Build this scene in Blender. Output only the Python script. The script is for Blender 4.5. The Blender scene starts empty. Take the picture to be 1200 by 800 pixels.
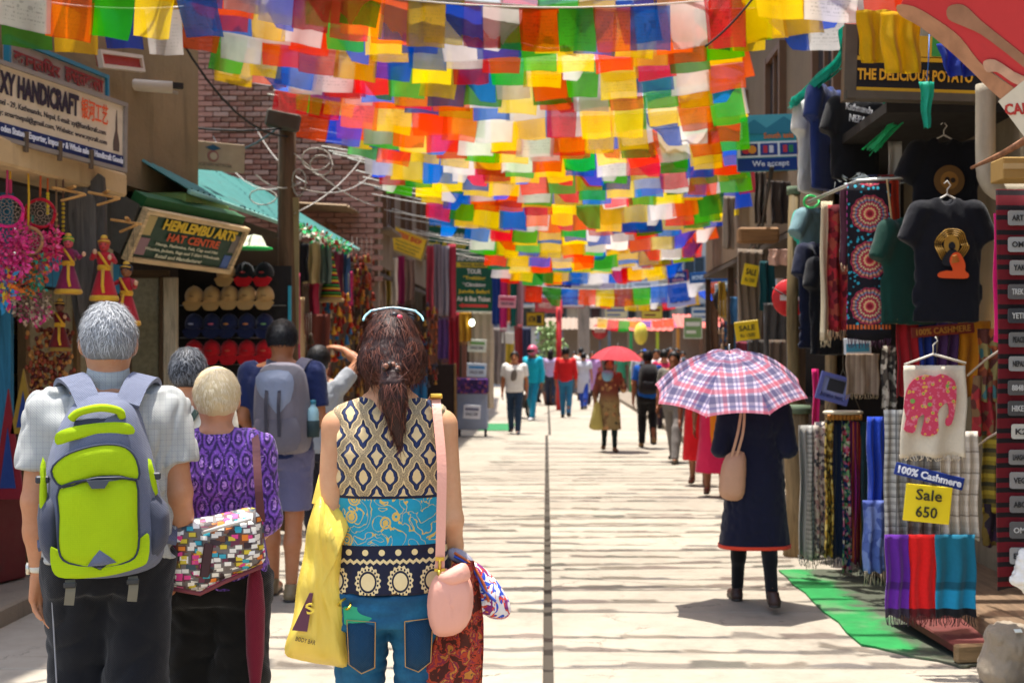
import bpy, bmesh, math, random
import numpy as np
from mathutils import Vector, Matrix, Euler

R = math.radians
rng = random.Random(7)
SC = bpy.context.scene
COL = SC.collection

# ------------------------------------------------------------------ camera
CH = 1.55                      # eye height
F_PX, VX, VY = 1500.0, 640.0, 416.0
cam_d = bpy.data.cameras.new('street_camera')
cam = bpy.data.objects.new('street_camera', cam_d)
COL.objects.link(cam)
cam.location = (0, 0, CH)
cam.rotation_euler = (R(90), 0, 0)
cam_d.lens, cam_d.sensor_width = 45.0, 36.0
cam_d.shift_x, cam_d.shift_y = -40 / 1200, 16 / 1200
cam_d.clip_start, cam_d.clip_end = 0.1, 600
cam_d.dof.use_dof = True
cam_d.dof.focus_distance = 3.9
cam_d.dof.aperture_fstop = 5.0
SC.camera = cam

# ------------------------------------------------------------------ light
SUN_EL, SUN_AZ = 82.5, -37.0   # almost overhead, a touch ahead of the camera and to the left
world = bpy.data.worlds.new('World'); SC.world = world
world.use_nodes = True
wn = world.node_tree.nodes; wl = world.node_tree.links
sky = wn.new('ShaderNodeTexSky'); sky.sky_type = 'NISHITA'; sky.sun_disc = False
sky.sun_elevation = R(SUN_EL); sky.sun_rotation = R(SUN_AZ)
sky.air_density = 1.2; sky.dust_density = 3.0; sky.ozone_density = 1.0
wl.new(sky.outputs[0], wn['Background'].inputs[0])
wn['Background'].inputs[1].default_value = 0.15
sun_d = bpy.data.lights.new('sun', 'SUN'); sun = bpy.data.objects.new('sun', sun_d); COL.objects.link(sun)
sun_d.energy = 3.9; sun_d.angle = R(0.55); sun_d.color = (1.0, 0.955, 0.88)
sd_ = Vector((math.sin(R(SUN_AZ)) * math.cos(R(SUN_EL)), math.cos(R(SUN_AZ)) * math.cos(R(SUN_EL)), math.sin(R(SUN_EL))))
sun.rotation_euler = sd_.to_track_quat('Z', 'Y').to_euler()
sun.location = (0, 0, 30)
vs = SC.view_settings
vs.view_transform = 'Standard'; vs.look = 'None'; vs.exposure = 1.22; vs.gamma = 1.0
vs.use_curve_mapping = False
SC.cycles.max_bounces = 10; SC.cycles.diffuse_bounces = 5; SC.cycles.transmission_bounces = 6
SC.cycles.use_denoising = True

# ------------------------------------------------------------------ small helpers
def at(px, py, Y):
    """a point of the place: where the sight line measured in the photograph meets the depth Y"""
    return Vector(((px - VX) / F_PX * Y, Y, CH - (py - VY) / F_PX * Y))
def gx(px, Y): return (px - VX) / F_PX * Y
def gz(py, Y): return CH - (py - VY) / F_PX * Y

def lin(h):
    h = h.lstrip('#'); out = []
    for i in (0, 2, 4):
        c = int(h[i:i + 2], 16) / 255
        out.append(c / 12.92 if c <= 0.04045 else ((c + 0.055) / 1.055) ** 2.4)
    return tuple(out)

def setp(o, label=None, cat=None, group=None, kind=None):
    if label: o['label'] = label
    if cat: o['category'] = cat
    if group: o['group'] = group
    if kind: o['kind'] = kind
    return o

def thing(name, label, cat, loc=(0, 0, 0), rz=0.0, group=None, rx=0.0, ry=0.0):
    o = bpy.data.objects.new(name, None); COL.objects.link(o)
    o.empty_display_size = 0.1
    o.location = loc; o.rotation_euler = (rx, ry, rz)
    return setp(o, label, cat, group)

def link(name, me, parent=None, loc=None, rot=None, scale=None):
    o = bpy.data.objects.new(name, me); COL.objects.link(o)
    if parent is not None: o.parent = parent
    if loc is not None: o.location = loc
    if rot is not None: o.rotation_euler = rot
    if scale is not None: o.scale = scale
    return o

def np_mesh(name, V, Fq, mats, smooth=True, fmat=None, uv=None):
    """V (n,3), Fq (m,4) or list of faces"""
    me = bpy.data.meshes.new(name)
    if isinstance(Fq, np.ndarray):
        n, m, k = len(V), len(Fq), Fq.shape[1]
        me.vertices.add(n); me.vertices.foreach_set('co', np.asarray(V, np.float32).ravel())
        me.loops.add(m * k); me.loops.foreach_set('vertex_index', Fq.astype(np.int32).ravel())
        me.polygons.add(m)
        me.polygons.foreach_set('loop_start', np.arange(0, m * k, k, dtype=np.int32))
        me.update(calc_edges=True)
    else:
        me.from_pydata([tuple(v) for v in V], [], Fq)
    if not isinstance(mats, (list, tuple)): mats = [mats]
    for m_ in mats: me.materials.append(m_)
    if fmat is not None: me.polygons.foreach_set('material_index', np.asarray(fmat, np.int32))
    if smooth: me.polygons.foreach_set('use_smooth', np.ones(len(me.polygons), bool))
    if uv is not None:
        lay = me.uv_layers.new(name='UVMap')
        li = np.empty(len(me.loops), np.int32); me.loops.foreach_get('vertex_index', li)
        lay.data.foreach_set('uv', np.asarray(uv, np.float32)[li].ravel())
    me.validate()
    return me

class MB:
    """collects simple shapes into one mesh"""
    def __init__(s): s.v = []; s.f = []; s.m = []; s.sm = []; s.uv = []
    def add(s, V, Fs, mi=0, smooth=False, uv=None):
        b = len(s.v); s.v += [tuple(v) for v in V]
        s.uv += list(uv) if uv is not None else [(0, 0)] * len(V)
        for f in Fs:
            s.f.append(tuple(b + i for i in f)); s.m.append(mi); s.sm.append(smooth)
        return s
    def box(s, c, d, mi=0, rot=None, bev=0.0):
        hx, hy, hz = d[0] / 2, d[1] / 2, d[2] / 2
        M = Euler(rot).to_matrix() if rot is not None else None
        c = Vector(c)
        if bev > 0:
            b = min(bev, hx * .9, hy * .9, hz * .9); V = []; idx = {}
            for ix in (-1, 1):
                for iy in (-1, 1):
                    for iz in (-1, 1):
                        for a in range(3):
                            p = [ix * (hx - b), iy * (hy - b), iz * (hz - b)]
                            p[a] = (ix, iy, iz)[a] * (hx, hy, hz)[a]
                            idx[(ix, iy, iz, a)] = len(V); V.append(Vector(p))
            Fs = []
            for a in range(3):
                o1, o2 = [(1, 2), (0, 2), (0, 1)][a]
                for sg in (-1, 1):
                    q = []
                    for u, w in ((-1, -1), (1, -1), (1, 1), (-1, 1)):
                        k = [0, 0, 0]; k[a] = sg; k[o1] = u; k[o2] = w; q.append(idx[(k[0], k[1], k[2], a)])
                    Fs.append(q)
                for u in (-1, 1):
                    for w in (-1, 1):
                        k0 = [0, 0, 0]; k0[a] = -1; k0[o1] = u; k0[o2] = w
                        k1 = list(k0); k1[a] = 1
                        Fs.append([idx[(*k0, o1)], idx[(*k1, o1)], idx[(*k1, o2)], idx[(*k0, o2)]])
            for ix in (-1, 1):
                for iy in (-1, 1):
                    for iz in (-1, 1): Fs.append([idx[(ix, iy, iz, a)] for a in range(3)])
            cen = Vector((0, 0, 0)); F2 = []
            for f in Fs:
                pts = [V[i] for i in f]; nrm = (pts[1] - pts[0]).cross(pts[2] - pts[0]); m_ = sum(pts, Vector()) / len(pts)
                F2.append(f if nrm.dot(m_) > 0 else f[::-1])
            V = [(M @ p if M else p) + c for p in V]
            return s.add(V, F2, mi)
        V = [Vector((x, y, z)) for x in (-hx, hx) for y in (-hy, hy) for z in (-hz, hz)]
        V = [(M @ p if M else p) + c for p in V]
        return s.add(V, [(0, 1, 3, 2), (4, 6, 7, 5), (0, 4, 5, 1), (2, 3, 7, 6), (0, 2, 6, 4), (1, 5, 7, 3)], mi)
    def tube(s, pts, r, mi=0, n=6, close=True, smooth=True):
        pts = [Vector(p) for p in pts]; k = len(pts)
        rs = r if isinstance(r, (list, tuple)) else [r] * k
        V = []; up = Vector((0.13, 0.31, 0.94)).normalized()
        for i, p in enumerate(pts):
            t = (pts[min(i + 1, k - 1)] - pts[max(i - 1, 0)])
            t = t.normalized() if t.length > 1e-9 else Vector((0, 0, 1))
            a = t.cross(up)
            if a.length < 0.1: a = t.cross(Vector((1, 0, 0)))
            a.normalize(); b = t.cross(a)
            for j in range(n):
                th = 2 * math.pi * j / n
                V.append(p + (a * math.cos(th) + b * math.sin(th)) * rs[i])
        Fs = []
        for i in range(k - 1):
            for j in range(n):
                j2 = (j + 1) % n
                Fs.append((i * n + j, i * n + j2, (i + 1) * n + j2, (i + 1) * n + j))
        if close:
            Fs.append(tuple(range(n))[::-1]); Fs.append(tuple((k - 1) * n + j for j in range(n)))
        return s.add(V, Fs, mi, smooth)
    def lathe(s, prof, mi=0, n=16, c=(0, 0, 0), rot=None, smooth=True, sx=1.0, sy=1.0):
        M = Euler(rot).to_matrix() if rot is not None else Matrix.Identity(3)
        c = Vector(c); V = []; k = len(prof)
        for (r, z) in prof:
            for j in range(n):
                th = 2 * math.pi * j / n
                V.append(M @ Vector((r * math.cos(th) * sx, r * math.sin(th) * sy, z)) + c)
        Fs = []
        for i in range(k - 1):
            for j in range(n):
                j2 = (j + 1) % n
                Fs.append((i * n + j, i * n + j2, (i + 1) * n + j2, (i + 1) * n + j))
        if prof[0][0] > 1e-5: Fs.append(tuple(range(n))[::-1])
        if prof[-1][0] > 1e-5: Fs.append(tuple((k - 1) * n + j for j in range(n)))
        return s.add(V, Fs, mi, smooth)
    def ball(s, c, r, mi=0, n=12, m=8, rot=None):
        rx, ry, rz = r if isinstance(r, (tuple, list)) else (r, r, r)
        M = Euler(rot).to_matrix() if rot is not None else Matrix.Identity(3)
        c = Vector(c); V = []; Fs = []
        for i in range(m + 1):
            ph = math.pi * i / m
            for j in range(n):
                th = 2 * math.pi * j / n
                V.append(M @ Vector((rx * math.sin(ph) * math.cos(th), ry * math.sin(ph) * math.sin(th), -rz * math.cos(ph))) + c)
        for i in range(m):
            for j in range(n):
                j2 = (j + 1) % n
                Fs.append((i * n + j, i * n + j2, (i + 1) * n + j2, (i + 1) * n + j))
        return s.add(V, Fs, mi, True)
    def prism(s, poly, y0, y1, mi=0, smooth=False):
        """poly in x,z; extruded from y0 (front, nearer the viewer) to y1"""
        n = len(poly)
        V = [(x, y0, z) for x, z in poly] + [(x, y1, z) for x, z in poly]
        Fs = [tuple(range(n)), tuple(range(n, 2 * n))[::-1]]
        for i in range(n):
            j = (i + 1) % n
            Fs.append((i, i + n, j + n, j))
        return s.add(V, Fs, mi, smooth)
    def cushion(s, poly, y0, bulge, mi=0, rings=5, back=0.0, cen=None, flat=.55):
        """a padded panel whose outline is poly (x,z), swelling towards -y"""
        n = len(poly); cx = sum(p[0] for p in poly) / n; cz = sum(p[1] for p in poly) / n
        if cen: cx, cz = cen
        V = []; Fs = []
        for side in ((-1, bulge), (1, back)):
            b = len(V)
            for i in range(rings + 1):
                t = i / rings
                k = 1 - t; h = side[1] * (1 - (1 - t) ** 2.6) ** flat if t > 0 else 0
                for x, z in poly: V.append((cx + (x - cx) * k, y0 + side[0] * h, cz + (z - cz) * k))
            for i in range(rings):
                for j in range(n):
                    j2 = (j + 1) % n
                    q = (b + i * n + j, b + i * n + j2, b + (i + 1) * n + j2, b + (i + 1) * n + j)
                    Fs.append(q if side[0] < 0 else q[::-1])
        return s.add(V, Fs, mi, True)
    def xform(s, M):
        s.v = [tuple(M @ Vector(v)) for v in s.v]; return s
    def mesh(s, name, mats, smooth=None, uv=False):
        me = bpy.data.meshes.new(name); me.from_pydata(s.v, [], s.f)
        if not isinstance(mats, (list, tuple)): mats = [mats]
        for m_ in mats: me.materials.append(m_)
        me.polygons.foreach_set('material_index', np.array(s.m, np.int32))
        me.polygons.foreach_set('use_smooth', np.array([smooth] * len(s.m) if smooth is not None else s.sm, bool))
        if uv:
            lay = me.uv_layers.new(name='UVMap'); li = np.empty(len(me.loops), np.int32); me.loops.foreach_get('vertex_index', li)
            lay.data.foreach_set('uv', np.array(s.uv, np.float32)[li].ravel())
        return me
    def build(s, name, mats, parent=None, smooth=None, loc=None, rot=None, uv=False):
        return link(name, s.mesh(name, mats, smooth, uv), parent, loc, rot)

def smooth_poly(pts, n=4):
    """closed Catmull-Rom through the points"""
    out = []; k = len(pts)
    for i in range(k):
        p0, p1, p2, p3 = pts[i - 1], pts[i], pts[(i + 1) % k], pts[(i + 2) % k]
        for j in range(n):
            t = j / n
            out.append(tuple(0.5 * (2 * p1[a] + (p2[a] - p0[a]) * t + (2 * p0[a] - 5 * p1[a] + 4 * p2[a] - p3[a]) * t * t + (3 * p1[a] - p0[a] - 3 * p2[a] + p3[a]) * t ** 3) for a in range(len(p1))))
    return out
def smooth_line(pts, n=5):
    pts = [Vector(p) for p in pts]; out = []
    for i in range(len(pts) - 1):
        p0 = pts[max(i - 1, 0)]; p1 = pts[i]; p2 = pts[i + 1]; p3 = pts[min(i + 2, len(pts) - 1)]
        for j in range(n):
            t = j / n
            out.append(0.5 * (2 * p1 + (p2 - p0) * t + (2 * p0 - 5 * p1 + 4 * p2 - p3) * t * t + (3 * p1 - p0 - 3 * p2 + p3) * t ** 3))
    out.append(pts[-1]); return out
def rbox(w, h, r=0.02, n=4, cx=0, cz=0):
    out = []
    for (sx, sz, a0) in ((1, 1, 0), (-1, 1, 90), (-1, -1, 180), (1, -1, 270)):
        for i in range(n + 1):
            a = R(a0 + 90 * i / n)
            out.append((cx + sx * (w / 2 - r) + r * math.cos(a), cz + sz * (h / 2 - r) + r * math.sin(a)))
    return out[::-1]

# ------------------------------------------------------------------ node materials
class S:
    def __init__(s, g, k): s.g = g; s.k = k
    def _b(s, op, o, r=False): return s.g.m(op, o, s) if r else s.g.m(op, s, o)
    def __add__(s, o): return s._b('ADD', o)
    __radd__ = __add__
    def __sub__(s, o): return s._b('SUBTRACT', o)
    def __rsub__(s, o): return s._b('SUBTRACT', o, True)
    def __mul__(s, o): return s._b('MULTIPLY', o)
    __rmul__ = __mul__
    def __truediv__(s, o): return s._b('DIVIDE', o)
    def frac(s): return s.g.m('FRACT', s)
    def floor(s): return s.g.m('FLOOR', s)
    def abs(s): return s.g.m('ABSOLUTE', s)
    def sin(s): return s.g.m('SINE', s)
    def gt(s, v): return s.g.m('GREATER_THAN', s, v)
    def lt(s, v): return s.g.m('LESS_THAN', s, v)
    def min(s, v): return s.g.m('MINIMUM', s, v)
    def max(s, v): return s.g.m('MAXIMUM', s, v)
    def pow(s, v): return s.g.m('POWER', s, v)
    def sqrt(s): return s.g.m('SQRT', s)
    def step(s, a, b):
        n = s.g.nt.nodes.new('ShaderNodeMapRange'); n.interpolation_type = 'SMOOTHSTEP'
        s.g.put(n.inputs['Value'], s); n.inputs['From Min'].default_value = a; n.inputs['From Max'].default_value = b
        return S(s.g, n.outputs[0])

class G:
    def __init__(g, name):
        g.mat = bpy.data.materials.new(name); g.mat.use_nodes = True; g.nt = g.mat.node_tree
        g.b = g.nt.nodes['Principled BSDF']; g._o = None; g._u = None
    def put(g, inp, v):
        if isinstance(v, S): g.nt.links.new(v.k, inp)
        elif isinstance(v, (tuple, list)): inp.default_value = tuple(v) + ((1,) if len(v) == 3 and len(inp.default_value) == 4 else ())
        else: inp.default_value = v
    def m(g, op, a, b=None):
        n = g.nt.nodes.new('ShaderNodeMath'); n.operation = op; g.put(n.inputs[0], a)
        if b is not None: g.put(n.inputs[1], b)
        return S(g, n.outputs[0])
    def vec(g):
        if g._o is None: g._o = g.nt.nodes.new('ShaderNodeTexCoord')
        return S(g, g._o.outputs['Object'])
    def sep(g, v):
        n = g.nt.nodes.new('ShaderNodeSeparateXYZ'); g.put(n.inputs[0], v); return [S(g, n.outputs[i]) for i in range(3)]
    def xyz(g): return g.sep(g.vec())
    def uv(g):
        g.vec(); return g.sep(S(g, g._o.outputs['UV']))[:2]
    def comb(g, x, y, z=0.0):
        n = g.nt.nodes.new('ShaderNodeCombineXYZ'); g.put(n.inputs[0], x); g.put(n.inputs[1], y); g.put(n.inputs[2], z); return S(g, n.outputs[0])
    def scaled(g, sx, sy, sz, v=None):
        n = g.nt.nodes.new('ShaderNodeMapping'); n.inputs['Scale'].default_value = (sx, sy, sz); g.put(n.inputs[0], v or g.vec()); return S(g, n.outputs[0])
    def noise(g, sc, det=3, v=None, dist=0.0, rough=.55):
        n = g.nt.nodes.new('ShaderNodeTexNoise'); n.inputs['Scale'].default_value = sc; n.inputs['Detail'].default_value = det
        n.inputs['Distortion'].default_value = dist; n.inputs['Roughness'].default_value = rough
        g.put(n.inputs['Vector'], v or g.vec()); return S(g, n.outputs['Fac'])
    def vor(g, sc, v=None, feat='F1', out='Distance'):
        n = g.nt.nodes.new('ShaderNodeTexVoronoi'); n.inputs['Scale'].default_value = sc; n.feature = feat
        g.put(n.inputs['Vector'], v or g.vec()); return S(g, n.outputs[out])
    def rnd(g):
        n = g.nt.nodes.new('ShaderNodeObjectInfo'); return S(g, n.outputs['Random'])
    def attr(g, name):
        n = g.nt.nodes.new('ShaderNodeAttribute'); n.attribute_name = name; return S(g, n.outputs['Fac'])
    def mix(g, f, a, b, mode='MIX'):
        n = g.nt.nodes.new('ShaderNodeMix'); n.data_type = 'RGBA'; n.blend_type = mode; n.clamp_factor = True
        g.put(n.inputs[0], f); g.put(n.inputs[6], a); g.put(n.inputs[7], b); return S(g, n.outputs[2])
    def ramp(g, f, stops, const=False):
        n = g.nt.nodes.new('ShaderNodeValToRGB'); cr = n.color_ramp
        if const: cr.interpolation = 'CONSTANT'
        while len(cr.elements) < len(stops): cr.elements.new(0.5)
        for e, (p, c) in zip(cr.elements, stops): e.position = p; e.color = tuple(c) + (1,)
        g.put(n.inputs[0], f); return S(g, n.outputs[0])
    def vary(g, col, amt=.25, sc=9, f=None):
        """slight wear: the colour scaled by noise between 1-amt and 1+amt"""
        k = (f or g.noise(sc, 4)) * (2 * amt) + (1 - amt)
        n = g.nt.nodes.new('ShaderNodeVectorMath'); n.operation = 'SCALE'; g.put(n.inputs[0], col if isinstance(col, S) else tuple(col))
        g.put(n.inputs['Scale'], k); return S(g, n.outputs[0])
    def hsv(g, col, h=.5, s=1., v=1.):
        n = g.nt.nodes.new('ShaderNodeHueSaturation'); g.put(n.inputs['Hue'], h); g.put(n.inputs['Saturation'], s); g.put(n.inputs['Value'], v)
        g.put(n.inputs['Color'], col if isinstance(col, S) else tuple(col)); return S(g, n.outputs[0])
    def out(g, col, rough=.8, bump=None, bs=.3, bd=.01, metal=0., spec=.35, trans=0., emit=None, es=0., sheen=0.):
        b = g.b
        g.put(b.inputs['Base Color'], col); g.put(b.inputs['Roughness'], rough); g.put(b.inputs['Metallic'], metal)
        b.inputs['Specular IOR Level'].default_value = spec
        if sheen: b.inputs['Sheen Weight'].default_value = sheen
        if emit is not None: g.put(b.inputs['Emission Color'], emit); b.inputs['Emission Strength'].default_value = es
        bn = None
        if bump is not None:
            bn = g.nt.nodes.new('ShaderNodeBump'); bn.inputs['Strength'].default_value = bs; bn.inputs['Distance'].default_value = bd
            g.put(bn.inputs['Height'], bump); g.nt.links.new(bn.outputs[0], b.inputs['Normal'])
        if trans > 0:
            t = g.nt.nodes.new('ShaderNodeBsdfTranslucent'); g.put(t.inputs[0], col)
            mx = g.nt.nodes.new('ShaderNodeMixShader'); mx.inputs[0].default_value = trans
            g.nt.links.new(b.outputs[0], mx.inputs[1]); g.nt.links.new(t.outputs[0], mx.inputs[2])
            g.nt.links.new(mx.outputs[0], g.nt.nodes['Material Output'].inputs[0])
        return g.mat

_mc = {}
def memo(fn):
    def w(*a, **k):
        key = (fn.__name__, a, tuple(sorted(k.items())))
        if key not in _mc: _mc[key] = fn(*a, **k)
        return _mc[key]
    return w

@memo
def cloth(hexc, amt=.16, trans=0.0, rough=.9):
    g = G('cloth_' + hexc.strip('#')); c = lin(hexc)
    x, y, z = g.xyz()
    weave = (x * 900).sin() * (z * 900).sin() * .3 + g.noise(38, 4)
    return g.out(g.vary(g.vary(c, amt, 6), .12, 120), rough, weave * .25 + g.noise(8, 2, None, .6) * 1.6, .5, .016, spec=.2, trans=trans, sheen=.15)
@memo
def paint(hexc, rough=.55, dirt=.25, sc=5.0, metal=0.0):
    g = G('paint_' + hexc.strip('#')); c = lin(hexc)
    n = g.noise(sc, 6, rough=.65)
    grime = g.mix(g.noise(sc * .6, 7, rough=.75).step(.55, .8) * dirt * 2, g.vary(c, dirt * .6, sc * 2), lin('#3b342b'))
    return g.out(grime, g.noise(sc * 3, 3) * .3 + (rough - .15), n, .15, .01, metal=metal)
@memo
def plain(hexc, rough=.5, metal=0.0, amt=.08):
    g = G('plain_' + hexc.strip('#'))
    return g.out(g.vary(lin(hexc), amt, 30), rough, g.noise(90, 3), .08, .003, metal=metal, spec=.4)
@memo
def wood(hexc='#7a5a3c', sc=1.0, axis='z'):
    g = G('wood_' + hexc.strip('#')); c = lin(hexc)
    k = {'z': (14, 14, 1.2), 'x': (1.2, 14, 14), 'y': (14, 1.2, 14)}[axis]
    n = g.noise(2.2 * sc, 7, g.scaled(*k), .8, .65)
    return g.out(g.ramp(n, [(.25, tuple(v * .45 for v in c)), (.5, c), (.75, tuple(min(1, v * 1.5) for v in c))]), .75, n, .5, .01)
@memo
def concrete(hexc='#a79a86', sc=1.0, amt=.3):
    g = G('concrete_' + hexc.strip('#')); c = lin(hexc)
    n = g.noise(1.5 * sc, 8, rough=.7); x, y, z = g.xyz()
    streak = g.noise(2.0, 6, g.scaled(3.0, 3.0, .35), .4).step(.5, .78)
    col = g.mix(streak * .55, g.vary(c, amt, 4 * sc, n), tuple(v * .35 for v in c))
    return g.out(col, .9, g.noise(22 * sc, 8, rough=.7) + n, .35, .02, spec=.2)
@memo
def skin(hexc):
    g = G('skin_' + hexc.strip('#')); c = lin(hexc)
    col = g.mix(g.noise(11, 6, rough=.7).step(.3, .75) * .6, c, (c[0] * .92, c[1] * .68, c[2] * .58))
    col = g.mix(g.vor(95).lt(.10) * g.noise(20, 2).gt(.5) * .35, col, tuple(v * .45 for v in c))
    g.b.inputs['Subsurface Weight'].default_value = .12
    g.b.inputs['Subsurface Radius'].default_value = (.02, .008, .004)
    return g.out(g.vary(col, .1, 40), .52, g.noise(160, 3), .12, .002, spec=.4)
@memo
def hairm(hexa, hexb):
    g = G('hair_' + hexa.strip('#'))
    a = g.attr('rnd')
    col = g.mix(a, lin(hexa), lin(hexb))
    return g.out(col, .55, g.noise(60, 3, g.scaled(8, 8, 1)), .4, .003, spec=.3)
@memo
def netting(hexc):
    g = G('net_' + hexc.strip('#'))
    return g.out(g.vary(lin(hexc), .3, 14), .6, g.noise(30, 4), .5, .01, trans=.45)
@memo
def metal(hexc='#9a9a98', rough=.35):
    g = G('metal_' + hexc.strip('#'))
    return g.out(g.vary(lin(hexc), .2, 12), g.noise(9, 4) * .3 + rough - .1, g.noise(40, 3), .1, .003, metal=.9)
@memo
def glass_pane(hexc='#2a3138'):
    g = G('glass_' + hexc.strip('#'))
    return g.out(g.vary(lin(hexc), .3, 3), .12, None, spec=.6)
@memo
def lampmat(hexc, s):
    g = G('lamp_' + hexc.strip('#'))
    return g.out(lin(hexc), .5, None, emit=lin(hexc), es=s)

# ------------------------------------------------------------------ lettering (Blender's built-in typeface)
_tc = {}
def text_mesh(s, mat, bold=0.0, ext=.0015):
    key = (s, mat.name, bold)
    if key in _tc: return _tc[key]
    cu = bpy.data.curves.new('lettering', 'FONT'); cu.body = s; cu.size = 1.0
    cu.offset = bold; cu.align_x = 'CENTER'; cu.resolution_u = 2; cu.extrude = 0.012
    o = bpy.data.objects.new('lettering', cu); COL.objects.link(o)
    dg = bpy.context.evaluated_depsgraph_get(); dg.update()
    me = bpy.data.meshes.new_from_object(o.evaluated_get(dg))
    COL.objects.unlink(o); bpy.data.objects.remove(o)
    co = np.empty(len(me.vertices) * 3, np.float32); me.vertices.foreach_get('co', co); co = co.reshape(-1, 3)
    lo, hi = co.min(0), co.max(0); size = hi - lo; size[size < 1e-6] = 1
    co = (co - (lo + hi) / 2) / size          # unit box
    co[:, 2] = (co[:, 2])                     # depth -0.5..0.5
    me.vertices.foreach_set('co', co.ravel()); me.update()
    me.materials.clear(); me.materials.append(mat); me.name = 'lettering'
    _tc[key] = me; return me
def text(parent, s, x, z, w, h, mat, y=-.012, bold=.02, rz=0.0, d=.003, name='lettering'):
    """a line of lettering filling a w x h box, standing just proud of the parent's front (-y)"""
    o = link(name, text_mesh(s, mat, bold), parent, (x, y, z), None)
    o.rotation_mode = 'XYZ'
    o.rotation_euler = Euler((R(90), rz, 0)); o.scale = (w, h, d)
    return o

# ------------------------------------------------------------------ implicit surfaces: one continuous skin for bodies and garments
def _n(v):
    v = np.asarray(v, float); return v / (np.linalg.norm(v) + 1e-12)
class Cone:                       # tapered limb
    def __init__(s, a, b, ra, rb, k=.02, clip=None, sq=1.0, ax=None):
        s.a = np.asarray(a, float); s.b = np.asarray(b, float); s.ra = ra; s.rb = rb; s.k = k; s.clip = clip or []
    def bounds(s):
        return np.minimum(s.a - s.ra, s.b - s.rb), np.maximum(s.a + s.ra, s.b + s.rb)
    def ev(s, X, Y, Z):
        d = s.b - s.a; L2 = d @ d + 1e-12
        t = np.clip(((X - s.a[0]) * d[0] + (Y - s.a[1]) * d[1] + (Z - s.a[2]) * d[2]) / L2, 0, 1)
        D = np.sqrt((X - s.a[0] - t * d[0]) ** 2 + (Y - s.a[1] - t * d[1]) ** 2 + (Z - s.a[2] - t * d[2]) ** 2) - (s.ra + (s.rb - s.ra) * t)
        for p, n in s.clip:
            n = _n(n); D = np.maximum(D, (X - p[0]) * n[0] + (Y - p[1]) * n[1] + (Z - p[2]) * n[2])
        return D
class Ell:
    def __init__(s, c, r, k=.02, rot=None, clip=None):
        s.c = np.asarray(c, float); s.r = np.asarray(r, float); s.k = k; s.clip = clip or []
        s.M = np.array(Euler(rot).to_matrix().transposed()) if rot is not None else np.eye(3)
    def bounds(s):
        m = s.r.max(); return s.c - m, s.c + m
    def ev(s, X, Y, Z):
        x, y, z = X - s.c[0], Y - s.c[1], Z - s.c[2]; M = s.M
        u = (M[0, 0] * x + M[0, 1] * y + M[0, 2] * z) / s.r[0]; v = (M[1, 0] * x + M[1, 1] * y + M[1, 2] * z) / s.r[1]; w = (M[2, 0] * x + M[2, 1] * y + M[2, 2] * z) / s.r[2]
        q = np.sqrt(u * u + v * v + w * w) + 1e-9
        q2 = np.sqrt((u / s.r[0]) ** 2 + (v / s.r[1]) ** 2 + (w / s.r[2]) ** 2) + 1e-9
        D = q * (q - 1) / q2
        for p, n in s.clip:
            n = _n(n); D = np.maximum(D, (X - p[0]) * n[0] + (Y - p[1]) * n[1] + (Z - p[2]) * n[2])
        return D
class Loft:                       # stacked superellipse sections: rows of (z, half width, half depth, y centre[, x centre])
    def __init__(s, rows, k=.02, p=2.4, clip=None):
        rows = sorted(rows); z = np.array([r[0] for r in rows]); s.z0, s.z1 = z[0], z[-1]; s.k = k; s.p = p; s.clip = clip or []
        zz = np.linspace(z[0], z[-1], 240)
        def sm(col):
            a = np.interp(zz, z, col); w = 19
            pad = np.concatenate([np.full(w, a[0]), a, np.full(w, a[-1])]); ker = np.hanning(2 * w + 1); ker /= ker.sum()
            return np.convolve(pad, ker, 'same')[w:-w]
        s.zz = zz; s.w = sm([r[1] for r in rows]); s.d = sm([r[2] for r in rows]); s.y = sm([r[3] for r in rows]); s.x = sm([r[4] if len(r) > 4 else 0 for r in rows])
    def bounds(s):
        return np.array([(s.x - s.w).min(), (s.y - s.d).min(), s.z0]), np.array([(s.x + s.w).max(), (s.y + s.d).max(), s.z1])
    def ev(s, X, Y, Z):
        z = Z[0, 0, :]; w = np.interp(z, s.zz, s.w); d = np.interp(z, s.zz, s.d); yc = np.interp(z, s.zz, s.y); xc = np.interp(z, s.zz, s.x)
        q = ((np.abs(X - xc) / w) ** s.p + (np.abs(Y - yc) / d) ** s.p + 1e-9) ** (1 / s.p)
        D = (q - 1) * np.minimum(w, d)
        D = np.maximum(D, np.maximum(s.z0 - Z, Z - s.z1))
        for p, n in s.clip:
            n = _n(n); D = np.maximum(D, (X - p[0]) * n[0] + (Y - p[1]) * n[1] + (Z - p[2]) * n[2])
        return D
class Box:
    def __init__(s, c, d, r=.02, k=.01, rot=None):
        s.c = np.asarray(c, float); s.h = np.asarray(d, float) / 2; s.r = r; s.k = k
        s.M = np.array(Euler(rot).to_matrix().transposed()) if rot is not None else np.eye(3)
    def bounds(s):
        m = np.linalg.norm(s.h); return s.c - m, s.c + m
    def ev(s, X, Y, Z):
        x, y, z = X - s.c[0], Y - s.c[1], Z - s.c[2]; M = s.M
        u = np.abs(M[0, 0] * x + M[0, 1] * y + M[0, 2] * z) - s.h[0] + s.r; v = np.abs(M[1, 0] * x + M[1, 1] * y + M[1, 2] * z) - s.h[1] + s.r; w = np.abs(M[2, 0] * x + M[2, 1] * y + M[2, 2] * z) - s.h[2] + s.r
        return np.sqrt(np.maximum(u, 0) ** 2 + np.maximum(v, 0) ** 2 + np.maximum(w, 0) ** 2) + np.minimum(np.maximum(u, np.maximum(v, w)), 0) - s.r

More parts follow.
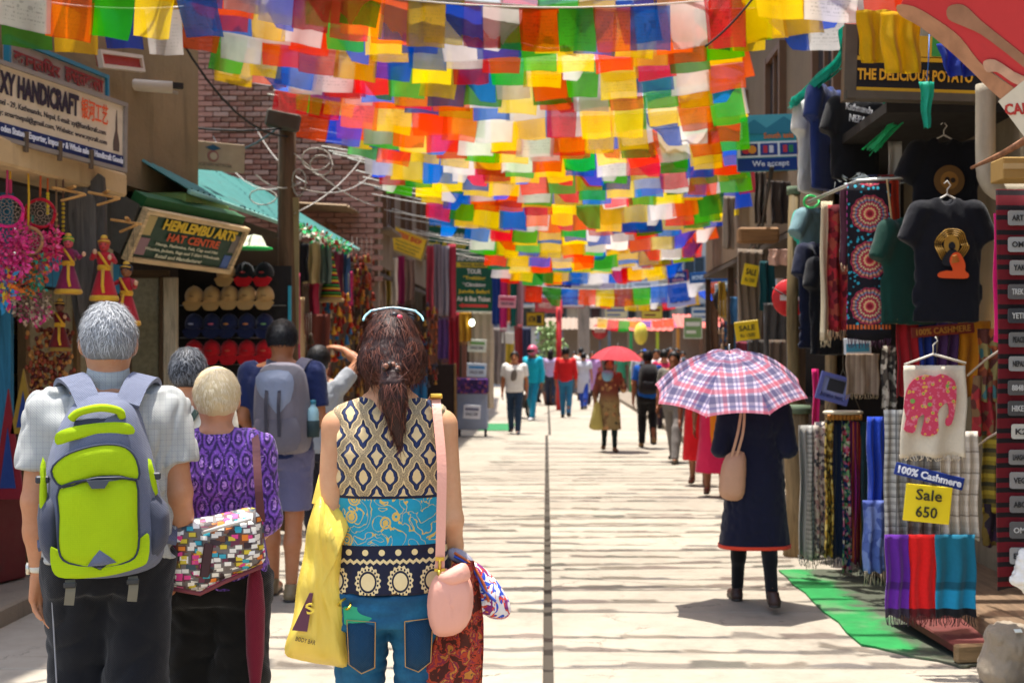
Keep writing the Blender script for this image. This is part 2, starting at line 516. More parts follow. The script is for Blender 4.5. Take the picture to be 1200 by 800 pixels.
def folds(seed, amp, lo=.05, hi=.16, aniso=(1, 1, 1), n=9):
    r = np.random.RandomState(seed); ks = []
    for _ in range(n):
        v = r.normal(size=3) * np.array(aniso); v /= np.linalg.norm(v) + 1e-9
        ks.append((v * 2 * math.pi / r.uniform(lo, hi), r.uniform(0, 6.28)))
    def f(X, Y, Z):
        wx = .03 * np.sin(7 * Z + 5 * X + seed); wz = .03 * np.sin(9 * X - 4 * Z + 2 * seed)
        o = 0
        for kv, ph in ks: o = o + np.sin(kv[0] * (X + wz) + kv[1] * Y + kv[2] * (Z + wx) + ph)
        o = o / math.sqrt(n)
        return amp * (1 - np.abs(np.tanh(o)) * 2) * (.72 + .28 * np.sin(11 * X + 6 * Y + 7 * Z + seed * 1.7))
    return f

def surf(prims, h, noise=None, subs=()):
    lo = np.min([p.bounds()[0] for p in prims], 0) - 3 * h - .004; hi = np.max([p.bounds()[1] for p in prims], 0) + 3 * h + .004
    dim = np.ceil((hi - lo) / h).astype(int) + 1
    ax = [lo[i] + h * np.arange(dim[i]) for i in range(3)]
    D = np.full(dim, .12, np.float32)
    def sub(p, m):
        b0, b1 = p.bounds(); i0 = np.clip(np.floor((b0 - m - lo) / h).astype(int), 0, dim - 1); i1 = np.clip(np.ceil((b1 + m - lo) / h).astype(int) + 1, 1, dim)
        sl = tuple(slice(i0[i], i1[i]) for i in range(3))
        return sl, p.ev(ax[0][sl[0]][:, None, None], ax[1][sl[1]][None, :, None], ax[2][sl[2]][None, None, :] + np.zeros((1, 1, 1))).astype(np.float32)
    for p in prims:
        sl, d = sub(p, .04 + 2 * h); d = np.minimum(d, .12); a = D[sl]
        if p.k > 0:
            hh = np.maximum(p.k - np.abs(a - d), 0) / p.k; D[sl] = np.minimum(a, d) - hh * hh * p.k * .25
        else: D[sl] = np.minimum(a, d)
    for p in subs:
        sl, d = sub(p, .02); D[sl] = np.maximum(D[sl], -d)
    if noise is not None:
        D += noise(ax[0][:, None, None], ax[1][None, :, None], ax[2][None, None, :]).astype(np.float32)
    return nets(D, lo, h)

def nets(D, lo, h):
    s = D < 0; c = np.zeros(np.array(D.shape) - 1, np.uint8)
    for i in (0, 1):
        for j in (0, 1):
            for k in (0, 1): c += s[i:s.shape[0] - 1 + i, j:s.shape[1] - 1 + j, k:s.shape[2] - 1 + k]
    act = (c > 0) & (c < 8); I = np.argwhere(act); idx = np.full(act.shape, -1, np.int32); idx[act] = np.arange(len(I))
    cor = np.array([(i, j, k) for i in (0, 1) for j in (0, 1) for k in (0, 1)])
    vals = np.stack([D[I[:, 0] + a, I[:, 1] + b, I[:, 2] + e] for a, b, e in cor], 1)
    pos = np.zeros((len(I), 3)); cnt = np.zeros(len(I))
    for i in range(8):
        for j in range(i + 1, 8):
            if np.abs(cor[i] - cor[j]).sum() == 1:
                m = (vals[:, i] < 0) != (vals[:, j] < 0); vi = vals[m, i]; t = vi / (vi - vals[m, j])
                pos[m] += cor[i] + (cor[j] - cor[i]) * t[:, None]; cnt[m] += 1
    V = (I + pos / cnt[:, None]) * h + lo
    Q = []
    for a in range(3):
        b, e = (a + 1) % 3, (a + 2) % 3
        s0 = np.take(s, range(0, s.shape[a] - 1), a); s1 = np.take(s, range(1, s.shape[a]), a)
        E = np.argwhere(s0 != s1); E = E[(E[:, b] > 0) & (E[:, e] > 0) & (E[:, b] < s.shape[b] - 1) & (E[:, e] < s.shape[e] - 1)]
        def g(db, de):
            q = E.copy(); q[:, b] += db; q[:, e] += de; return idx[q[:, 0], q[:, 1], q[:, 2]]
        q = np.stack([g(-1, -1), g(0, -1), g(0, 0), g(-1, 0)], 1)
        fl = ~s[E[:, 0], E[:, 1], E[:, 2]]
        q[fl] = q[fl][:, ::-1]; Q.append(q)
    return V, np.concatenate(Q).astype(np.int32)

def sdf_obj(name, prims, h, mat, parent, noise=None, subs=(), loc=None):
    V, Q = surf(prims, h, noise, subs)
    return link(name, np_mesh(name, V, Q, mat), parent, loc)

def strands(name, V, N, n, length, mat, parent, crown, seed=1, width=.003, lift=.15, down=.0, segs=4, curl=.0, sel=None, jitter=.35, flow=None, toward=None):
    """locks of hair: thin tapering strips that leave the scalp and lie along it"""
    r = np.random.RandomState(seed); ids = np.arange(len(V)) if sel is None else np.argwhere(sel).ravel()
    ids = r.choice(ids, n); P = V[ids] - N[ids] * .004; nn = N[ids]
    t = (toward - P) if toward is not None else (P - np.asarray(crown)) if flow is None else np.tile(np.asarray(flow, float), (n, 1)); t = t + np.array([0, 0, -down]) + r.normal(size=t.shape) * jitter * np.linalg.norm(t, axis=1, keepdims=True)
    t -= (t * nn).sum(1, keepdims=True) * nn; t /= np.linalg.norm(t, axis=1, keepdims=True) + 1e-9
    L = length * r.uniform(.6, 1.2, (n, 1)); side = np.cross(t, nn); rows = []; p = P.copy(); d = t * 1.0 + nn * lift * r.uniform(.3, 1.3, (n, 1))
    cr = r.normal(size=(n, 1)) * curl
    for k in range(segs + 1):
        w = width * (1 - .8 * k / segs); rows.append((p - side * w / 2, p + side * w / 2))
        p = p + d * L / segs
        d = d - nn * lift * .45 + side * cr + np.array([0, 0, -down * .12]); d /= np.linalg.norm(d, axis=1, keepdims=True)
    VV = np.stack([np.stack(x, 1) for x in rows], 1).reshape(n, -1, 3); m = VV.shape[1]
    Fq = np.concatenate([np.stack([np.arange(n) * m + 2 * k, np.arange(n) * m + 2 * k + 1, np.arange(n) * m + 2 * k + 3, np.arange(n) * m + 2 * k + 2], 1) for k in range(segs)])
    me = np_mesh(name, VV.reshape(-1, 3), Fq, mat)
    a = me.attributes.new('rnd', 'FLOAT', 'POINT'); a.data.foreach_set('value', np.repeat(r.rand(n), m).astype(np.float32))
    return link(name, me, parent)
def vnormals(V, Q):
    e = np.cross(V[Q[:, 2]] - V[Q[:, 0]], V[Q[:, 3]] - V[Q[:, 1]]); N = np.zeros_like(V)
    for k in range(4): np.add.at(N, Q[:, k], e)
    return N / (np.linalg.norm(N, axis=1, keepdims=True) + 1e-12)

# ------------------------------------------------------------------ people
# local frame of a person: facing +y, x to the person's right, standing on z = 0
def hand_prims(w, d, nrm, side_v, k, curl=.5, fat=1.0, spread=.0):
    """wrist point, finger direction, palm direction, thumb direction"""
    w = np.asarray(w, float); d = _n(d); nrm = np.asarray(nrm, float); nrm = _n(nrm - d * (nrm @ d)); t = np.cross(d, nrm); t = t if t @ np.asarray(side_v) > 0 else -t
    P = []; base = w + d * .012 * k
    lens = (.040, .044, .041, .032); offs = (.031, .0105, -.0105, -.031)
    for i, (L, o) in enumerate(zip(lens, offs)):
        kn = w + d * (.088 - .010 * abs(i - 1.2)) * k + t * o * k
        P.append(Cone(base + t * o * .55 * k, kn, .0155 * k * fat, .0118 * k * fat, .012))
        p = kn; ang = 0; dd = d + t * (o * spread * 8); r = .0088 * k * fat
        for sgm, (f, cadd) in enumerate(((1.0, .55), (.68, .8), (.5, .5))):
            ang += curl * cadd * (1 + .12 * i)
            q = p + (math.cos(ang) * dd + math.sin(ang) * nrm) * L * f * k
            P.append(Cone(p, q, r, r * .92, .003)); p = q; r *= .92
    a = base + t * .022 * k + nrm * .004 * k; b = a + (d * .55 + t * .62 + nrm * .45) * .040 * k; c = b + (d * .9 + t * .15 + nrm * .4) * .030 * k; e = c + (d * .95 + nrm * .35 - t * .05) * .024 * k
    P += [Cone(a, b, .0155 * k * fat, .0115 * k * fat, .010), Cone(b, c, .0112 * k * fat, .0098 * k * fat, .004), Cone(c, e, .0098 * k * fat, .0080 * k * fat, .003)]
    return P

class Fig:
    """joints of one figure"""
    def __init__(f, H=1.7, sw=.185, hw=.17, girth=1.0, arms=None, stride=.0, lift=.0, female=False, headturn=0.0, feet=.085, depth=1.0, neck=1.0, sag=0.0):
        k = f.k = H / 1.7; f.H = H; f.sw = sw * k; f.hw = hw * k; f.g = girth; f.fem = female; f.dp = depth * girth; f.neck = neck; f.ht = headturn
        f.sh = [np.array((s * f.sw, -.012 * k, (1.385 - sag) * k)) for s in (-1, 1)]
        arms = arms or {}
        f.el = []; f.wr = []; f.hd = []
        for i, s in enumerate((-1, 1)):
            a = arms.get('LR'[i], {})
            e = f.sh[i] + np.array(a.get('el', (s * .055, -.02, -.285))) * k; w = e + np.array(a.get('wr', (s * .012, .05, -.245))) * k
            f.el.append(e); f.wr.append(w); f.hd.append((a.get('dir', tuple(w - e)), a.get('palm', (-s, .35, 0)), a.get('thumb', (0, 1, 0)), a.get('curl', .45)))
        f.hip = [np.array((s * .088 * k, 0, .90 * k)) for s in (-1, 1)]
        f.an = [np.array((s * feet * k, s2 * stride * k, .085 * k + (lift * k if s2 < 0 else 0))) for s, s2 in ((-1, 1), (1, -1))]
        f.kn = []
        for h, a in zip(f.hip, f.an):
            m = (h + a) / 2; L = .41 * k; half = np.linalg.norm(a - h) / 2; m = m + np.array((0, math.sqrt(max(L * L - half * half, 1e-5)) * .9 + .01, .02 * k)); m[0] = (h[0] * .45 + a[0] * .55); f.kn.append(m)
    def torso(f, e=0.0, ez=0.0, z0=.80, z1=1.45, flare=None, hips=None):
        k = f.k; g = f.g; hw = (hips or f.hw); sw = f.sw
        if f.fem:
            rows = [(.80, hw * .98, .105), (.90, hw * 1.03, .118), (1.0, hw * .93, .105), (1.08, hw * .82, .092), (1.18, hw * .86, .098), (1.28, sw * .98, .112), (1.36, sw * 1.0, .092), (1.41, sw * .80, .070), (1.45, sw * .42, .055)]
        else:
            rows = [(.80, hw * .92, .10), (.90, hw, .115), (1.0, hw * .98, .105), (1.08, hw * .97, .100), (1.2, sw * .98, .115), (1.31, sw * 1.03, .122), (1.37, sw * 1.02, .100), (1.42, sw * .78, .075), (1.46, sw * .40, .055)]
        R_ = [(z * k, w * (g if z < 1.25 else 1) + e, d * k * f.dp + e, (-.012 if z > 1.2 else .0) * k - (.012 * k if z <= .92 else 0)) for z, w, d in rows]
        if flare:                       # [(z, half width, half depth, y)] replaces everything under its top
            top = max(r[0] for r in flare); R_ = [r for r in R_ if r[0] > top + .01] + [tuple(r) for r in flare]
        R_ = [r for r in R_ if r[0] <= z1 * k + 1e-6]
        zz0 = z0 * k
        if not flare:
            zs = [r[0] for r in R_]
            row = tuple(np.interp(zz0, zs, [r[i] for r in R_]) for i in range(4)); row = (zz0,) + row[1:]
            R_ = [row] + [r for r in R_ if r[0] > zz0 + .005]
        return R_
    def skin_prims(f, full=True, bare_torso=False):
        k = f.k; H = f.H; P = []
        tx = f.ht * .02
        P += [Ell((0, .0, H - .108 * k), (.076 * k, .096 * k, .108 * k), 0), Ell((tx, .035 * k, H - .165 * k), (.056 * k, .064 * k, .066 * k), .03),
              Ell((tx * 2, .100 * k, H - .138 * k), (.012 * k, .020 * k, .024 * k), .012), Ell((tx, .088 * k, H - .178 * k), (.024 * k, .012 * k, .010 * k), .008)]
        for s in (-1, 1): P.append(Ell((s * .078 * k, -.004 * k, H - .128 * k), (.011 * k, .021 * k, .033 * k), .006, rot=(0, 0, s * .35)))
        nr = (.050 if f.fem else .058) * f.neck * k
        P.append(Cone((0, -.015 * k, 1.40 * k), (0, -.004 * k, H - .165 * k), nr * 1.1, nr, .03))
        for s in (-1, 1): P.append(Cone((s * .02 * k, -.02 * k, 1.43 * k), (s * f.sw * .92, -.014 * k, f.sh[0][2] - .004), .052 * k, .040 * k, .03))
        P.append(Loft(f.torso(-.012 if not bare_torso else 0, z0=.87), .03))
        ar = .85 if f.fem else 1.06; lk = getattr(f, 'legk', 1.0)
        for i in (0, 1):
            s = (-1, 1)[i]
            P += [Cone(f.sh[i], f.el[i], .050 * k * ar, .038 * k * ar, .03), Cone(f.el[i], f.el[i] * .55 + f.wr[i] * .45, .039 * k * ar, .038 * k * ar, .015), Cone(f.el[i] * .6 + f.wr[i] * .4, f.wr[i], .039 * k * ar, .0255 * k * ar, .015)]
            d, pl, th, cu = f.hd[i]
            P += hand_prims(f.wr[i], d, pl, th, k * (.93 if f.fem else 1.04), cu)
            P += [Cone(f.hip[i], f.kn[i], .082 * k * f.g * lk, .055 * k * lk, .03), Cone(f.kn[i], f.kn[i] * .6 + f.an[i] * .4 + np.array((0, -.018 * k, 0)), .054 * k * lk, .053 * k * lk, .02), Cone(f.kn[i] * .62 + f.an[i] * .38 + np.array((0, -.016 * k, 0)), f.an[i], .052 * k * lk, .034 * k * lk, .02)]
            a = f.an[i]; P += [Cone(a + np.array((0, -.03 * k, -.035 * k)), a + np.array((s * .012, .12 * k, -.05 * k)), .036 * k, .030 * k, .02)]
        return P
    def sleeve(f, i, t, r0, r1, k=.025):
        """along the arm: t<=1 part of the upper arm, up to 2 the whole forearm"""
        sh, el, wr = f.sh[i], f.el[i], f.wr[i]; P = []
        if t <= 1:
            e = sh + (el - sh) * t; P.append(Cone(sh, e + (el - sh) * .12, r0, r1, k, clip=[(e, el - sh)]))
        else:
            e = el + (wr - el) * (t - 1); P.append(Cone(sh, el, r0, (r0 * .5 + r1 * .5), k)); P.append(Cone(el, e + (wr - el) * .1, r0 * .5 + r1 * .5, r1, .015, clip=[(e, wr - el)]))
        return P
    def legs_prims(f, end=.06, ease=.014, flarek=1.0, top=.99, knee=None):
        k = f.k; P = [Loft(f.torso(ease * .6 + .004, z0=.80, z1=top), .03)]
        for i in (0, 1):
            clip = [(np.array((0, 0, end * k)), np.array((0, 0, -1)))] if knee is None else [(np.array((0, 0, knee * k)), np.array((0, 0, -1)))]
            fl = np.array((0, 0, -.06))
            P += [Cone(f.hip[i] + np.array((0, -.012 * k, -.01)), f.kn[i], .088 * k * f.g + ease, (.060 * k + ease) * flarek, .03, clip=clip)]
            if knee is None or knee < .5: P += [Cone(f.kn[i], f.an[i] + fl, (.060 * k + ease) * flarek, (.045 * k + ease) * flarek, .025, clip=clip), Cone(f.kn[i] + np.array((0, -.012 * k, 0)), f.kn[i] * .55 + f.an[i] * .45 + np.array((0, -.022 * k, 0)), .058 * k + ease, .052 * k + ease, .03, clip=clip)]
        return P
    def shoes(f, mat, sole, root, h, open_=False):
        k = f.k
        for i in (0, 1):
            s = (-1, 1)[i]; a = f.an[i]; z = a[2] - .085 * k
            c = np.array((a[0] + s * .006, a[1], z))
            P = [Cone(c + (0, -.045 * k, .035 * k), c + (s * .012, .13 * k, .030 * k), .040 * k, .036 * k, .02, clip=[(np.array((0, 0, z + .012)), (0, 0, -1)), (np.array((0, 0, z + .085 * k)), (0, 0, 1))])]
            if not open_: P.append(Cone(c + (0, -.03 * k, .04 * k), a + np.array((0, -.012, .012 * k)), .040 * k, .040 * k, .02, clip=[(a + np.array((0, 0, .02 * k)), (0, 0, 1))]))
            o = sdf_obj('shoe', P, h, mat, root)
            sdf_obj('sole', [Cone(c + (0, -.045 * k, .02), c + (s * .012, .13 * k, .02), .043 * k, .039 * k, 0, clip=[(np.array((0, 0, z + .0015)), (0, 0, -1)), (np.array((0, 0, z + .020)), (0, 0, 1))])], h, sole, o)

def hair_short(f, mat, root, h, near=False, seed=3, col=None, low=.175, vol=.012, n=2600, L=.030, width=.0032, fringe=.02, crown=None):
    k = f.k; H = f.H
    back = (np.array((0, -.01 * k, H - low * k)), (0, .35, -1))
    P = [Ell((0, -.008 * k, H - .100 * k), (.080 * k + vol, .098 * k + vol, .104 * k + vol), 0, clip=[(np.array((0, .055 * k, H - .10 * k)), (0, 1, -.75)), (np.array((0, -.05 * k, H - low * k)), (0, -.12, -1))])]
    V, Q = surf(P, h, folds(seed, .0016 if near else .003, .012, .04))
    o = link('hair', np_mesh('hair', V, Q, mat), root)
    if near:
        N = vnormals(V, Q); sel = N[:, 2] > -.35
        strands('hair_strand', V, N, n, L, mat, o, crown or (0, -.03 * k, H + .03), seed, width, .5, .12, 4, .2, sel, .6)
    return o

def face(f, root, lips='#8d4a40'):
    k = f.k; m = MB()
    for s in (-1, 1):
        m = MB(); m.ball((s * .031 * k, .083 * k, f.H - .118 * k), (.011 * k, .007, .0065), 0, 8, 6); m.ball((s * .031 * k, .088 * k, f.H - .118 * k), (.005 * k, .004, .005), 1, 8, 6)
        m.build('eye', [plain('#d9d2c6'), plain('#1c1310')], root)
        m = MB(); m.tube([(s * .016 * k, .094 * k, f.H - .099 * k), (s * .032 * k, .093 * k, f.H - .095 * k), (s * .047 * k, .081 * k, f.H - .100 * k)], .0035); m.build('eyebrow', plain('#1c1310'), root)
    m = MB(); m.ball((0, .094 * k, f.H - .181 * k), (.022 * k, .008, .0065)); m.build('mouth', plain(lips), root)

SK = '#b98562'; SK_D = '#8f5d40'; SK_L = '#cf9b78'
def basic(label, px, py_feet_Y, H, top, topcol, bottom, botcol, hair='short', haircol=('#0d0b0b', '#241a16'), yaw=0, skinc=SK_D, group=None, vox=.02, shoe='#2a2624', fem=False, sw=.185, hw=.165, girth=1.0, arms=None, stride=.12, sleeve=.7, hem=.86, ease=.014, seed=1, showface=False, lift=.03, barefoot=False, hemflare=1.0, z=0.0, topmat=None, botmat=None, knee=None, leggings=None):
    Y = py_feet_Y
    root = thing('person', label, 'person', (gx(px, Y), Y, z), yaw, group)
    f = Fig(H, sw, hw, girth, arms, stride, lift, fem)
    k = f.k; h = vox
    if bottom == 'leggings': f.legk = .45
    sdf_obj('body', f.skin_prims(), h, skin(skinc), root)
    tm = topmat or cloth(topcol); bm = botmat or cloth(botcol) if botcol or botmat else None
    ar = .055 * k + ease * .7
    if top in ('tee', 'shirt'):
        P = [Loft(f.torso(ease, z0=hem), .03)]
        for i in (0, 1): P += f.sleeve(i, sleeve, ar + .008, (.050 if sleeve < 1 else .034) * k + ease * .8)
        sdf_obj('shirt', P, h, tm, root, folds(seed, .004, .06, .2))
    elif top in ('tunic', 'dress'):
        z0 = hem * k; w = f.hw
        fl = [(z0, w * 1.12 * hemflare + ease, .13 * k * hemflare + ease, 0), (.70 * k, w * 1.10 + ease, .125 * k + ease, -.01), (.9 * k, w * 1.06 + ease, .125 * k + ease, -.012), (1.08 * k, w * .93 + ease, .10 * k + ease, 0)]
        if z0 > .69 * k: fl = [fl[0]] + fl[2:]
        P = [Loft(f.torso(ease, flare=fl), .03)]
        for i in (0, 1): P += f.sleeve(i, sleeve, ar, (.050 if sleeve < 1 else .034) * k + ease * .6)
        sdf_obj('tunic', P, h, tm, root, folds(seed, .005, .06, .2, (1.5, 1, .3)))
    if bottom == 'trousers': sdf_obj('trousers', f.legs_prims(.07, .012), h, bm, root, folds(seed + 5, .004, .07, .2, (.5, 1, 1.4)))
    elif bottom == 'leggings': sdf_obj('leggings', f.legs_prims(.09, -.004), h, bm, root)
    elif bottom == 'shorts': sdf_obj('shorts', f.legs_prims(.0, .022, 1.25, knee=knee or .52), h, bm, root, folds(seed + 5, .004, .07, .2, (.5, 1, 1.4)))
    elif bottom == 'skirt':
        sdf_obj('skirt', [Loft([((knee or .3) * k, f.hw * 1.3, .16 * k, 0), (.6 * k, f.hw * 1.25, .15 * k, 0), (.9 * k, f.hw * 1.05, .125 * k, -.01), (1.0 * k, f.hw * .9, .10 * k, 0)], .03)], h, bm, root, folds(seed + 5, .006, .06, .16, (1.5, 1, .2)))
    if not barefoot: f.shoes(plain(shoe), plain('#3a352f'), root, min(h, .014))
    hm = hairm(*haircol)
    if hair == 'short': hair_short(f, hm, root, min(h, .014), seed=seed)
    elif hair == 'long':
        P = [Ell((0, -.012 * k, f.H - .10 * k), (.088 * k, .104 * k, .112 * k), 0, clip=[(np.array((0, .055 * k, f.H - .10 * k)), (0, 1, -.5))]), Loft([(f.H - .40 * k, .055 * k, .03 * k, -.085 * k), (f.H - .3 * k, .085 * k, .045 * k, -.075 * k), (f.H - .12 * k, .08 * k, .06 * k, -.06 * k)], .03)]
        sdf_obj('hair', P, min(h, .016), hm, root, folds(seed, .003, .02, .05, (1, 1, .2)))
    elif hair == 'bun':
        P = [Ell((0, -.010 * k, f.H - .10 * k), (.083 * k, .102 * k, .109 * k), 0, clip=[(np.array((0, .055 * k, f.H - .10 * k)), (0, 1, -.5)), (np.array((0, 0, f.H - .2 * k)), (0, 0, -1))]), Ell((0, -.115 * k, f.H - .12 * k), (.04 * k,) * 3, .02)]
        sdf_obj('hair', P, min(h, .016), hm, root, folds(seed, .003, .02, .05))
    if showface: face(f, root)
    return root, f

# ------------------------------------------------------------------ ground and street
def pave_mat():
    g = G('street_concrete'); x, y, z = g.xyz()
    geo = g.nt.nodes.new('ShaderNodeNewGeometry'); P = S(g, geo.outputs['Position'])
    n = g.noise(1.1, 9, P, rough=.68); n2 = g.noise(7, 8, P, .3, .7); r = g.rnd()
    col = g.ramp(n * .6 + n2 * .4, [(.28, lin('#776f64')), (.47, lin('#968d7f')), (.72, lin('#a79e8f'))])
    col = g.vary(col, .10, f=r)
    px, py, pz = g.sep(P)
    sc = g.noise(1.3, 6, g.comb(px * .5, py * 5, pz), .5, .65)           # cross-wise trowel marks and dirt
    col = g.mix(sc.step(.58, .75) * .55, col, lin('#6b6153'))
    crack = g.vor(1.3, g.comb(px + n2 * .5, py + n * .6, 0), 'DISTANCE_TO_EDGE').lt(.006) * n.step(.5, .6)
    col = g.mix(crack * .7, col, lin('#4d463d'))
    spot = g.vor(3.1, P).lt(.06) * g.noise(2, 2, P).gt(.55); col = g.mix(spot * .5, col, lin('#5b5148'))
    return g.out(col, .86, n2 * .8 + g.noise(70, 5, P) * .5 - crack, .45, .012, spec=.25)
PAVE = pave_mat()
m = MB(); m.box((0, 130, -.16), (400, 320, .2)); setp(m.build('ground', concrete('#6d6254', .3)), kind='structure')
m = MB(); m.box((-.35, 42, -.034), (5.6, 110, .03)); road = setp(m.build('street', plain('#3f382f', .95)), kind='structure')
ys = [-8, -3, 1.2]; 
while ys[-1] < 33: ys.append(ys[-1] + rng.uniform(1.15, 1.6))
ys += [36, 40, 45, 51, 58, 70, 96]
for i in range(len(ys) - 1):
    for (x0, x1) in ((-3.1, -.014), (.036, 2.42)):
        dx = .06 if ys[i] > 24 else 0
        m = MB(); g_ = .007 if ys[i] < 30 else .02
        m.box(((x0 + x1) / 2 + dx, (ys[i] + ys[i + 1]) / 2, -.0145 + rng.uniform(-.002, .002)), (x1 - x0, ys[i + 1] - ys[i] - g_, .03), 0, None, .005)
        m.build('paving_slab', PAVE, road)

# left and right shop floors, one step above the street
m = MB(); m.box((-4.9, 30, .02), (3.6, 60, .18), 0, None, .015); setp(m.build('left_pavement', concrete('#8a7d6c', 1.2)), kind='structure')
m = MB(); m.box((4.2, 37, .02), (3.5, 58, .18), 0, None, .015); setp(m.build('right_pavement', concrete('#7d7264', 1.2)), kind='structure')

# ------------------------------------------------------------------ facades
def facade(name, label, p0, p1, h, depth, wm, floors=3, cols=4, z_first=3.3, fh=2.5, ww=.9, wh=1.25, frame='#6a4a30', fm=None, parapet=True, base=0.0, trim=None, group=None):
    p0 = Vector((*p0, base)); p1 = Vector((*p1, base)); L = (p1 - p0).length; rz = math.atan2(p1.y - p0.y, p1.x - p0.x)
    root = thing(name, label, 'building', p0, rz, group)
    m = MB(); m.box((L / 2, depth / 2, h / 2), (L, depth, h)); m.build('wall', wm, root)
    if parapet:
        m = MB(); m.box((L / 2, depth / 2 - .06, h + .09), (L + .12, depth + .12, .18), 0, None, .02); m.build('cornice', trim or wm, root)
    for fl in range(floors):
        zc = z_first + fl * fh + wh / 2
        if zc + wh / 2 > h - .15: break
        if fl > 0:
            m = MB(); m.box((L / 2, -.05, z_first + fl * fh - .55), (L - .04, .12, .14), 0, None, .015); m.build('string_course', trim or wm, root)
        for c in range(cols):
            xc = L * (c + .5) / cols; m = MB(); t = .07
            m.box((xc - ww / 2, -.025, zc), (t, .11, wh + t)); m.box((xc + ww / 2, -.025, zc), (t, .11, wh + t))
            m.box((xc, -.022, zc + wh / 2), (ww - t, .104, t)); m.box((xc, -.022, zc - wh / 2), (ww - t, .104, t)); m.box((xc, -.018, zc), (.045, .08, wh - t))
            fo = m.build('window', fm or paint(frame), root)
            m = MB(); m.box((xc, -.005, zc), (ww - t - .01, .03, wh - t - .01)); m.build('pane', glass_pane(), fo)
            m = MB(); m.box((xc, -.07, zc - wh / 2 - .06), (ww + .22, .2, .06), 0, None, .01); m.build('sill', trim or wm, fo)
    return root

brick_red = '#8d5646'
# near-left building above the souvenir shop
NL = thing('shop_building', 'weathered beige concrete building above the handicraft sign, hung with loose cables', 'building', (-3.52, 6.0, 0), math.atan2(10.7 - 6.0, -2.86 + 3.52))
Lw = math.hypot(4.7, .66)
m = MB(); m.box((Lw / 2, 1.55, 6.85), (Lw, 3.0, 8.1)); m.build('wall', concrete('#8d7655', .9, .5), NL)
m = MB(); m.box((Lw / 2 - .9, -.06, 2.72), (Lw - 1.9, .34, .16), 0, None, .015); m.build('beam', concrete('#c3a67c', 1.2), NL)
m = MB(); m.box((Lw - .47, -.06, 2.71), (.88, .35, .17), 0, None, .015); m.build('beam', paint('#7c9a58', .8, .4), NL)
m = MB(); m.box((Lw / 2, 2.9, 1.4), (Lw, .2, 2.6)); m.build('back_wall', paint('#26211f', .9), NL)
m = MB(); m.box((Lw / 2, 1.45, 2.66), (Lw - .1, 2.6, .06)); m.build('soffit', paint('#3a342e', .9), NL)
for (x, w_, hx) in ((2.35, .035, '#2e6f8e'), (Lw - 1.05, .09, '#b9a88c')):
    m = MB(); m.box((x, .35, 1.36), (w_, .10, 2.50)); m.build('door_post', wood(hx), NL)
m = MB(); m.box((3.35, .37, 2.14), (1.5, .05, .22)); m.build('blue_panel', paint('#2c7fa8', .6, .3), NL)
m = MB(); m.box((1.0, .9, 2.3), (2.4, .05, .6)); m.build('blue_panel', paint('#2f86b8', .6, .3), NL)
m = MB(); m.box((3.35, .42, 1.06), (1.36, .03, 1.90)); d_ = m.build('glass_door', plain('#8a8166', .25, 0., .35), NL)
for x in (2.66, 3.35, 4.05):
    m = MB(); m.box((x, .40, 1.06), (.05, .06, 1.90)); m.build('frame', wood('#6d5333'), d_)

# brick side wall beyond the low sheds, its bricks laid one by one
BW = thing('brick_building', 'red brick gable wall rising behind the tin sheds, strung with white cables', 'building', (-5.6, 18.0, 0))
m = MB(); m.box((1.62, .16, 4.4), (3.22, .2, 8.8)); m.build('mortar', concrete('#8f7a68', 2.0), BW)
m = MB(); m.box((0, 3.2, 4.4), (.25, 5.9, 8.8)); m.build('wall', concrete('#8f7a68', 2.0), BW)
def brickm(k):
    g = G('brick_' + str(k)); c = lin(['#93695a', '#875b4c', '#a08072', '#7b5848'][k])
    return g.out(g.mix(g.noise(16, 6).step(.5, .75) * .45, g.vary(c, .25, 9, g.rnd()), lin('#a89585')), .9, g.noise(60, 5), .6, .01)
bms = []
for k in range(4):
    m = MB(); m.box((0, 0, 0), (.215, .07, .062), 0, None, .006); bms.append(m.mesh('brick', brickm(k)))
cnt = 0; rest = MB(); row = 0; z = 2.55
while z < 7.4:
    x = .12 + (row % 2) * .115
    while x < 3.2:
        dy = rng.uniform(-.008, .008)
        px = VX + (x - 5.6) / 18 * F_PX; py = VY - (z - CH) / 18 * F_PX
        if cnt < 300 and 244 < px < 452 and 92 < py < 245 and (px < 440) and (py < 200 or px < 400):
            link('brick', bms[rng.randrange(4)], BW, (x, .03 + dy, z), (rng.uniform(-.02, .02), 0, rng.uniform(-.03, .03))); cnt += 1
        else:
            rest.box((x, .03 + dy, z), (.215, .07, .062))
        x += .227
    z += .0745; row += 1
setp(rest.build('brick', brickm(0), BW), kind='stuff')
facade('shop_house', 'plastered house beside the street beyond the brick gable', (-2.42, 18.1), (-2.35, 25.0), 7.4, 5, concrete('#7c6b58', .7), 3, 3, z_first=.6, base=2.85)
facade('shop_house', 'dusty grey house above the green trekking signs', (-2.34, 25.1), (-2.2, 36), 7.2, 5, concrete('#7f766a', .7), 3, 4, z_first=.6, frame='#49604f', base=2.85)
facade('shop_house', 'pinkish brick house behind the round sign on the red pole', (-2.25, 36.1), (-2.6, 47.5), 9.4, 5, paint('#9a6552', .85, .35), 3, 4)
facade('shop_house', 'shadowy house over the right-hand garment stalls nearest the camera', (2.85, 10.2), (2.72, 3.0), 9.0, 5, concrete('#857862', .8), 2, 3, z_first=4.6, fh=2.4)
facade('shop_house', 'cream house above the card payment sign', (2.62, 21), (2.62, 10.5), 6.8, 5, concrete('#7a6650', .8), 3, 4, z_first=.8, base=2.9)
facade('shop_house', 'brown house beyond the sale notices on the right', (7.2, 40), (7.0, 21.1), 8.8, 5, paint('#8a6d56', .85, .3), 3, 4)
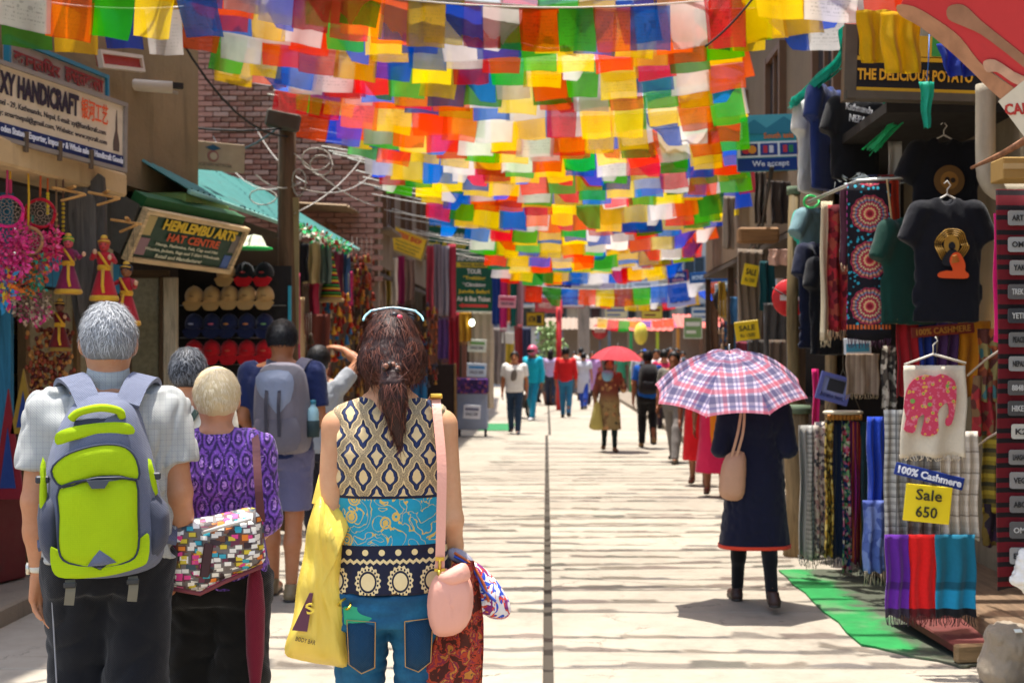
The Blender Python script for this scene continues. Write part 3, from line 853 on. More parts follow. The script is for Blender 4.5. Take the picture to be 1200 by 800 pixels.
facade('shop_house', 'blue painted house at the far right of the street', (7.6, 60), (7.3, 40.2), 9.0, 5, paint('#8fa3ad', .8, .3), 3, 5)
# street end
facade('end_building', 'pale grey building with a railed balcony closing the street', (-9, 64), (10, 64), 7.4, 6, concrete('#b6b1aa', .5), 3, 11, z_first=3.0, fh=2.35, ww=1.0, wh=1.1, frame='#5c6a78')
EB = thing('end_building', 'taller hazy white block behind the railed grey building', 'building', (-14, 92, 0))
m = MB(); m.box((15, 4, 6.5), (30, 8, 13)); m.build('wall', paint('#c2c4c6', .8, .15), EB)
for r_ in range(4):
    for c_ in range(9):
        m = MB(); m.box((2 + c_ * 3.2, -.02, 2.4 + r_ * 2.8), (1.3, .1, 1.4)); m.build('window', glass_pane('#50606e'), EB)
BR = thing('balcony', 'white barred balcony railing across the building at the end of the street', 'balcony', (-.2, 63.2, 4.05))
m = MB(); m.box((2.0, .3, -.08), (9.5, 1.0, .14)); m.build('slab', concrete('#b0aaa2'), BR)
for zz in (.12, 1.0):
    m = MB(); m.box((2.0, -.15, zz), (9.4, .06, .06)); m.build('rail', paint('#d9d9d6'), BR)
mm_ = MB(); mm_.box((0, 0, 0), (.07, .05, .86)); bme = mm_.mesh('baluster', paint('#dadada'))
for i in range(32): link('baluster', bme, BR, (-2.6 + i * .296, -.15, .56))

# ------------------------------------------------------------------ awnings and sheds
def corrug(c00, c10, c01, c11, n=40, amp=.018, t=.004, m_=8):
    """sheet between four corners; waves run from the 0 edge (wall) to the 1 edge (street)"""
    c00, c10, c01, c11 = map(Vector, (c00, c10, c01, c11)); nrm = (c10 - c00).cross(c01 - c00).normalized(); nrm = nrm if nrm.z > 0 else -nrm
    V = []; Fs = []
    for s_ in (0, 1):
        b = len(V)
        for i in range(n * 4 + 1):
            u = i / (n * 4); w = amp * math.sin(u * n * 2 * math.pi)
            for j in range(m_ + 1):
                v = j / m_; p = c00 * (1 - u) * (1 - v) + c10 * u * (1 - v) + c01 * (1 - u) * v + c11 * u * v
                V.append(p + nrm * (w - s_ * t - .02 * math.sin(v * 3.1) * math.sin(u * 9) + .006 * math.sin(31 * u)))
        for i in range(n * 4):
            for j in range(m_):
                q = (b + i * (m_ + 1) + j, b + (i + 1) * (m_ + 1) + j, b + (i + 1) * (m_ + 1) + j + 1, b + i * (m_ + 1) + j + 1)
                Fs.append(q if s_ == 0 else q[::-1])
    return V, Fs
def awning(name, label, c00, c10, c01, c11, mat, n=40, struts=(), smat=None, lip=None, amp=.018):
    o = Vector(c01); root = thing(name, label, 'awning', o)
    c = [Vector(q) - o for q in (c00, c10, c01, c11)]
    V, Fs = corrug(*c, n=n, amp=amp); m = MB(); m.add(V, Fs, 0, True); m.build('roof_sheet', mat, root)
    if lip:
        m = MB(); m.tube([c[2] + Vector((0, 0, -.015)), (c[2] + c[3]) / 2 + Vector((0, 0, -.02)), c[3] + Vector((0, 0, -.015))], .022, n=6); m.build('edge_rail', lip, root)
    for (a, b, r_) in struts:
        m = MB(); m.tube([Vector(a) - o, Vector(b) - o], r_, n=6); m.build('strut', smat or wood('#6b4c33'), root)
    return root
a0, a1 = at(222, 222, 9.7), at(420, 291, 16.4)
TEAL = paint('#2b6a64', .6, .4)
awning('awning', 'teal corrugated awning over the cap stall, running behind the wooden pole', a0 + Vector((-1.0, -.1, .60)), a1 + Vector((-1.3, .2, .80)), a0, a1, TEAL, 46, [], None, paint('#86b8ac', .5, .2))
b0, b1 = at(384, 241, 17.0), at(492, 284, 24.5)
awning('awning', 'rusty brown corrugated awning with timber struts beyond the teal one', b0 + Vector((-1.5, 0, .10)), b1 + Vector((-1.2, 0, .5)), b0 + Vector((.25, 0, 0)), b1, paint('#8a7358', .8, .5), 40,
       [(at(398, 300, 19.5), at(440, 255, 19.0), .025), (at(430, 300, 21.5), at(462, 262, 21), .025), (at(380, 262, 17.4), at(470, 300, 22.5), .03)], wood('#7a5236'))
for (px, py0, py1, Y, label) in ((560, 352, 372, 33, 'faded red cloth awning over the far left stalls'), ):
    pass
def shed(name, label, p0, p1, h, depth, mat):
    p0 = Vector((*p0, 0)); p1 = Vector((*p1, 0)); L = (p1 - p0).length
    root = thing(name, label, 'market stall', p0, math.atan2(p1.y - p0.y, p1.x - p0.x))
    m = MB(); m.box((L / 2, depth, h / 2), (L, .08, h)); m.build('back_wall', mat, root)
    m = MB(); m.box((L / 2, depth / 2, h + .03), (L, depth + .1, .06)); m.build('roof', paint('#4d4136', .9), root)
    n = max(2, int(L / 2.2))
    for i in range(n + 1):
        m = MB(); m.box((L * i / n * .985 + .03, .02, h / 2), (.08, .08, h - .02)); m.build('post', wood('#4c3a29'), root)
    m = MB(); m.box((L / 2, depth - .35, .5), (L - .3, .5, .9)); m.build('counter', wood('#3c2b20', axis='x'), root)
    return root
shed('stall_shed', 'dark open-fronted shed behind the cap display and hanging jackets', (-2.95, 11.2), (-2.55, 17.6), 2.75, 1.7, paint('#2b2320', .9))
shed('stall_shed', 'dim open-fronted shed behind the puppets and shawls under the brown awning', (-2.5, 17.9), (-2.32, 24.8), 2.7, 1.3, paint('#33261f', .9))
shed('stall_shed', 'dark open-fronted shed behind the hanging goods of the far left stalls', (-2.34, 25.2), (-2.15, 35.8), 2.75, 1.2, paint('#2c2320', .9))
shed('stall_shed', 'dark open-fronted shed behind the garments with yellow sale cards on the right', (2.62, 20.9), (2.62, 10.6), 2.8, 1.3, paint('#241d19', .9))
# right-hand open shop
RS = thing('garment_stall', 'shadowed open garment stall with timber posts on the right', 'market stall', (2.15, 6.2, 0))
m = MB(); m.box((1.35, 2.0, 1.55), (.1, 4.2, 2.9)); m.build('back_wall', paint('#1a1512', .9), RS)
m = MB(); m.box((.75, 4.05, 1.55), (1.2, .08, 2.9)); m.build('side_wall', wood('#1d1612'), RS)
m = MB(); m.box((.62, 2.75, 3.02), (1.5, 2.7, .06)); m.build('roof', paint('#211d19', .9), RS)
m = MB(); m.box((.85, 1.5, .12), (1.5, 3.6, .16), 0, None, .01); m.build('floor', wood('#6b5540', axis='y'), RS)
for (x, y) in ((.72, .12), (.10, 3.95)):
    m = MB(); m.tube([(x, y, .1), (x + .01, y, 1.6), (x, y, 3.0)], [.05, .046, .043], n=8); m.build('post', wood('#9a8566'), RS)
for k in range(7):
    m = MB(); m.box((1.22, .3 + k * .56, 1.2 + (k % 2) * .5), (.12, .5, .5), 0, None, .02); m.build('folded_stack', cloth(['#7a1f26', '#c07a22', '#3b2f5c', '#8a6a2a', '#1f4f50', '#a33324', '#5d4a3a'][k]), RS)
for (dx, w_, z_) in ((0, .03, .95), (.0, .03, 1.75)):
    m = MB(); m.box((1.2, 2.0, z_), (.28, 3.9, .03)); m.build('shelf', wood('#5b432e', axis='y'), RS)
# lit bulbs inside the stall
for (px, py, w_, h_) in ((1122, 379, .052, .055), (1139, 383, .056, .105)):
    p = at(px, py, 8.0); r_ = thing('light_tube', 'glowing warm ' + ('square' if h_ < .1 else 'upright') + ' lamp inside the garment stall, ' + ('left' if px < 1130 else 'right') + ' of the pair under the buddha shirt', 'lamp', p)
    m = MB(); m.box((0, 0, 0), (w_, .03, h_), 0, None, .008); m.build('lamp', lampmat('#ffd98a', 7), r_)
    m = MB(); m.box((0, .03, 0), (w_ * .8, .03, h_ * .8)); m.build('holder', plain('#b9b2a2'), r_)
    m = MB(); m.tube([(0, .03, h_ / 2), (0, .04, .5)], .004); m.build('cord', plain('#2a2622'), r_)

t = thing('shop_door', 'narrow glazed shop door with a pale post just left of the cap display', 'door', (gx(178, 10.75), 10.75, 0))
for (x, w_, mt, nm) in ((-.03, .30, plain('#8d8467', .22, 0., .5), 'pane'), (-.19, .05, wood('#5a4630'), 'frame'), (.09, .035, wood('#5a4630'), 'frame'), (.165, .11, wood('#c2b398'), 'post')):  # brownish reflections are painted into the uneven pane colour
    m = MB(); m.box((x, 0 if nm == 'pane' else -.02, 1.15), (w_, .03 if nm == 'pane' else .07, 2.1), 0, None, .006); m.build(nm, mt, t)
m = MB(); m.box((-.03, -.02, 2.23), (.36, .06, .06)); m.box((-.03, -.02, .9), (.26, .05, .05)); m.build('frame', wood('#5a4630', axis='x'), t)
# red-brown step and dark channel below the hanging shawls
ST = thing('entrance_step', 'maroon topped timber step below the hanging cashmere shawls', 'step', (1.86, 6.35, 0))
m = MB(); m.box((.40, .55, .10), (.50, .9, .05), 0, (R(3), R(-4), R(8)), .008); m.build('tread', paint('#5e2a25', .75, .45), ST)
m = MB(); m.box((.44, .08, .06), (.52, .05, .09), 0, (0, 0, R(8)), .008); m.build('riser', wood('#8c7250', axis='x'), ST)
# green ground mat
def mat_green():
    g = G('green_mat'); n = g.noise(2.6, 6, None, .6, .6); n2 = g.noise(1.4, 4, None, .3)
    x, y, z = g.xyz()
    edge = (x * 2.2 - .36 + (n - .5) * 1.3).step(.0, .35)  # stall side greyed: shade painted into the mat colour, along with dirt
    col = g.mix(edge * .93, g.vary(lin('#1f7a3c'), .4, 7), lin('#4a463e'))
    col = g.mix(n2.step(.5, .66) * .6, col, lin('#7b7a68'))
    return g.out(col, .95, g.noise(120, 4), .6, .008)
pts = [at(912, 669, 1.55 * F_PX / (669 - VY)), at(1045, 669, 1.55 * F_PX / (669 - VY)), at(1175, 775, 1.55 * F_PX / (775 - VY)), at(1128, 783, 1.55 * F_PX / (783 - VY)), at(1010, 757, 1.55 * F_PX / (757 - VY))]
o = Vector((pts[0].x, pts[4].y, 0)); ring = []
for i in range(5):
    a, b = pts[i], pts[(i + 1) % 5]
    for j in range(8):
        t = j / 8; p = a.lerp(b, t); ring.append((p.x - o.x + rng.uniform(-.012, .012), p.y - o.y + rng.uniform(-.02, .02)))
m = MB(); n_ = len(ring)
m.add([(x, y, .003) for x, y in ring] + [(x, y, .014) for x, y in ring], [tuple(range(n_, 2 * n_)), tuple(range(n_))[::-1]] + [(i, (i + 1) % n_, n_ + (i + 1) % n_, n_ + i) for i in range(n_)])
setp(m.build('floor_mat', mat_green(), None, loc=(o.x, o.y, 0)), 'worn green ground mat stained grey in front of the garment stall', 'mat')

# ------------------------------------------------------------------ poles
p = at(337, 0, 11.4); UP = thing('utility_pole', 'dark wooden pole with a tangle of cables beside the cap display', 'pole', (p.x, 11.4, 0))
m = MB(); m.tube([(0, 0, 0), (.01, 0, 1.5), (-.01, .01, 3.0), (0, 0, 4.1)], [.095, .088, .08, .078], n=10); m.build('post', wood('#5d4630'), UP)
m = MB(); m.box((-.02, -.10, 3.62), (.30, .10, .16), 0, (0, R(12), 0), .02); m.build('junction_box', paint('#4d463c', .8, .5), UP)
m = MB(); m.box((.075, -.02, 2.3), (.06, .03, 1.3)); m.build('cable_duct', paint('#8a7a54', .8), UP)
def loop_cable(m, c, rx, rz_, n=18, r=.008, ph=0.0, turns=1.0):
    m.tube([(c[0] + rx * math.cos(ph + turns * 2 * math.pi * i / n), c[1] + .02 * math.sin(i), c[2] + rz_ * math.sin(ph + turns * 2 * math.pi * i / n)) for i in range(n + 1)], r, n=5, close=False)
m = MB()
for (px, py, rx, rz_) in ((378, 195, .10, .09), (372, 188, .13, .1), (310, 232, .12, .07), (352, 215, .06, .12)):
    q = at(px, py, 11.4); loop_cable(m, (q.x - p.x, -.06, q.z), rx, rz_, r=.006, turns=1.4)
for (a, b, sag) in (((300, 205, 11.2), (352, 214, 11.4), .08), ((345, 180, 11.3), (470, 240, 22), .2), ((350, 220, 11.3), (440, 200, 17.8), .15), ((345, 250, 11.3), (428, 180, 17.8), .1), ((360, 215, 11.3), (300, 150, 17.9), .1), ((250, 160, 17.8), (345, 215, 11.3), .3)):
    A = at(*a); B = at(*b); m.tube([(A.lerp(B, i / 8) + Vector((0, 0, -sag * 4 * (i / 8) * (1 - i / 8)))) - Vector((p.x, 11.4, 0)) for i in range(9)], .006, n=5, close=False)
m.build('cable', plain('#a5a096', .6), UP)
m = MB()
for (a, b, sag) in (((337, 150, 11.3), (100, 120, 10.4), .1), ((337, 160, 11.3), (208, 40, 10.2), .2), ((337, 140, 11.4), (250, 178, 14), .1)):
    A = at(*a); B = at(*b); m.tube([(A.lerp(B, i / 8) + Vector((0, 0, -sag * 4 * (i / 8) * (1 - i / 8)))) - Vector((p.x, 11.4, 0)) for i in range(9)], .010, n=5, close=False)
m.build('cable', plain('#1d1b1a', .5), UP)
for (px, Y, r0, h, label, mt) in ((934, 9.9, .095, 1.16, 'thick rough log post behind the plaid umbrella', wood('#86704f')), (930, 10.3, .05, 2.9, 'pale bamboo post rising behind the thick log post', wood('#6f5e3e'))):
    q = at(px, 0, Y); t = thing('wooden_post', label, 'post', (q.x, Y, 0))
    m = MB(); m.tube([(0, 0, 0), (.012, 0, h * .33), (-.01, .01, h * .66), (.005, 0, h)], [r0 * 1.15, r0, r0 * .95, r0 * .9], n=10); m.build('shaft', mt, t)
    m = MB(); m.tube([(0, 0, h - .06), (0, 0, h + .004)], [r0 * 1.12, r0 * 1.12], n=10); m.build('band', paint('#5f6f58', .8), t)
q = at(655, 0, 36); RP = thing('sign_pole', 'red pole carrying the round purple and yellow sign on the left', 'pole', (q.x, 36, 0))
m = MB(); m.tube([(0, 0, 0), (0, 0, 3.1)], .08, n=10); m.build('post', paint('#b8242a', .5, .2), RP)
q = at(684, 0, 46); t = thing('concrete_pole', 'tall square concrete pole with a red painted foot far down the street', 'pole', (q.x, 46, 0))
m = MB(); m.box((0, 0, 4.2), (.42, .42, 5.6), 0, None, .03); m.build('shaft', concrete('#9f968a'), t)
m = MB(); m.box((0, 0, .7), (.45, .45, 1.42), 0, None, .02); m.build('painted_foot', paint('#b5433d', .7, .3), t)
m = MB(); m.box((0, -.3, 3.95), (1.1, .3, .7), 0, None, .03); m.build('transformer', paint('#aaa79f'), t)

# ------------------------------------------------------------------ prayer flags
FLAGC = ['#2f6fe0', '#f2ece8', '#f0432f', '#55b848', '#fbd01c']
def flagmat(hexc, k):
    g = G('flag_cloth_' + str(k)); u, v = g.uv(); c = lin(hexc); r = g.rnd()
    col = g.hsv(c, (r - .5) * .035 + .5, (r * 5.1).frac() * .2 + 1.0, (r * 7.3).frac() * .34 + .66)
    col = g.vary(col, .14, 3)
    # block-printed prayer text: rows of small broken strokes inside a margin
    row = ((v * 13).frac() - .5).abs().lt(.22); ink = g.noise(1, 2, g.comb(u * 46, v * 13, r * 30)).gt(.53)
    inside = (u - .5).abs().lt(.38) * (v - .5).abs().lt(.38); mid = ((u - .5).abs().lt(.15) * (v - .52).abs().lt(.15)); fig = g.noise(9, 3, g.comb(u, v, r * 9)).gt(.56)
    pr = (row * ink * inside * (1 - mid) + mid * fig) * (r * 3.7).frac().step(.35, .8)
    col = g.mix(pr * .40, col, tuple(x * .25 for x in c))
    hemm = (u - .5).abs().gt(.475).max((v - .5).abs().gt(.475)); col = g.mix(hemm * .25, col, tuple(x * .5 for x in c))
    g.out(col, .85, (u * 700).sin() * (v * 700).sin() * .3 + g.noise(6, 4), .3, .01, spec=.15, trans=.7)
    o = g.nt.nodes['Material Output']; a = o.inputs[0].links[0].from_socket; t = g.nt.nodes.new('ShaderNodeBsdfTransparent'); x = g.nt.nodes.new('ShaderNodeMixShader')
    g.put(t.inputs[0], g.hsv(col, .5, .18, 1.3)); x.inputs[0].default_value = .30      # thin open weave lets what hangs behind show through
    g.nt.links.new(a, x.inputs[1]); g.nt.links.new(t.outputs[0], x.inputs[2]); g.nt.links.new(x.outputs[0], o.inputs[0]); return g.mat
FLM = [flagmat(c, i) for i, c in enumerate(FLAGC)]
def flag_mesh(ci, vr):
    r = random.Random(ci * 31 + vr * 7 + 1); n = 7; V = []; UV = []; Fs = []
    a1, a2, ph, ph2, sk, cur = r.uniform(.02, .09), r.uniform(.005, .03), r.uniform(0, 6.3), r.uniform(0, 6.3), r.uniform(-.07, .07), r.uniform(-.12, .22)
    fold = r.random() < .16; fc = r.choice((-1, 1)); narrow = r.uniform(-.04, .10)
    for j in range(n + 1):
        v = j / n
        for i in range(n + 1):
            u = i / n; x = (u - .5) * (1 - narrow * v) + sk * v * v; z = -v
            y = v * (a1 * math.sin(u * 6.3 + ph) + a2 * math.sin(u * 13 + v * 4 + ph2)) + cur * v * v
            if fold:                       # a bottom corner flicked up by the wind
                w = max(0, (u - .45 if fc > 0 else .55 - u)) * max(0, v - .35) * 1.7; z += w * .55; x -= fc * w * .5; y -= w * .4
            z += .02 * math.sin(u * 5 + ph) * v - .02 * (1 - (2 * u - 1) ** 2) * (1 - v)
            V.append((x, y, z)); UV.append((u, 1 - v))
    for j in range(n):
        for i in range(n):
            a = j * (n + 1) + i; Fs.append((a, a + n + 1, a + n + 2, a + 1))
    return np_mesh('prayer_flag', V, Fs, FLM[ci], True, None, np.array(UV, np.float32))
FLG = [[flag_mesh(c, v) for v in range(8)] for c in range(5)]
CORD = plain('#d8d2c4', .8)
def flag_string(A, B, sag, fw, fh, label, start=0, xmin=-9, group='prayer flag strings over the street', skip=0.02, r=None, gap=.93, tw=.30):
    r = r or rng; A = Vector(A); B = Vector(B); L = (B - A).length
    root = thing('prayer_flag_string', label, 'prayer flags', A, 0, group)
    def pt(t): return A.lerp(B, t) + Vector((0, 0, -4 * sag * t * (1 - t))) - A
    m = MB(); m.tube([pt(i / 24) for i in range(25)], .006, n=5); m.build('cord', CORD, root)
    n = int(L / (fw * gap)); yaw0 = math.atan2(B.y - A.y, B.x - A.x)
    for i in range(n):
        if r.random() < skip: continue
        t = (i + .5) / n; q = pt(t)
        if q.x + A.x < xmin: continue
        d = pt(t + .01) - pt(t - .01)
        ci = (start + i) % 5 if r.random() > .3 else r.choice((4, 4, 1, 0, 2, 2))
        ro = Euler((r.gauss(.09, .11), -math.atan2(d.z, d.xy.length) * .8 + r.gauss(0, .025), yaw0 + r.gauss(0, tw * .35)), 'XYZ')
        s = r.uniform(.93, 1.1)
        link('prayer_flag', FLG[ci][r.randrange(8)], root, q, ro, (fw * s * r.uniform(.97, 1.06), fw, fh * s))
    return root

NS = 39
for i in range(NS):
    t = i / (NS - 1); Y = 8.6 * (23 / 8.6) ** t
    zm = 4.02 + (3.24 - 4.02) * t ** 1.05
    if i == NS - 1: lab = 'lowest and farthest string of the dense prayer flag canopy'
    elif i == 0: lab = 'nearest string of the dense prayer flag canopy, running along the top edge of the photo'
    else: lab = 'string of five coloured prayer flags in the ' + ('upper, nearer' if t < .33 else 'middle' if t < .67 else 'lower, farther') + ' third of the canopy'
    sag = .26 + rng.uniform(-.1, .1)
    zl = zm + sag + rng.uniform(-.06, .12) ; zr = zm + sag + rng.uniform(-.12, .08)
    yl = Y + rng.uniform(-.35, .35); yr = Y + rng.uniform(-.35, .35)
    fw = .275 + .08 * t
    xl = -2.75 + .55 * t; xr = min(2.65 - .25 * t, (872 - VX) / F_PX * Y) if 9.2 < Y < 15 else 2.65 - .25 * t
    flag_string((xl, yl, zl), (xr, yr, zr), sag, fw, fw * rng.uniform(.98, 1.2), lab, rng.randrange(5), float(np.interp(Y, (9, 12, 16, 20, 23), (-3.2, -2.1, -1.5, -.85, -.75))))
# big flags hung close over the signboard, and over the right-hand signs
flag_string(at(-60, -60, 6.2), at(250, -12, 7.4), .08, .27, .27, 'short string of large prayer flags hanging over the handicraft sign, upper row', 0, skip=0)
flag_string(at(-60, -22, 6.6), at(215, 8, 7.6), .06, .25, .25, 'short string of large prayer flags just above the red lettered board, lower row', 2, skip=0)
flag_string(at(880, -36, 7.2), at(1230, -50, 6.4), .03, .32, .28, 'string of large prayer flags crossing above the red poster at the top right corner', 0, skip=0)
# strings nearer than the frame shows; their shadows cross the street in front
for k, Y in enumerate((4.6, 6.0, 6.7, 7.1, 7.6, 8.0, 8.5)):
    flag_string((-2.9, Y + rng.uniform(-.2, .2), 4.7), (2.75, Y + rng.uniform(-.2, .2), 4.75), .32, .31, .29, 'string of prayer flags above the frame whose shadow crosses the sunlit paving', k)
# far garlands
for (pl, pr, Y, s_, lab) in (((595, 330), (845, 322), 30, .25, 'far prayer flag string sagging just under the main canopy'), ((690, 345), (832, 338), 44, .25, 'distant garland of small flags left of the blue shop sign'), ((700, 372), (840, 360), 50, .3, 'most distant garland of small flags above the red roofed stalls')):
    flag_string(at(*pl, Y), at(*pr, Y), s_, .42, .40, lab, 1)
# thin cables between the flags
for (A, B, sag, hx, lab) in ((at(610, 50, 9.3), at(770, -30, 9.0), .22, '#e5ded2', 'thin white cable curving below the nearest prayer flags'), (at(826, 55, 8.4), at(890, -12, 8.3), .03, '#2a2420', 'thin dark cable hanging from the nearest flags right of centre'), (at(670, 140, 15), at(800, 142, 15), .16, '#e8dfc6', 'pale cable drooping through the middle of the flags')):
    o = A; t = MB(); t.tube([A.lerp(B, i / 14) + Vector((0, 0, -4 * sag * (i / 14) * (1 - i / 14))) - o for i in range(15)], .007, n=5)
    setp(t.build('overhead_cable', plain(hx), None, loc=o), lab, 'cable')

# ------------------------------------------------------------------ the near figures
def LP(pc, Y):
    s = F_PX / Y
    return lambda px, py: ((px - pc) / s, CH - (py - VY) / s)
def poly(l, pts, n=3): return smooth_poly([l(*p) for p in pts], n)
def strap(pts, w, t, mat, parent, name='strap', across=(1, 0, 0), n=5):
    """flat webbing along a line; its width lies along 'across'"""
    P = smooth_line(pts, n); V = []; Fs = []; ac = Vector(across).normalized()
    for i, p in enumerate(P):
        tg = (P[min(i + 1, len(P) - 1)] - P[max(i - 1, 0)]).normalized(); a = (ac - tg * ac.dot(tg)).normalized(); b = tg.cross(a)
        for (u, v) in ((-.5, -.5), (.5, -.5), (.5, .5), (-.5, .5)): V.append(p + a * u * w + b * v * t)
    for i in range(len(P) - 1):
        for j in range(4): Fs.append((i * 4 + j, i * 4 + (j + 1) % 4, i * 4 + 4 + (j + 1) % 4, i * 4 + 4 + j))
    Fs.append((0, 1, 2, 3)); k = len(V) - 4; Fs.append((k + 3, k + 2, k + 1, k))
    m = MB(); m.add(V, Fs, 0, False); return m.build(name, mat, parent)

def shirt_check():
    g = G('shirt_fine_grey'); x, y, z = g.xyz(); c = lin('#a6a7a3')
    st = ((x * 55).frac() - .5).abs().lt(.06) + ((z * 55).frac() - .5).abs().lt(.05)
    col = g.mix(st * .35, g.vary(c, .08, 5), lin('#7f8387'))
    return g.out(col, .85, (x * 800).sin() * (z * 800).sin() * .3 + g.noise(18, 5), .35, .006, spec=.2, sheen=.1)
def purple_print():
    g = G('purple_blouse_print'); x, y, z = g.xyz(); n = g.noise(46, 3) - .5
    u = x * 21; v = z * 13; row = v.floor(); uu = (u + (row * .5).frac() + n * .35).frac() - .5; vv = v.frac() - .5 + n * .3
    d = ((uu * 1.0) * (uu * 1.0) + (vv * .85) * (vv * .85)).sqrt()
    ring = (d * 22 + n * 4).sin() * .5 + .5
    blot = g.noise(75, 4, None, 1.2)
    col = g.mix(ring * .75 + (blot - .5) * 1.3, lin('#2b1450'), lin('#8a52c4'))
    col = g.mix((d.lt(.16) * blot).step(.4, .6) * .7, col, lin('#c79ae0'))
    col = g.mix(blot.step(.62, .70) * .75, col, lin('#d9b6e6'))
    return g.out(col, .75, blot, .2, .004, sheen=.15)
def bag_print():
    g = G('confetti_bag_print'); x, y, z = g.xyz()
    c = g.nt.nodes.new('ShaderNodeTexVoronoi'); c.inputs['Scale'].default_value = 40; c.distance = 'CHEBYCHEV'; v = g.scaled(1, .5, 1.6); g.put(c.inputs['Vector'], v)
    hue = g.sep(S(g, c.outputs['Color']))
    col = g.ramp(hue[0], [(0, lin('#e8e2d8')), (.22, lin('#e0428a')), (.36, lin('#f2f0ea')), (.5, lin('#e8842c')), (.62, lin('#38a3b8')), (.74, lin('#efe9dc')), (.84, lin('#d9c23a')), (.93, lin('#3a2a30'))], True)
    edge = S(g, c.outputs['Distance']).gt(.42)
    return g.out(g.mix(edge * .85, col, lin('#3a2a2c')), .55, S(g, c.outputs['Distance']), .1, .003)
def top_print():
    """sleeveless top: lozenge ikat, turquoise scroll band, navy hem with medallions"""
    g = G('ethnic_top_print'); x, y, z = g.xyz(); n = g.noise(60, 3) - .5
    navy, cream, teal, gold = lin('#12132a'), lin('#cdb384'), lin('#1585a0'), lin('#caa653')
    xx = x + n * .006; zz = z + n * .006
    u = (xx * 13.6 + 20.5); v = (zz - 1.155) * 8.6
    du = ((u + v).frac() - .5).abs() * 2; dv = ((u - v).frac() - .5).abs() * 2          # skew lattice: lozenges
    lo = du.min(dv)                                                                     # 0 on lattice diagonal lines .. 1 at the middle
    mx = du.max(dv)
    a = (1 - du); b = (1 - dv); dd = a.max(b)                                            # 0 at lozenge centre, 1 on its border
    step_ = (zz * 260).sin() * .05
    c1 = dd + step_
    loz = g.mix(c1.gt(.40), cream, lin('#16264f'))
    loz = g.mix(c1.gt(.60), loz, lin('#0f1330'))
    loz = g.mix(c1.gt(.70), loz, cream)
    loz = g.mix((c1.gt(.80)) * ((c1 * 18).frac().gt(.5)), loz, navy)
    # scroll band
    nz = g.noise(19, 1.0, g.scaled(1, .4, 1), 2.2, .3); curl = (nz - .5).abs().lt(.020)
    fl = g.vor(15, g.comb(x + .01, 0, z * .9 + .31)); flower = fl.lt(.26) * (fl * 60).sin().gt(-.5)
    band = g.mix((curl + flower).min(1.0), lin('#168aa6'), gold)
    # navy hem
    ux = ((x * 22).frac() - .5) / 22; uz = z - 1.003; bead = (ux * ux * 1.0 + uz * uz).sqrt(); 
    hem = g.mix(bead.lt(.0085), navy, lin('#e0c68a'))
    zig = (z - .975 - ((x * 55).frac() - .5).abs() * .014).abs().lt(.0045); hem = g.mix(zig, hem, lin('#d8bd84'))
    mx_ = ((x * 11.2 + .18).frac() - .5) / 11.2; mz = (z - .925) * .82; r = (mx_ * mx_ + mz * mz).sqrt()
    th = g.m('ARCTAN2', mz, mx_); 
    med = g.mix(r.lt(.034 + (th * 16).sin() * .0022), hem, lin('#dcc28c')); med = g.mix((r.gt(.019) * r.lt(.024)), med, navy); med = g.mix(((th * 18).sin().gt(.1)) * r.gt(.025) * r.lt(.030), med, navy)
    col = g.mix(z.lt(1.022), band, med)
    col = g.mix(z.gt(1.155), col, loz)
    edge = (z - 1.155).abs().lt(.004); col = g.mix(edge, col, navy)
    return g.out(g.vary(col, .08, 70), .8, g.noise(200, 2) + n, .15, .003, sheen=.1)
def denim():
    g = G('denim'); x, y, z = g.xyz(); c = g.noise(7, 5)
    tw = ((x + z) * 1500).sin() * .3
    col = g.mix(c.step(.35, .75), lin('#0d3c5c'), lin('#1f6a90'))
    fade = g.noise(3, 3).step(.5, .75); col = g.mix(fade * .4, col, lin('#3d8cab'))
    return g.out(g.vary(col, .2, 160), .82, tw + g.noise(30, 5), .3, .004)

# ---- the man with the yellow-green backpack
MY, MP = 4.1, 127
YM, YL, YW = math.atan2(515, F_PX), math.atan2(386, F_PX), math.atan2(185, F_PX)     # each walks along the line of sight, back to the camera
def acc(name, label, cat, root, d):
    """a carried thing, d metres behind its bearer's axis"""
    y = root.rotation_euler.z; return thing(name, label, cat, root.location + Matrix.Rotation(y, 3, 'Z') @ Vector((0, -d, 0)), y)
l = LP(MP, MY)
man = thing('person', 'grey haired man in a pale grey shirt wearing the yellow green backpack', 'person', (gx(MP, MY), MY, 0), YM)
f = Fig(1.712, .180, .172, 1.04, dict(L=dict(el=(-.035, -.02, -.27), wr=(.012, .045, -.235), palm=(.55, -.75, 0), thumb=(.75, .5, 0), dir=(.06, .10, -1), curl=.42),
                                     R=dict(el=(.035, -.03, -.255), wr=(.012, .13, -.20), palm=(-.45, -.8, .2), thumb=(-.8, .45, 0), dir=(-.10, .15, -1), curl=.62)), .10, .0, sag=.028)
sdf_obj('body', f.skin_prims(), .0052, skin(SK), man)
P = [Loft(f.torso(.024, z0=.90), .035)]
for i, s in ((0, -1), (1, 1)):
    P += [Cone(np.array((s * .07, -.015, 1.425)), f.sh[i] + np.array((0, 0, .012)), .05, .058, .03)]
    P += f.sleeve(i, .66, .072, .079, .03)
P.append(Cone((0, -.02, 1.43), (0, -.012, 1.482), .068, .064, .01, clip=[(np.array((0, -.06, 1.492)), (0, -.35, 1)), (np.array((0, .03, 1.47)), (0, 1, 0))]))
sdf_obj('shirt', P, .0062, shirt_check(), man, folds(11, .0085, .06, .22, (1, .8, .6)))
sdf_obj('collar', [Cone((0, -.016, 1.462), (0, -.010, 1.492), .072, .066, 0, clip=[(np.array((0, -.06, 1.499)), (0, -.3, 1)), (np.array((0, .02, 1.47)), (0, 1, 0))])], .005, shirt_check(), man)
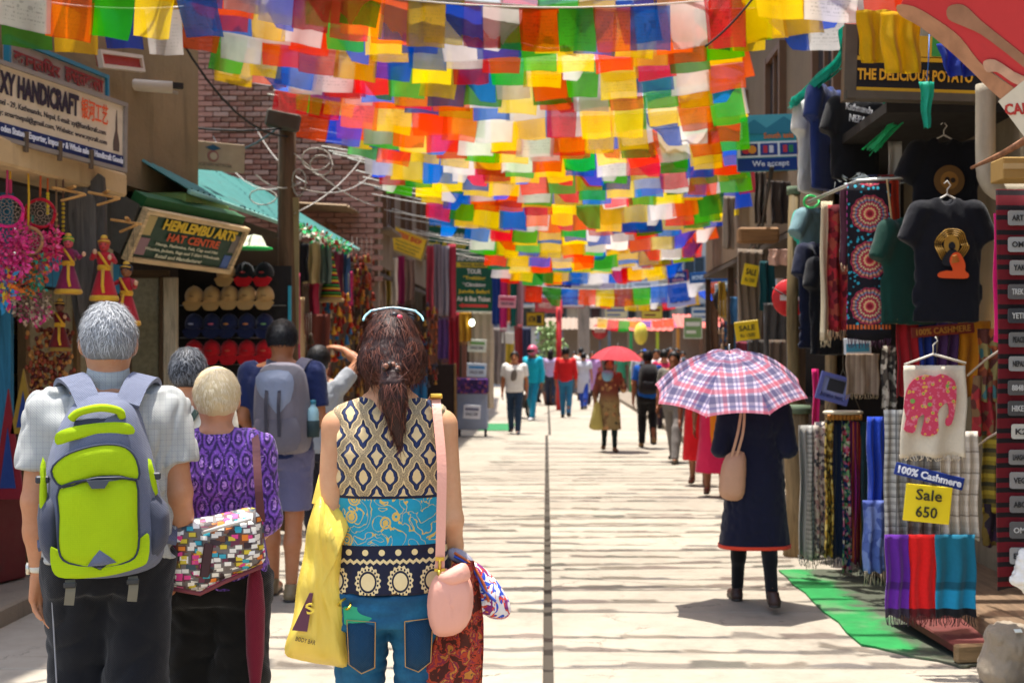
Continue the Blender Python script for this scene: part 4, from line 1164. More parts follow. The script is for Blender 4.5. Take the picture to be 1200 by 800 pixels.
tr = sdf_obj('trousers', f.legs_prims(.07, .022, 1.15), .007, cloth('#131419', .2), man, folds(21, .0055, .08, .24, (.8, 1, .6)))
for i, s in ((0, -1), (1, 1)):
    m = MB(); pts = []
    for t in np.linspace(0, 1, 14):
        z = .86 - t * .76; base = f.hip[i] + (f.kn[i] - f.hip[i]) * min(1, t * 1.75) if t < .57 else f.kn[i] + (f.an[i] - f.kn[i]) * (t - .57) / .43
        pts.append((base[0] + s * (.080 - .030 * t), base[1] - .084 + .02 * t, z))
    m.tube(pts, .0026, n=5); m.build('piping', cloth('#8f9096'), tr)
f.shoes(plain('#2d2d31'), plain('#c9c6bd'), man, .008)
hair_short(f, hairm('#77797c', '#c9cbce'), man, .006, True, 5, low=.178, vol=.006, n=5200, L=.034, width=.0022)
m = MB(); m.lathe([(.030, -.011), (.0335, -.006), (.0335, .006), (.030, .011)], n=16, sx=1.0, sy=1.15); m.build('watch_strap', plain('#c8c2b2'), man, None, tuple(f.wr[0] + np.array((0, .0, .02))))
m = MB(); m.lathe([(.019, -.006), (.019, .006), (.012, .008)], n=12, rot=(0, R(-90), 0)); m.build('watch_case', metal('#c9c4b4'), man, None, tuple(f.wr[0] + np.array((-.034, 0, .02))))
m = MB(); m.lathe([(.028, -.011), (.0315, -.007), (.0315, .007), (.028, .011)], n=16); m.build('wrist_band', plain('#18191c'), man, None, tuple(f.wr[1] + np.array((0, -.015, .02))), (R(-25), 0, 0))

# his backpack
l = LP(MP, MY - .24)
BP = acc('backpack', 'yellow green and slate backpack on the back of the grey haired man', 'backpack', man, .13)
slate, lime, dark = cloth('#5d6378', .12, 0, .6), None, cloth('#3c4050', .12, 0, .6)
def limem():
    g = G('lime_ripstop'); x, y, z = g.xyz(); grid = ((x * 160).frac().lt(.12) + (z * 160).frac().lt(.12)).min(1.0)
    return g.out(g.mix(grid * .25, g.vary(lin('#9fba0c'), .16, 6), lin('#809a08')), .78, grid * .4 + g.noise(9, 4) * 3, .4, .012, spec=.2)
lime = limem()
body_poly = poly(l, [(92, 470), (125, 460), (156, 472), (172, 515), (186, 580), (192, 640), (180, 672), (125, 683), (72, 674), (56, 640), (54, 580), (66, 515)], 5)
m = MB(); m.cushion(body_poly, -.03, .15, 0, 8, .02, flat=.42); sh = m.build('shell', slate, BP)
m = MB(); m.cushion(poly(l, [(70, 506), (90, 498), (125, 494), (150, 496), (155, 508), (125, 509), (90, 514), (71, 519)], 3), -.152, .010, 0, 4); m.build('lime_band', lime, BP)
m = MB(); m.cushion(poly(l, [(65, 548), (78, 532), (100, 523), (125, 519), (146, 523), (158, 538), (160, 560), (140, 556), (110, 557), (78, 567)], 3), -.178, .010, 0, 5); m.build('lime_panel', lime, BP)
m = MB(); m.cushion(poly(l, [(73, 569), (100, 561), (140, 559), (158, 563), (160, 600), (160, 640), (150, 655), (120, 660), (84, 654), (73, 638), (73, 600)], 3), -.174, .022, 0, 7, flat=.3); m.build('lime_pocket', lime, BP)
m = MB(); m.cushion(poly(l, [(64, 636), (70, 640), (80, 658), (120, 664), (156, 657), (164, 630), (172, 626), (171, 655), (160, 664), (125, 672), (80, 672), (66, 662)], 3), -.166, .014, 0, 3, cen=l(118, 664)); m.build('lime_base', lime, BP)
m = MB(); m.cushion(poly(l, [(117, 638), (136, 655), (120, 658), (104, 658)], 1), -.192, .010, 0, 2); m.build('grey_triangle', slate, BP)
m = MB()
for pp, yy in ((poly(l, [(73, 569), (100, 561), (140, 559), (158, 563), (160, 600), (160, 640), (150, 655), (120, 660), (84, 654), (73, 638), (73, 600)], 3), -.177), (poly(l, [(65, 548), (78, 532), (100, 523), (125, 519), (146, 523), (158, 538), (160, 560), (140, 556), (110, 557), (78, 567)], 3), -.180)): m.tube([(x, yy, z) for x, z in pp + pp[:1]], .0032, n=5, close=False)
m.build('seam_piping', plain('#2e3446', .8), BP)
m = MB(); zp = [l(x, y) for x, y in ((73, 567), (90, 561), (115, 557), (140, 557), (158, 561))]; m.tube([(x, -.200 + (abs(x) * .12), z) for x, z in zp], .0038, n=6); m.build('zip', plain('#23283a'), BP)
m = MB(); q = l(115, 564); m.prism([(q[0] - .03, q[1] + .012), (q[0] + .034, q[1] + .012), (q[0] + .02, q[1] - .012), (q[0] - .016, q[1] - .012)], -.208, -.194); m.build('zip_tab', plain('#3f4450'), BP)
m = MB(); m.tube([(-.125, -.165, l(0, 562)[1]), (-.128, -.175, l(0, 567)[1]), (-.13, -.17, l(0, 573)[1])], .004); m.build('zip_pull', metal('#d8d6cc'), BP)
for sx, name in ((-1, 'side_pocket'), (1, 'side_pocket')):
    pp = [(50, 590), (70, 575), (74, 640), (66, 660), (52, 640)] if sx < 0 else [(166, 575), (190, 590), (196, 605), (194, 640), (176, 660), (168, 640)]
    m = MB(); m.cushion(poly(l, pp, 3), -.09, .06, 0, 5, .03); so = m.build(name, dark, BP)
    a, b = ((47, 560), (62, 560)) if sx < 0 else ((168, 563), (186, 556)); A = l(*a); B = l(*b)
    m = MB(); m.box(((A[0] + B[0]) / 2, -.10, (A[1] + B[1]) / 2), (abs(B[0] - A[0]), .03, .022), 0, None, .004); m.build('buckle', plain('#2a2d36'), BP)
    pp = [(52, 545), (58, 540), (60, 610), (52, 618)] if sx < 0 else [(166, 545), (175, 540), (183, 580), (172, 582)]
    m = MB(); m.cushion(poly(l, pp, 2), -.105, .02, 0, 3); m.build('lime_side', lime, BP)
hp = [(86, 490), (95, 482), (118, 477), (138, 481), (142, 489)]
m = MB(); m.tube(smooth_line([(*((l(*p)[0]), -.135 - .02 * (1 - abs(i - 2) / 2)), l(*p)[1]) for i, p in enumerate(hp)], 4), .0125, n=8); m.build('grab_handle', lime, BP)
m = MB(); m.cushion(poly(l, [(90, 492), (116, 486), (138, 490), (134, 504), (95, 504)], 2), -.13, .02, 0, 3); m.build('lid_pocket', cloth('#353a4a', .1, 0, .7), BP)
for s in (-1, 1):
    strap([(s * .055, -.06, 1.40), (s * .085, .012, 1.462), (s * .118, .085, 1.478), (s * .135, .19, 1.42), (s * .15, .255, 1.27), (s * .17, .22, 1.1), (s * .175, .12, 1.0), (s * .17, .03, .96)], .072, .014, slate, BP, 'shoulder_strap', (1, 0, -.25 * s))
    A = l(85 if s < 0 else 154, 676); strap([(A[0], -.14, A[1]), (A[0] + .002, -.165, A[1] - .02), (A[0] - .003, -.16, A[1] - .07)], .028, .004, plain('#6d6757', .8), BP, 'hanging_strap')
    m = MB(); m.box((A[0], -.167, A[1] - .01), (.036, .012, .016), 0, None, .003); m.build('strap_buckle', plain('#2b2b2b'), BP)

# ---- the blonde lady in purple
LY, LPX = 4.4, 254
l = LP(LPX, LY)
lady = thing('person', 'white blonde haired lady in a purple patterned blouse and black trousers', 'person', (gx(LPX, LY), LY, 0), YL)
f = Fig(1.505, .160, .170, 1.04, dict(L=dict(el=(-.02, -.03, -.265), wr=(.06, .2, -.08), curl=.8), R=dict(el=(.022, -.045, -.265), wr=(-.03, .17, -.13), palm=(-1, .1, -.3), thumb=(0, .7, .7), dir=(-.15, .6, -.75), curl=.95)), .08, female=True)
k = f.k
sdf_obj('body', f.skin_prims(), .006, skin('#c08a68'), lady)
P = [Loft(f.torso(.020, z0=.86), .03)]
for i, s in ((0, -1), (1, 1)): P += [Cone((s * .06, -.012, 1.42 * k), f.sh[i], .045, .055, .03)] + f.sleeve(i, 1.12, .056, .054, .03)
sdf_obj('blouse', P, .007, purple_print(), lady, folds(31, .006, .05, .16))
sdf_obj('trousers', f.legs_prims(.05, .026, 1.25), .009, cloth('#15130f', .2), lady, folds(32, .006, .06, .2, (.6, 1, 1.2)))
f.shoes(plain('#22201e'), plain('#4a4540'), lady, .01)
P = [Ell((0, -.008 * k, 1.505 - .098 * k), (.090 * k, .106 * k, .106 * k), 0, clip=[(np.array((0, .05 * k, 1.4)), (0, 1, -.7)), (np.array((0, -.05 * k, 1.505 - .185 * k)), (0, -.1, -1))])]
V, Q = surf(P, .006, folds(33, .002, .015, .05)); hm = hairm('#c9b48a', '#efe4c8')
ho = link('hair', np_mesh('hair', V, Q, hm), lady); N = vnormals(V, Q)
strands('hair_strand', V, N, 5200, .032, hm, ho, (-.01, -.05, 1.55), 8, .0022, .20, .30, 4, .1, N[:, 2] > -.3)
# her bag
PB = acc('shoulder_bag', 'multicoloured confetti patterned shoulder bag at the hip of the lady in purple', 'bag', lady, .185)
bm = bag_print()
bp = poly(l, [(200, 606), (250, 596), (292, 588), (304, 600), (306, 630), (304, 652), (262, 668), (236, 680), (205, 672), (196, 640)], 4)
m = MB(); m.cushion(bp, 0, .06, 0, 7, .03, flat=.4); m.build('bag_body', bm, PB)
m = MB(); m.cushion(poly(l, [(238, 612), (290, 599), (298, 630), (296, 645), (244, 658), (238, 640)], 3), -.052, .022, 0, 5, flat=.4); m.build('front_pocket', bm, PB)
m = MB(); m.tube([(l(238, 612)[0], -.068, l(238, 612)[1]), (l(265, 604)[0], -.074, l(265, 604)[1]), (l(291, 598)[0], -.068, l(291, 598)[1])], .006); m.build('zip', plain('#cfcac4'), PB)
m = MB(); m.box((l(243, 0)[0], -.072, l(0, 642)[1]), (.03, .012, .11), 0, (0, R(8), 0), .004); m.build('pocket_strap', plain('#43292c', .7), PB)
m = MB(); m.tube([(l(205, 674)[0], -.03, l(205, 674)[1]), (l(236, 681)[0], -.035, l(236, 681)[1]), (l(262, 669)[0], -.035, l(262, 669)[1]), (l(304, 653)[0], -.03, l(304, 653)[1])], .0075); m.build('base_piping', plain('#7d3b40', .7), PB)
strap([(l(303, 605)[0], 0, l(303, 605)[1]), (l(304, 570)[0] - .012, -.02, l(0, 570)[1]), (l(300, 530)[0] - .006, .03, l(0, 530)[1]), (.128, .12, 1.262), (.11, .2, 1.292), (.06, .30, 1.2), (-.06, .33, 1.05), (-.2, .25, .92), (l(202, 612)[0], .04, l(0, 612)[1])], .026, .005, plain('#5b2f33', .75), PB, 'bag_strap', (1, 0, .2), 6)
UM = thing('folded_umbrella', 'furled maroon umbrella hanging from the hand of the lady in purple', 'umbrella', (gx(299, LY - .12), LY - .12, 0))
m = MB(); m.lathe([(.004, .36), (.012, .40), (.030, .55), (.034, .70), (.026, .80), (.014, .845)], n=12, sx=1, sy=1); m.build('canopy', cloth('#6d1628'), UM)
m = MB(); m.tube([(0, 0, .31), (0, 0, .36)], .004); m.build('tip', metal(), UM)
m = MB(); m.tube([(0, 0, .84), (0, 0, .93)], .013, n=8); m.build('grip', plain('#2a1518'), UM)

# ---- grey haired person behind them
GP, f = basic('person with iron grey hair and a cream top left of the blonde lady', 221, 6.0, 1.575, 'tee', '#d9d2c0', 'trousers', '#3a3a40', None, ('#25262a', '#8b8f96'), 0, SK, vox=.011, sw=.17, seed=41)
hair_short(f, hairm('#2a2b30', '#8d9096'), GP, .008, True, 41, vol=.012, n=2600, L=.035, low=.19)
strap([(-.05, -.16, 1.05), (.02, -.145, 1.2), (.09, -.1, 1.33), (.1, .0, 1.37)], .03, .005, cloth('#23352f'), GP, 'bag_strap', (1, 0, .4))

# ---- man in navy tee and shorts with the grey backpack
SY = 8.2; l = LP(331, SY)
SM, f = basic('black haired man in a navy tee and slate shorts carrying a grey backpack', 331, SY, 1.765, 'tee', '#1d2853', 'shorts', '#615f7e', None, yaw=R(-6), skinc='#a8704c', vox=.010, sw=.20, hw=.175, arms=dict(L=dict(el=(-.04, -.02, -.28), wr=(.03, .19, -.1)), R=dict(el=(.045, -.02, -.28), wr=(-.02, .2, -.06))), stride=.09, sleeve=.75, ease=.02, seed=51, shoe='#7d6a4c', knee=.545, lift=0)
hair_short(f, hairm('#08080a', '#2b2b33'), SM, .008, True, 51, vol=.014, n=2600, L=.04, low=.15)
B2 = thing('backpack', 'grey daypack with a side bottle pocket on the man in the navy tee', 'backpack', (gx(338, SY), SY - .14, 0), R(-6))
l = LP(338, SY)
m = MB(); m.cushion(poly(l, [(312, 432), (338, 424), (362, 432), (370, 470), (372, 510), (362, 528), (320, 528), (308, 512), (306, 470)], 4), -.02, .19, 0, 7, .02, flat=.42); m.build('shell', cloth('#6b6670', .12, 0, .7), B2)
m = MB(); m.cushion(poly(l, [(320, 436), (354, 434), (360, 455), (346, 488), (334, 478), (318, 455)], 3), -.19, .03, 0, 5); m.build('flap', cloth('#7f879c', .12, 0, .6), B2)
m = MB(); m.cushion(poly(l, [(316, 488), (362, 486), (364, 522), (318, 524)], 3), -.185, .035, 0, 5); m.build('front_pocket', cloth('#625d66', .12, 0, .7), B2)
for s in (-1, 1): strap([(s * .07, -.02, 1.40), (s * .10, .06, 1.50), (s * .12, .15, 1.515), (s * .13, .26, 1.40), (s * .15, .27, 1.2), (s * .16, .1, 1.05)], .07, .014, cloth('#565464'), B2, 'shoulder_strap', (1, 0, -.2 * s))
for s in (-.4, .4): strap([(s * .1, -.20, 1.38), (s * .1, -.235, 1.25), (s * .1, -.22, 1.05)], .02, .005, cloth('#3c3a44'), B2, 'strap')
BT = thing('water_bottle', 'clear blue water bottle in the side pocket of the grey daypack', 'bottle', tuple(at(367, 508, SY - .22)))
m = MB(); m.lathe([(.0, .0), (.036, .005), (.036, .13), (.03, .155), (.016, .175), (.016, .185)], n=12); m.build('bottle_body', plain('#8fb4bf', .2), BT)
m = MB(); m.lathe([(.018, .185), (.018, .21), (0, .212)], n=10); m.build('cap', plain('#2a6f86'), BT)
m = MB(); m.lathe([(.039, -.02), (.042, .08), (.040, .082)], n=12); m.build('mesh_pocket', plain('#24363a', .8), BT)

# ---- person with a raised arm
RA, f = basic('black haired person in a grey tee with the right hand raised to the head', 374, 9.6, 1.615, 'tee', '#9c9fa3', 'trousers', '#2d2b33', 'short', yaw=R(-12), skinc='#b07a58', vox=.010, sw=.175, arms=dict(R=dict(el=(.12, .12, .19), wr=(-.16, .07, .10), dir=(-.8, .2, .25), palm=(0, .2, -1), thumb=(0, 1, 0), curl=.3)), seed=61, sleeve=.6)

# ---- the woman in the middle
WY, WP = 3.66, 457
l = LP(WP, WY); WX = gx(WP, WY)
wom = thing('person', 'brown haired woman in a sleeveless cream, turquoise and navy printed top and jeans', 'person', (WX, WY, 0), YW)
f = Fig(1.672, .152, .168, 1.0, dict(L=dict(el=(-.024, -.02, -.275), wr=(.035, .21, .06), dir=(.2, 1, .15), palm=(.3, 0, -1), thumb=(1, .2, .3), curl=.8), R=dict(el=(.026, -.015, -.275), wr=(.004, .12, -.205), dir=(.1, .35, -1), palm=(-.7, -.7, 0), thumb=(-.6, .7, .2), curl=.9)), .09, female=True, sag=.012, feet=.082)
k = f.k
sdf_obj('body', f.skin_prims(), .0052, skin('#c4946e'), wom)
P = [Loft(f.torso(.014, z0=.905, z1=1.43), .025)]
for s in (-1, 1): P.append(Cone((s * .045, -.03, 1.395), (s * .122, -.015, 1.378), .045, .040, .03))
subs = [Ell((0, .0, 1.475), (.105, .14, .065), 0)] + [Ell((s * .200, .0, 1.28), (.062, .16, .14), 0) for s in (-1, 1)]
sdf_obj('top', P, .005, top_print(), wom, folds(71, .0035, .05, .16, (.6, 1, 1)), subs)
jn = sdf_obj('jeans', f.legs_prims(.08, .007, .92), .006, denim(), wom, folds(72, .0035, .04, .12, (.3, .6, 2)))
DK = cloth('#0e3550', .2)
for s in (-1, 1):
    q = [(s * .040, .815), (s * .118, .822), (s * .112, .70), (s * .078, .675), (s * .042, .69)]
    q = q if s > 0 else q[::-1]
    m = MB(); m.cushion(q[::-1], -.118, .010, 0, 2, -.03); m.build('back_pocket', DK, jn)
    m = MB(); m.tube([(x, -.130 + .10 * max(0, abs(x) - .08), z) for x, z in q + [q[0]]], .0017, n=4); m.build('pocket_stitching', plain('#b98a4e', .8), jn)
f.shoes(plain('#6a4a3a'), plain('#c9bfae'), wom, .008)
hm = hairm('#2a120d', '#74402f')
zt = f.H
P = [Ell((.004, -.012, zt - .098), (.083, .104, .109), 0, clip=[(np.array((0, .05, zt - .1)), (0, 1, -.55))]), Ell((.0, -.072, zt - .140), (.080, .060, .062), .03),
     Ell((.060, -.055, zt - .140), (.044, .055, .062), .03), Ell((-.045, -.05, zt - .145), (.042, .05, .055), .03), Ell((.006, -.124, zt - .165), (.030, .030, .030), .03),
     Loft([(zt - .375, .008, .007, -.125, .026), (zt - .31, .024, .018, -.135, .018), (zt - .24, .040, .030, -.148, .008), (zt - .19, .034, .028, -.15, .006), (zt - .165, .022, .02, -.14, .006)], .012)]
V, Q = surf(P, .0055, folds(73, .003, .018, .05, (1, 1, .35))); ho = link('hair', np_mesh('hair', V, Q, hm), wom); N = vnormals(V, Q)
tie = np.array((.006, -.15, zt - .165))
top_ = (V[:, 2] > zt - .20) & (np.linalg.norm(V - tie, axis=1) > .035)
strands('hair_strand', V, N, 4200, .050, hm, ho, (0, 0, 0), 15, .0022, .12, .05, 5, .10, top_, .26, toward=tie)
strands('hair_strand', V, N, 500, .08, hm, ho, (0, 0, 0), 17, .0018, .35, .5, 5, .25, top_, .5, toward=tie)
strands('hair_strand', V, N, 900, .055, hm, ho, (0, 0, 0), 16, .0022, .05, .4, 5, .10, (V[:, 2] < zt - .19) & (V[:, 1] < -.1), .12, flow=(.02, -.02, -1))
m = MB()
for a in range(10): m.ball((.003 + .018 * math.cos(a * .63), -.152 + .010 * math.sin(a * 1.1), zt - .158 + .010 * math.sin(a * .63)), .0085, a % 2, 7, 5)
m.build('hair_tie', [plain('#7a4f3c'), plain('#2a1a16')], wom)
m = MB(); m.ball((.012, -.068, zt - .010), (.013, .012, .010), 0); m.ball((.026, -.072, zt - .016), (.010, .009, .008), 1); m.build('hair_clip', [plain('#15131a'), plain('#c9485a')], wom)
SG = thing('sunglasses', 'dark sunglasses with pale blue arms pushed up on the brown hair of the woman', 'sunglasses', (WX + .012, WY - .02, zt - .008), YW)
for s in (-1, 1):
    m = MB(); m.cushion(smooth_poly([(s * .008, .016), (s * .05, .02), (s * .062, .0), (s * .045, -.018), (s * .012, -.012)][::(1 if s < 0 else -1)], 3), .035, .004, 0, 3, .004); m.xform(Matrix.Translation((0, 0, .012)) @ Matrix.Rotation(R(-35), 4, 'X')); m.build('lens', glass_pane('#161a1c'), SG)
    m = MB(); m.tube(smooth_line([(s * .066, .03, .010), (s * .080, .0, -.004), (s * .084, -.03, -.016)], 4), .0034, n=6); m.build('arm', plain('#8ec9d4', .3), SG)
m = MB(); m.tube(smooth_line([(-.066, .032, .012), (0, .040, .022), (.066, .032, .012)], 5), .0036, n=6); m.build('frame', plain('#a9cdd2', .3), SG)

# things she carries
YB = acc('plastic_bag', 'yellow plastic shopping bag hanging from the left arm of the brown haired woman', 'bag', wom, .03)
l2 = LP(WP, WY - .11)
def yellow_plastic():
    g = G('yellow_plastic'); n = g.noise(9, 5, g.scaled(1.6, 1, .55), 1.0); 
    return g.out(g.mix(g.noise(4, 3) * .35, lin('#efd04a'), lin('#f4e08a')), .32, n, .45, .025, spec=.5, trans=.28)
yp = yellow_plastic()
out = [l2(*p) for p in ((372, 583), (388, 594), (413, 606), (404, 630), (400, 660), (404, 705), (408, 750), (405, 786), (380, 784), (352, 776), (334, 768), (341, 735), (348, 690), (355, 650), (362, 612))]
op = smooth_poly(out, 4)
m = MB(); m.cushion(op, -.02, .085, 0, 10, .05, flat=.5)
r_ = random.Random(4); V = []
for (x, y, z) in m.v:
    t = (z - .6) / .5; an = math.atan2(x - out[0][0] - .01, out[0][1] + .04 - z); y2 = y + (.011 * math.sin(30 * x + 9 * z) + .016 * (abs(math.sin(an * 11 + .6)) - .5) * min(1, t + .4) + .008 * abs(math.sin(an * 27 + 9 * z)) + .006 * math.sin(40 * z + 33 * x)) * (1 if y < 0 else -1); V.append((x + .002 * math.sin(40 * z), y2, z))
m.v = V; m.build('bag_body', yp, YB)
hx, hz = l2(374, 588)
strap([(hx - .006, -.03, hz - .01), (hx + .008, .0, hz + .05), (hx + .018, .05, hz + .088), (hx + .022, .10, hz + .06), (hx + .012, .10, hz), (hx + .01, .03, hz - .01)], .030, .004, yp, YB, 'bag_handle', (1, .3, 0))
cx, cz = l2(362, 714)
m = MB(); m.prism([(cx - .035, cz - .045), (cx + .006, cz - .05), (cx + .022, cz + .055), (cx + .012, cz + .055)], -.092, -.084); m.build('printed_patch', plain('#5a2a3e', .5), YB, None, (-.006, -.012, 0))
text(YB, 'BODY BAR', l2(355, 0)[0] + .012, l2(0, 746)[1], .055, .012, plain('#5a4a28'), -.098, .01, R(14))
text(YB, 'S', l2(366, 0)[0] - .002, l2(0, 708)[1], .022, .030, plain('#e8c642'), -.110, .02, R(-14))

KB = acc('crossbody_bag', 'small pale pink crossbody bag at the right hip of the brown haired woman', 'bag', wom, .145)
l3 = LP(WP, WY - .16)
pinkm = None
def pinkleather():
    g = G('pink_leather'); n = g.noise(7, 5, None, .5); return g.out(g.vary(lin('#d99a85'), .12, 6), .42, n + g.noise(120, 3) * .25, .3, .01, spec=.45)
pinkm = pinkleather(); sx_ = l3(520, 0)[0]
m = MB(); m.cushion(poly(l3, [(506, 682), (516, 672), (536, 668), (550, 678), (555, 700), (552, 726), (540, 743), (522, 748), (508, 744), (501, 722), (501, 700)], 2), -.01, .042, 0, 7, .04, flat=.4); m.v = [(x, y - (.0055 * abs(math.sin(9 * math.atan2(x - sx_, .98 - z) * 2)) * (1 if y < -.02 else 0)), z) for x, y, z in m.v]; m.build('pouch', pinkm, KB)
m = MB(); m.cushion(poly(l3, [(512, 676), (530, 664), (545, 660), (551, 676), (540, 684), (524, 688)], 3), -.035, .024, 0, 3, .02); m.build('gathered_mouth', pinkm, KB)
sx = l3(515, 0)[0]
strap([(sx, -.02, l3(0, 668)[1]), (sx + .004, -.015, 1.1), (sx + .006, -.0, 1.25), (sx - .004, .055, 1.385), (sx - .008, .12, 1.432), (sx - .02, .22, 1.38), (sx - .05, .30, 1.15), (sx - .0, .2, .95), (sx + .01, .04, l3(0, 672)[1])], .026, .005, pinkm, KB, 'bag_strap', (1, 0, 0), 6)
m = MB(); z_ = l3(0, 655)[1]; m.box((sx, -.025, z_), (.024, .01, .010)); m.box((sx, -.025, z_ - .03), (.030, .01, .008)); m.tube([(sx, -.025, z_), (sx, -.028, z_ - .03)], .005); m.tube([(sx - .004, -.028, z_ - .03), (sx + .004, -.03, z_ - .055)], .006); m.build('clasp', metal('#c9a545'), KB)
m = MB(); m.box((sx - .006, .085, 1.434), (.036, .012, .016), 0, (R(60), 0, 0), .003); m.build('clasp', metal('#c9a545'), KB)
def knit():
    g = G('embroidered_white_cloth'); x, y, z = g.xyz(); n = g.noise(16, 2, None, 1.5); d = (n - .5).abs()
    hue = g.noise(24, 2); thr = g.ramp(hue, [(.3, lin('#2b50b8')), (.47, lin('#c8452e')), (.55, lin('#7a2a6a')), (.68, lin('#d98a3a'))], True)
    return g.out(g.mix(d.lt(.055), g.vary(lin('#d9d2ce'), .15, 20), thr), .85, g.noise(90, 3) + n, .4, .008)
EK = acc('drawstring_pouch', 'white drawstring pouch embroidered in blue and red beside the pink bag', 'bag', wom, .03)
l4 = LP(WP, WY - .05)
m = MB(); m.cushion(poly(l4, [(546, 662), (556, 660), (572, 672), (590, 694), (600, 716), (594, 729), (578, 730), (566, 724), (552, 732), (543, 726), (540, 690)], 4), 0, .045, 0, 7, .035, flat=.5)
m.v = [(x, y + .007 * math.sin(70 * x) * math.cos(40 * z), z) for x, y, z in m.v]; m.build('pouch', knit(), EK)
m = MB(); m.cushion(poly(l4, [(527, 645), (541, 646), (556, 660), (552, 672), (538, 664), (526, 656)], 3), -.005, .025, 0, 4, .02); m.build('gathered_neck', cloth('#8f8b98'), EK)
m = MB()
for t in (0, 1): m.tube(smooth_line([(l4(532, 0)[0], -.03, l4(0, 648)[1] - .01 * t), (l4(552, 0)[0], -.04, l4(0, 662)[1] - .006 * t), (l4(566, 0)[0], -.05, l4(0, 684 + 6 * t)[1]), (l4(572 + 8 * t, 0)[0], -.048, l4(0, 705)[1])], 5), .0042, t)
m.build('cord', [plain('#b35a2a'), plain('#2f4fb0')], EK)
def scarf_print():
    g = G('folk_scarf_print'); x, y, z = g.xyz(); n = g.noise(34, 3, None, 1.0); n2 = g.noise(70, 2)
    base = g.ramp(n, [(.32, lin('#4a1d12')), (.45, lin('#a83a1e')), (.53, lin('#7a2433')), (.6, lin('#b5722c')), (.7, lin('#31402a'))], True)
    stripe = g.ramp((x * 9 + z * 2.2 + .3).frac(), [(0, lin('#c2262b')), (.38, lin('#d9b23a')), (.5, lin('#6e5a22')), (.78, lin('#8a7426')), (.93, lin('#c2262b'))], True)
    low = (z + x * .3).lt(.655)
    return g.out(g.vary(g.mix(low, base, stripe), .2, 60), .88, n2, .35, .006)
FS = acc('folk_scarf', 'red, gold and brown fringed folk scarf hanging below the pink bag', 'scarf', wom, .075)
l5 = LP(WP, WY - .09); mm = MB()
prof = [(.97, .175, .235), (.90, .150, .250), (.80, .135, .262), (.72, .110, .262), (.62, .075, .258), (.54, .075, .25), (.46, .08, .245)]
V = []; Fs = []; nu = 26
for (z, xa, xb) in [tuple(np.interp(zz, [p[0] for p in prof][::-1], [p[j] for p in prof][::-1]) for j in range(3)) for zz in np.linspace(.97, .46, 26)]:
    for i in range(nu):
        a = 2 * math.pi * i / nu; xc, w = (xa + xb) / 2, (xb - xa) / 2; d = .03 + .014 * math.sin(5 * a + 9 * z)
        V.append((xc + w * math.cos(a), -d * math.sin(a) + .012 * math.sin(60 * (xc + w * math.cos(a)) + 6 * z) * (1 if math.sin(a) > 0 else -1), z + .012 * math.sin(a * 3 + 1) * (.97 - z)))
for j in range(25):
    for i in range(nu): Fs.append((j * nu + i, (j + 1) * nu + i, (j + 1) * nu + (i + 1) % nu, j * nu + (i + 1) % nu))
mm.add(V, Fs, 0, True); mm.build('cloth', scarf_print(), FS)
mm = MB()
for i in range(26):
    x = .082 + i * .0064; c_ = i // 5 % 3; mm.tube([(x, -.03 * math.sin(i), .47), (x + .004 * math.sin(i * 2), -.03 * math.sin(i) - .004, .43), (x + .008 * math.sin(i), -.03 * math.sin(i), .385)], .0028, c_, 4)
mm.build('fringe', [plain('#b5242a', .8), plain('#c9a032', .8), plain('#5c4d20', .8)], FS)
GC = acc('card_wallet', 'green wallet poking out of the left back pocket of the jeans', 'wallet', wom, .125); GC.location += Vector((-.085, 0, .835))
m = MB(); m.box((0, 0, 0), (.085, .018, .05), 0, (0, R(-4), 0), .004); m.build('wallet_body', plain('#1f9a6c'), GC)
m = MB(); loop_cable(m, (-.04, -.006, .03), .016, .014, 12, .0035); m.build('keyring', metal('#d0b23a'), GC)

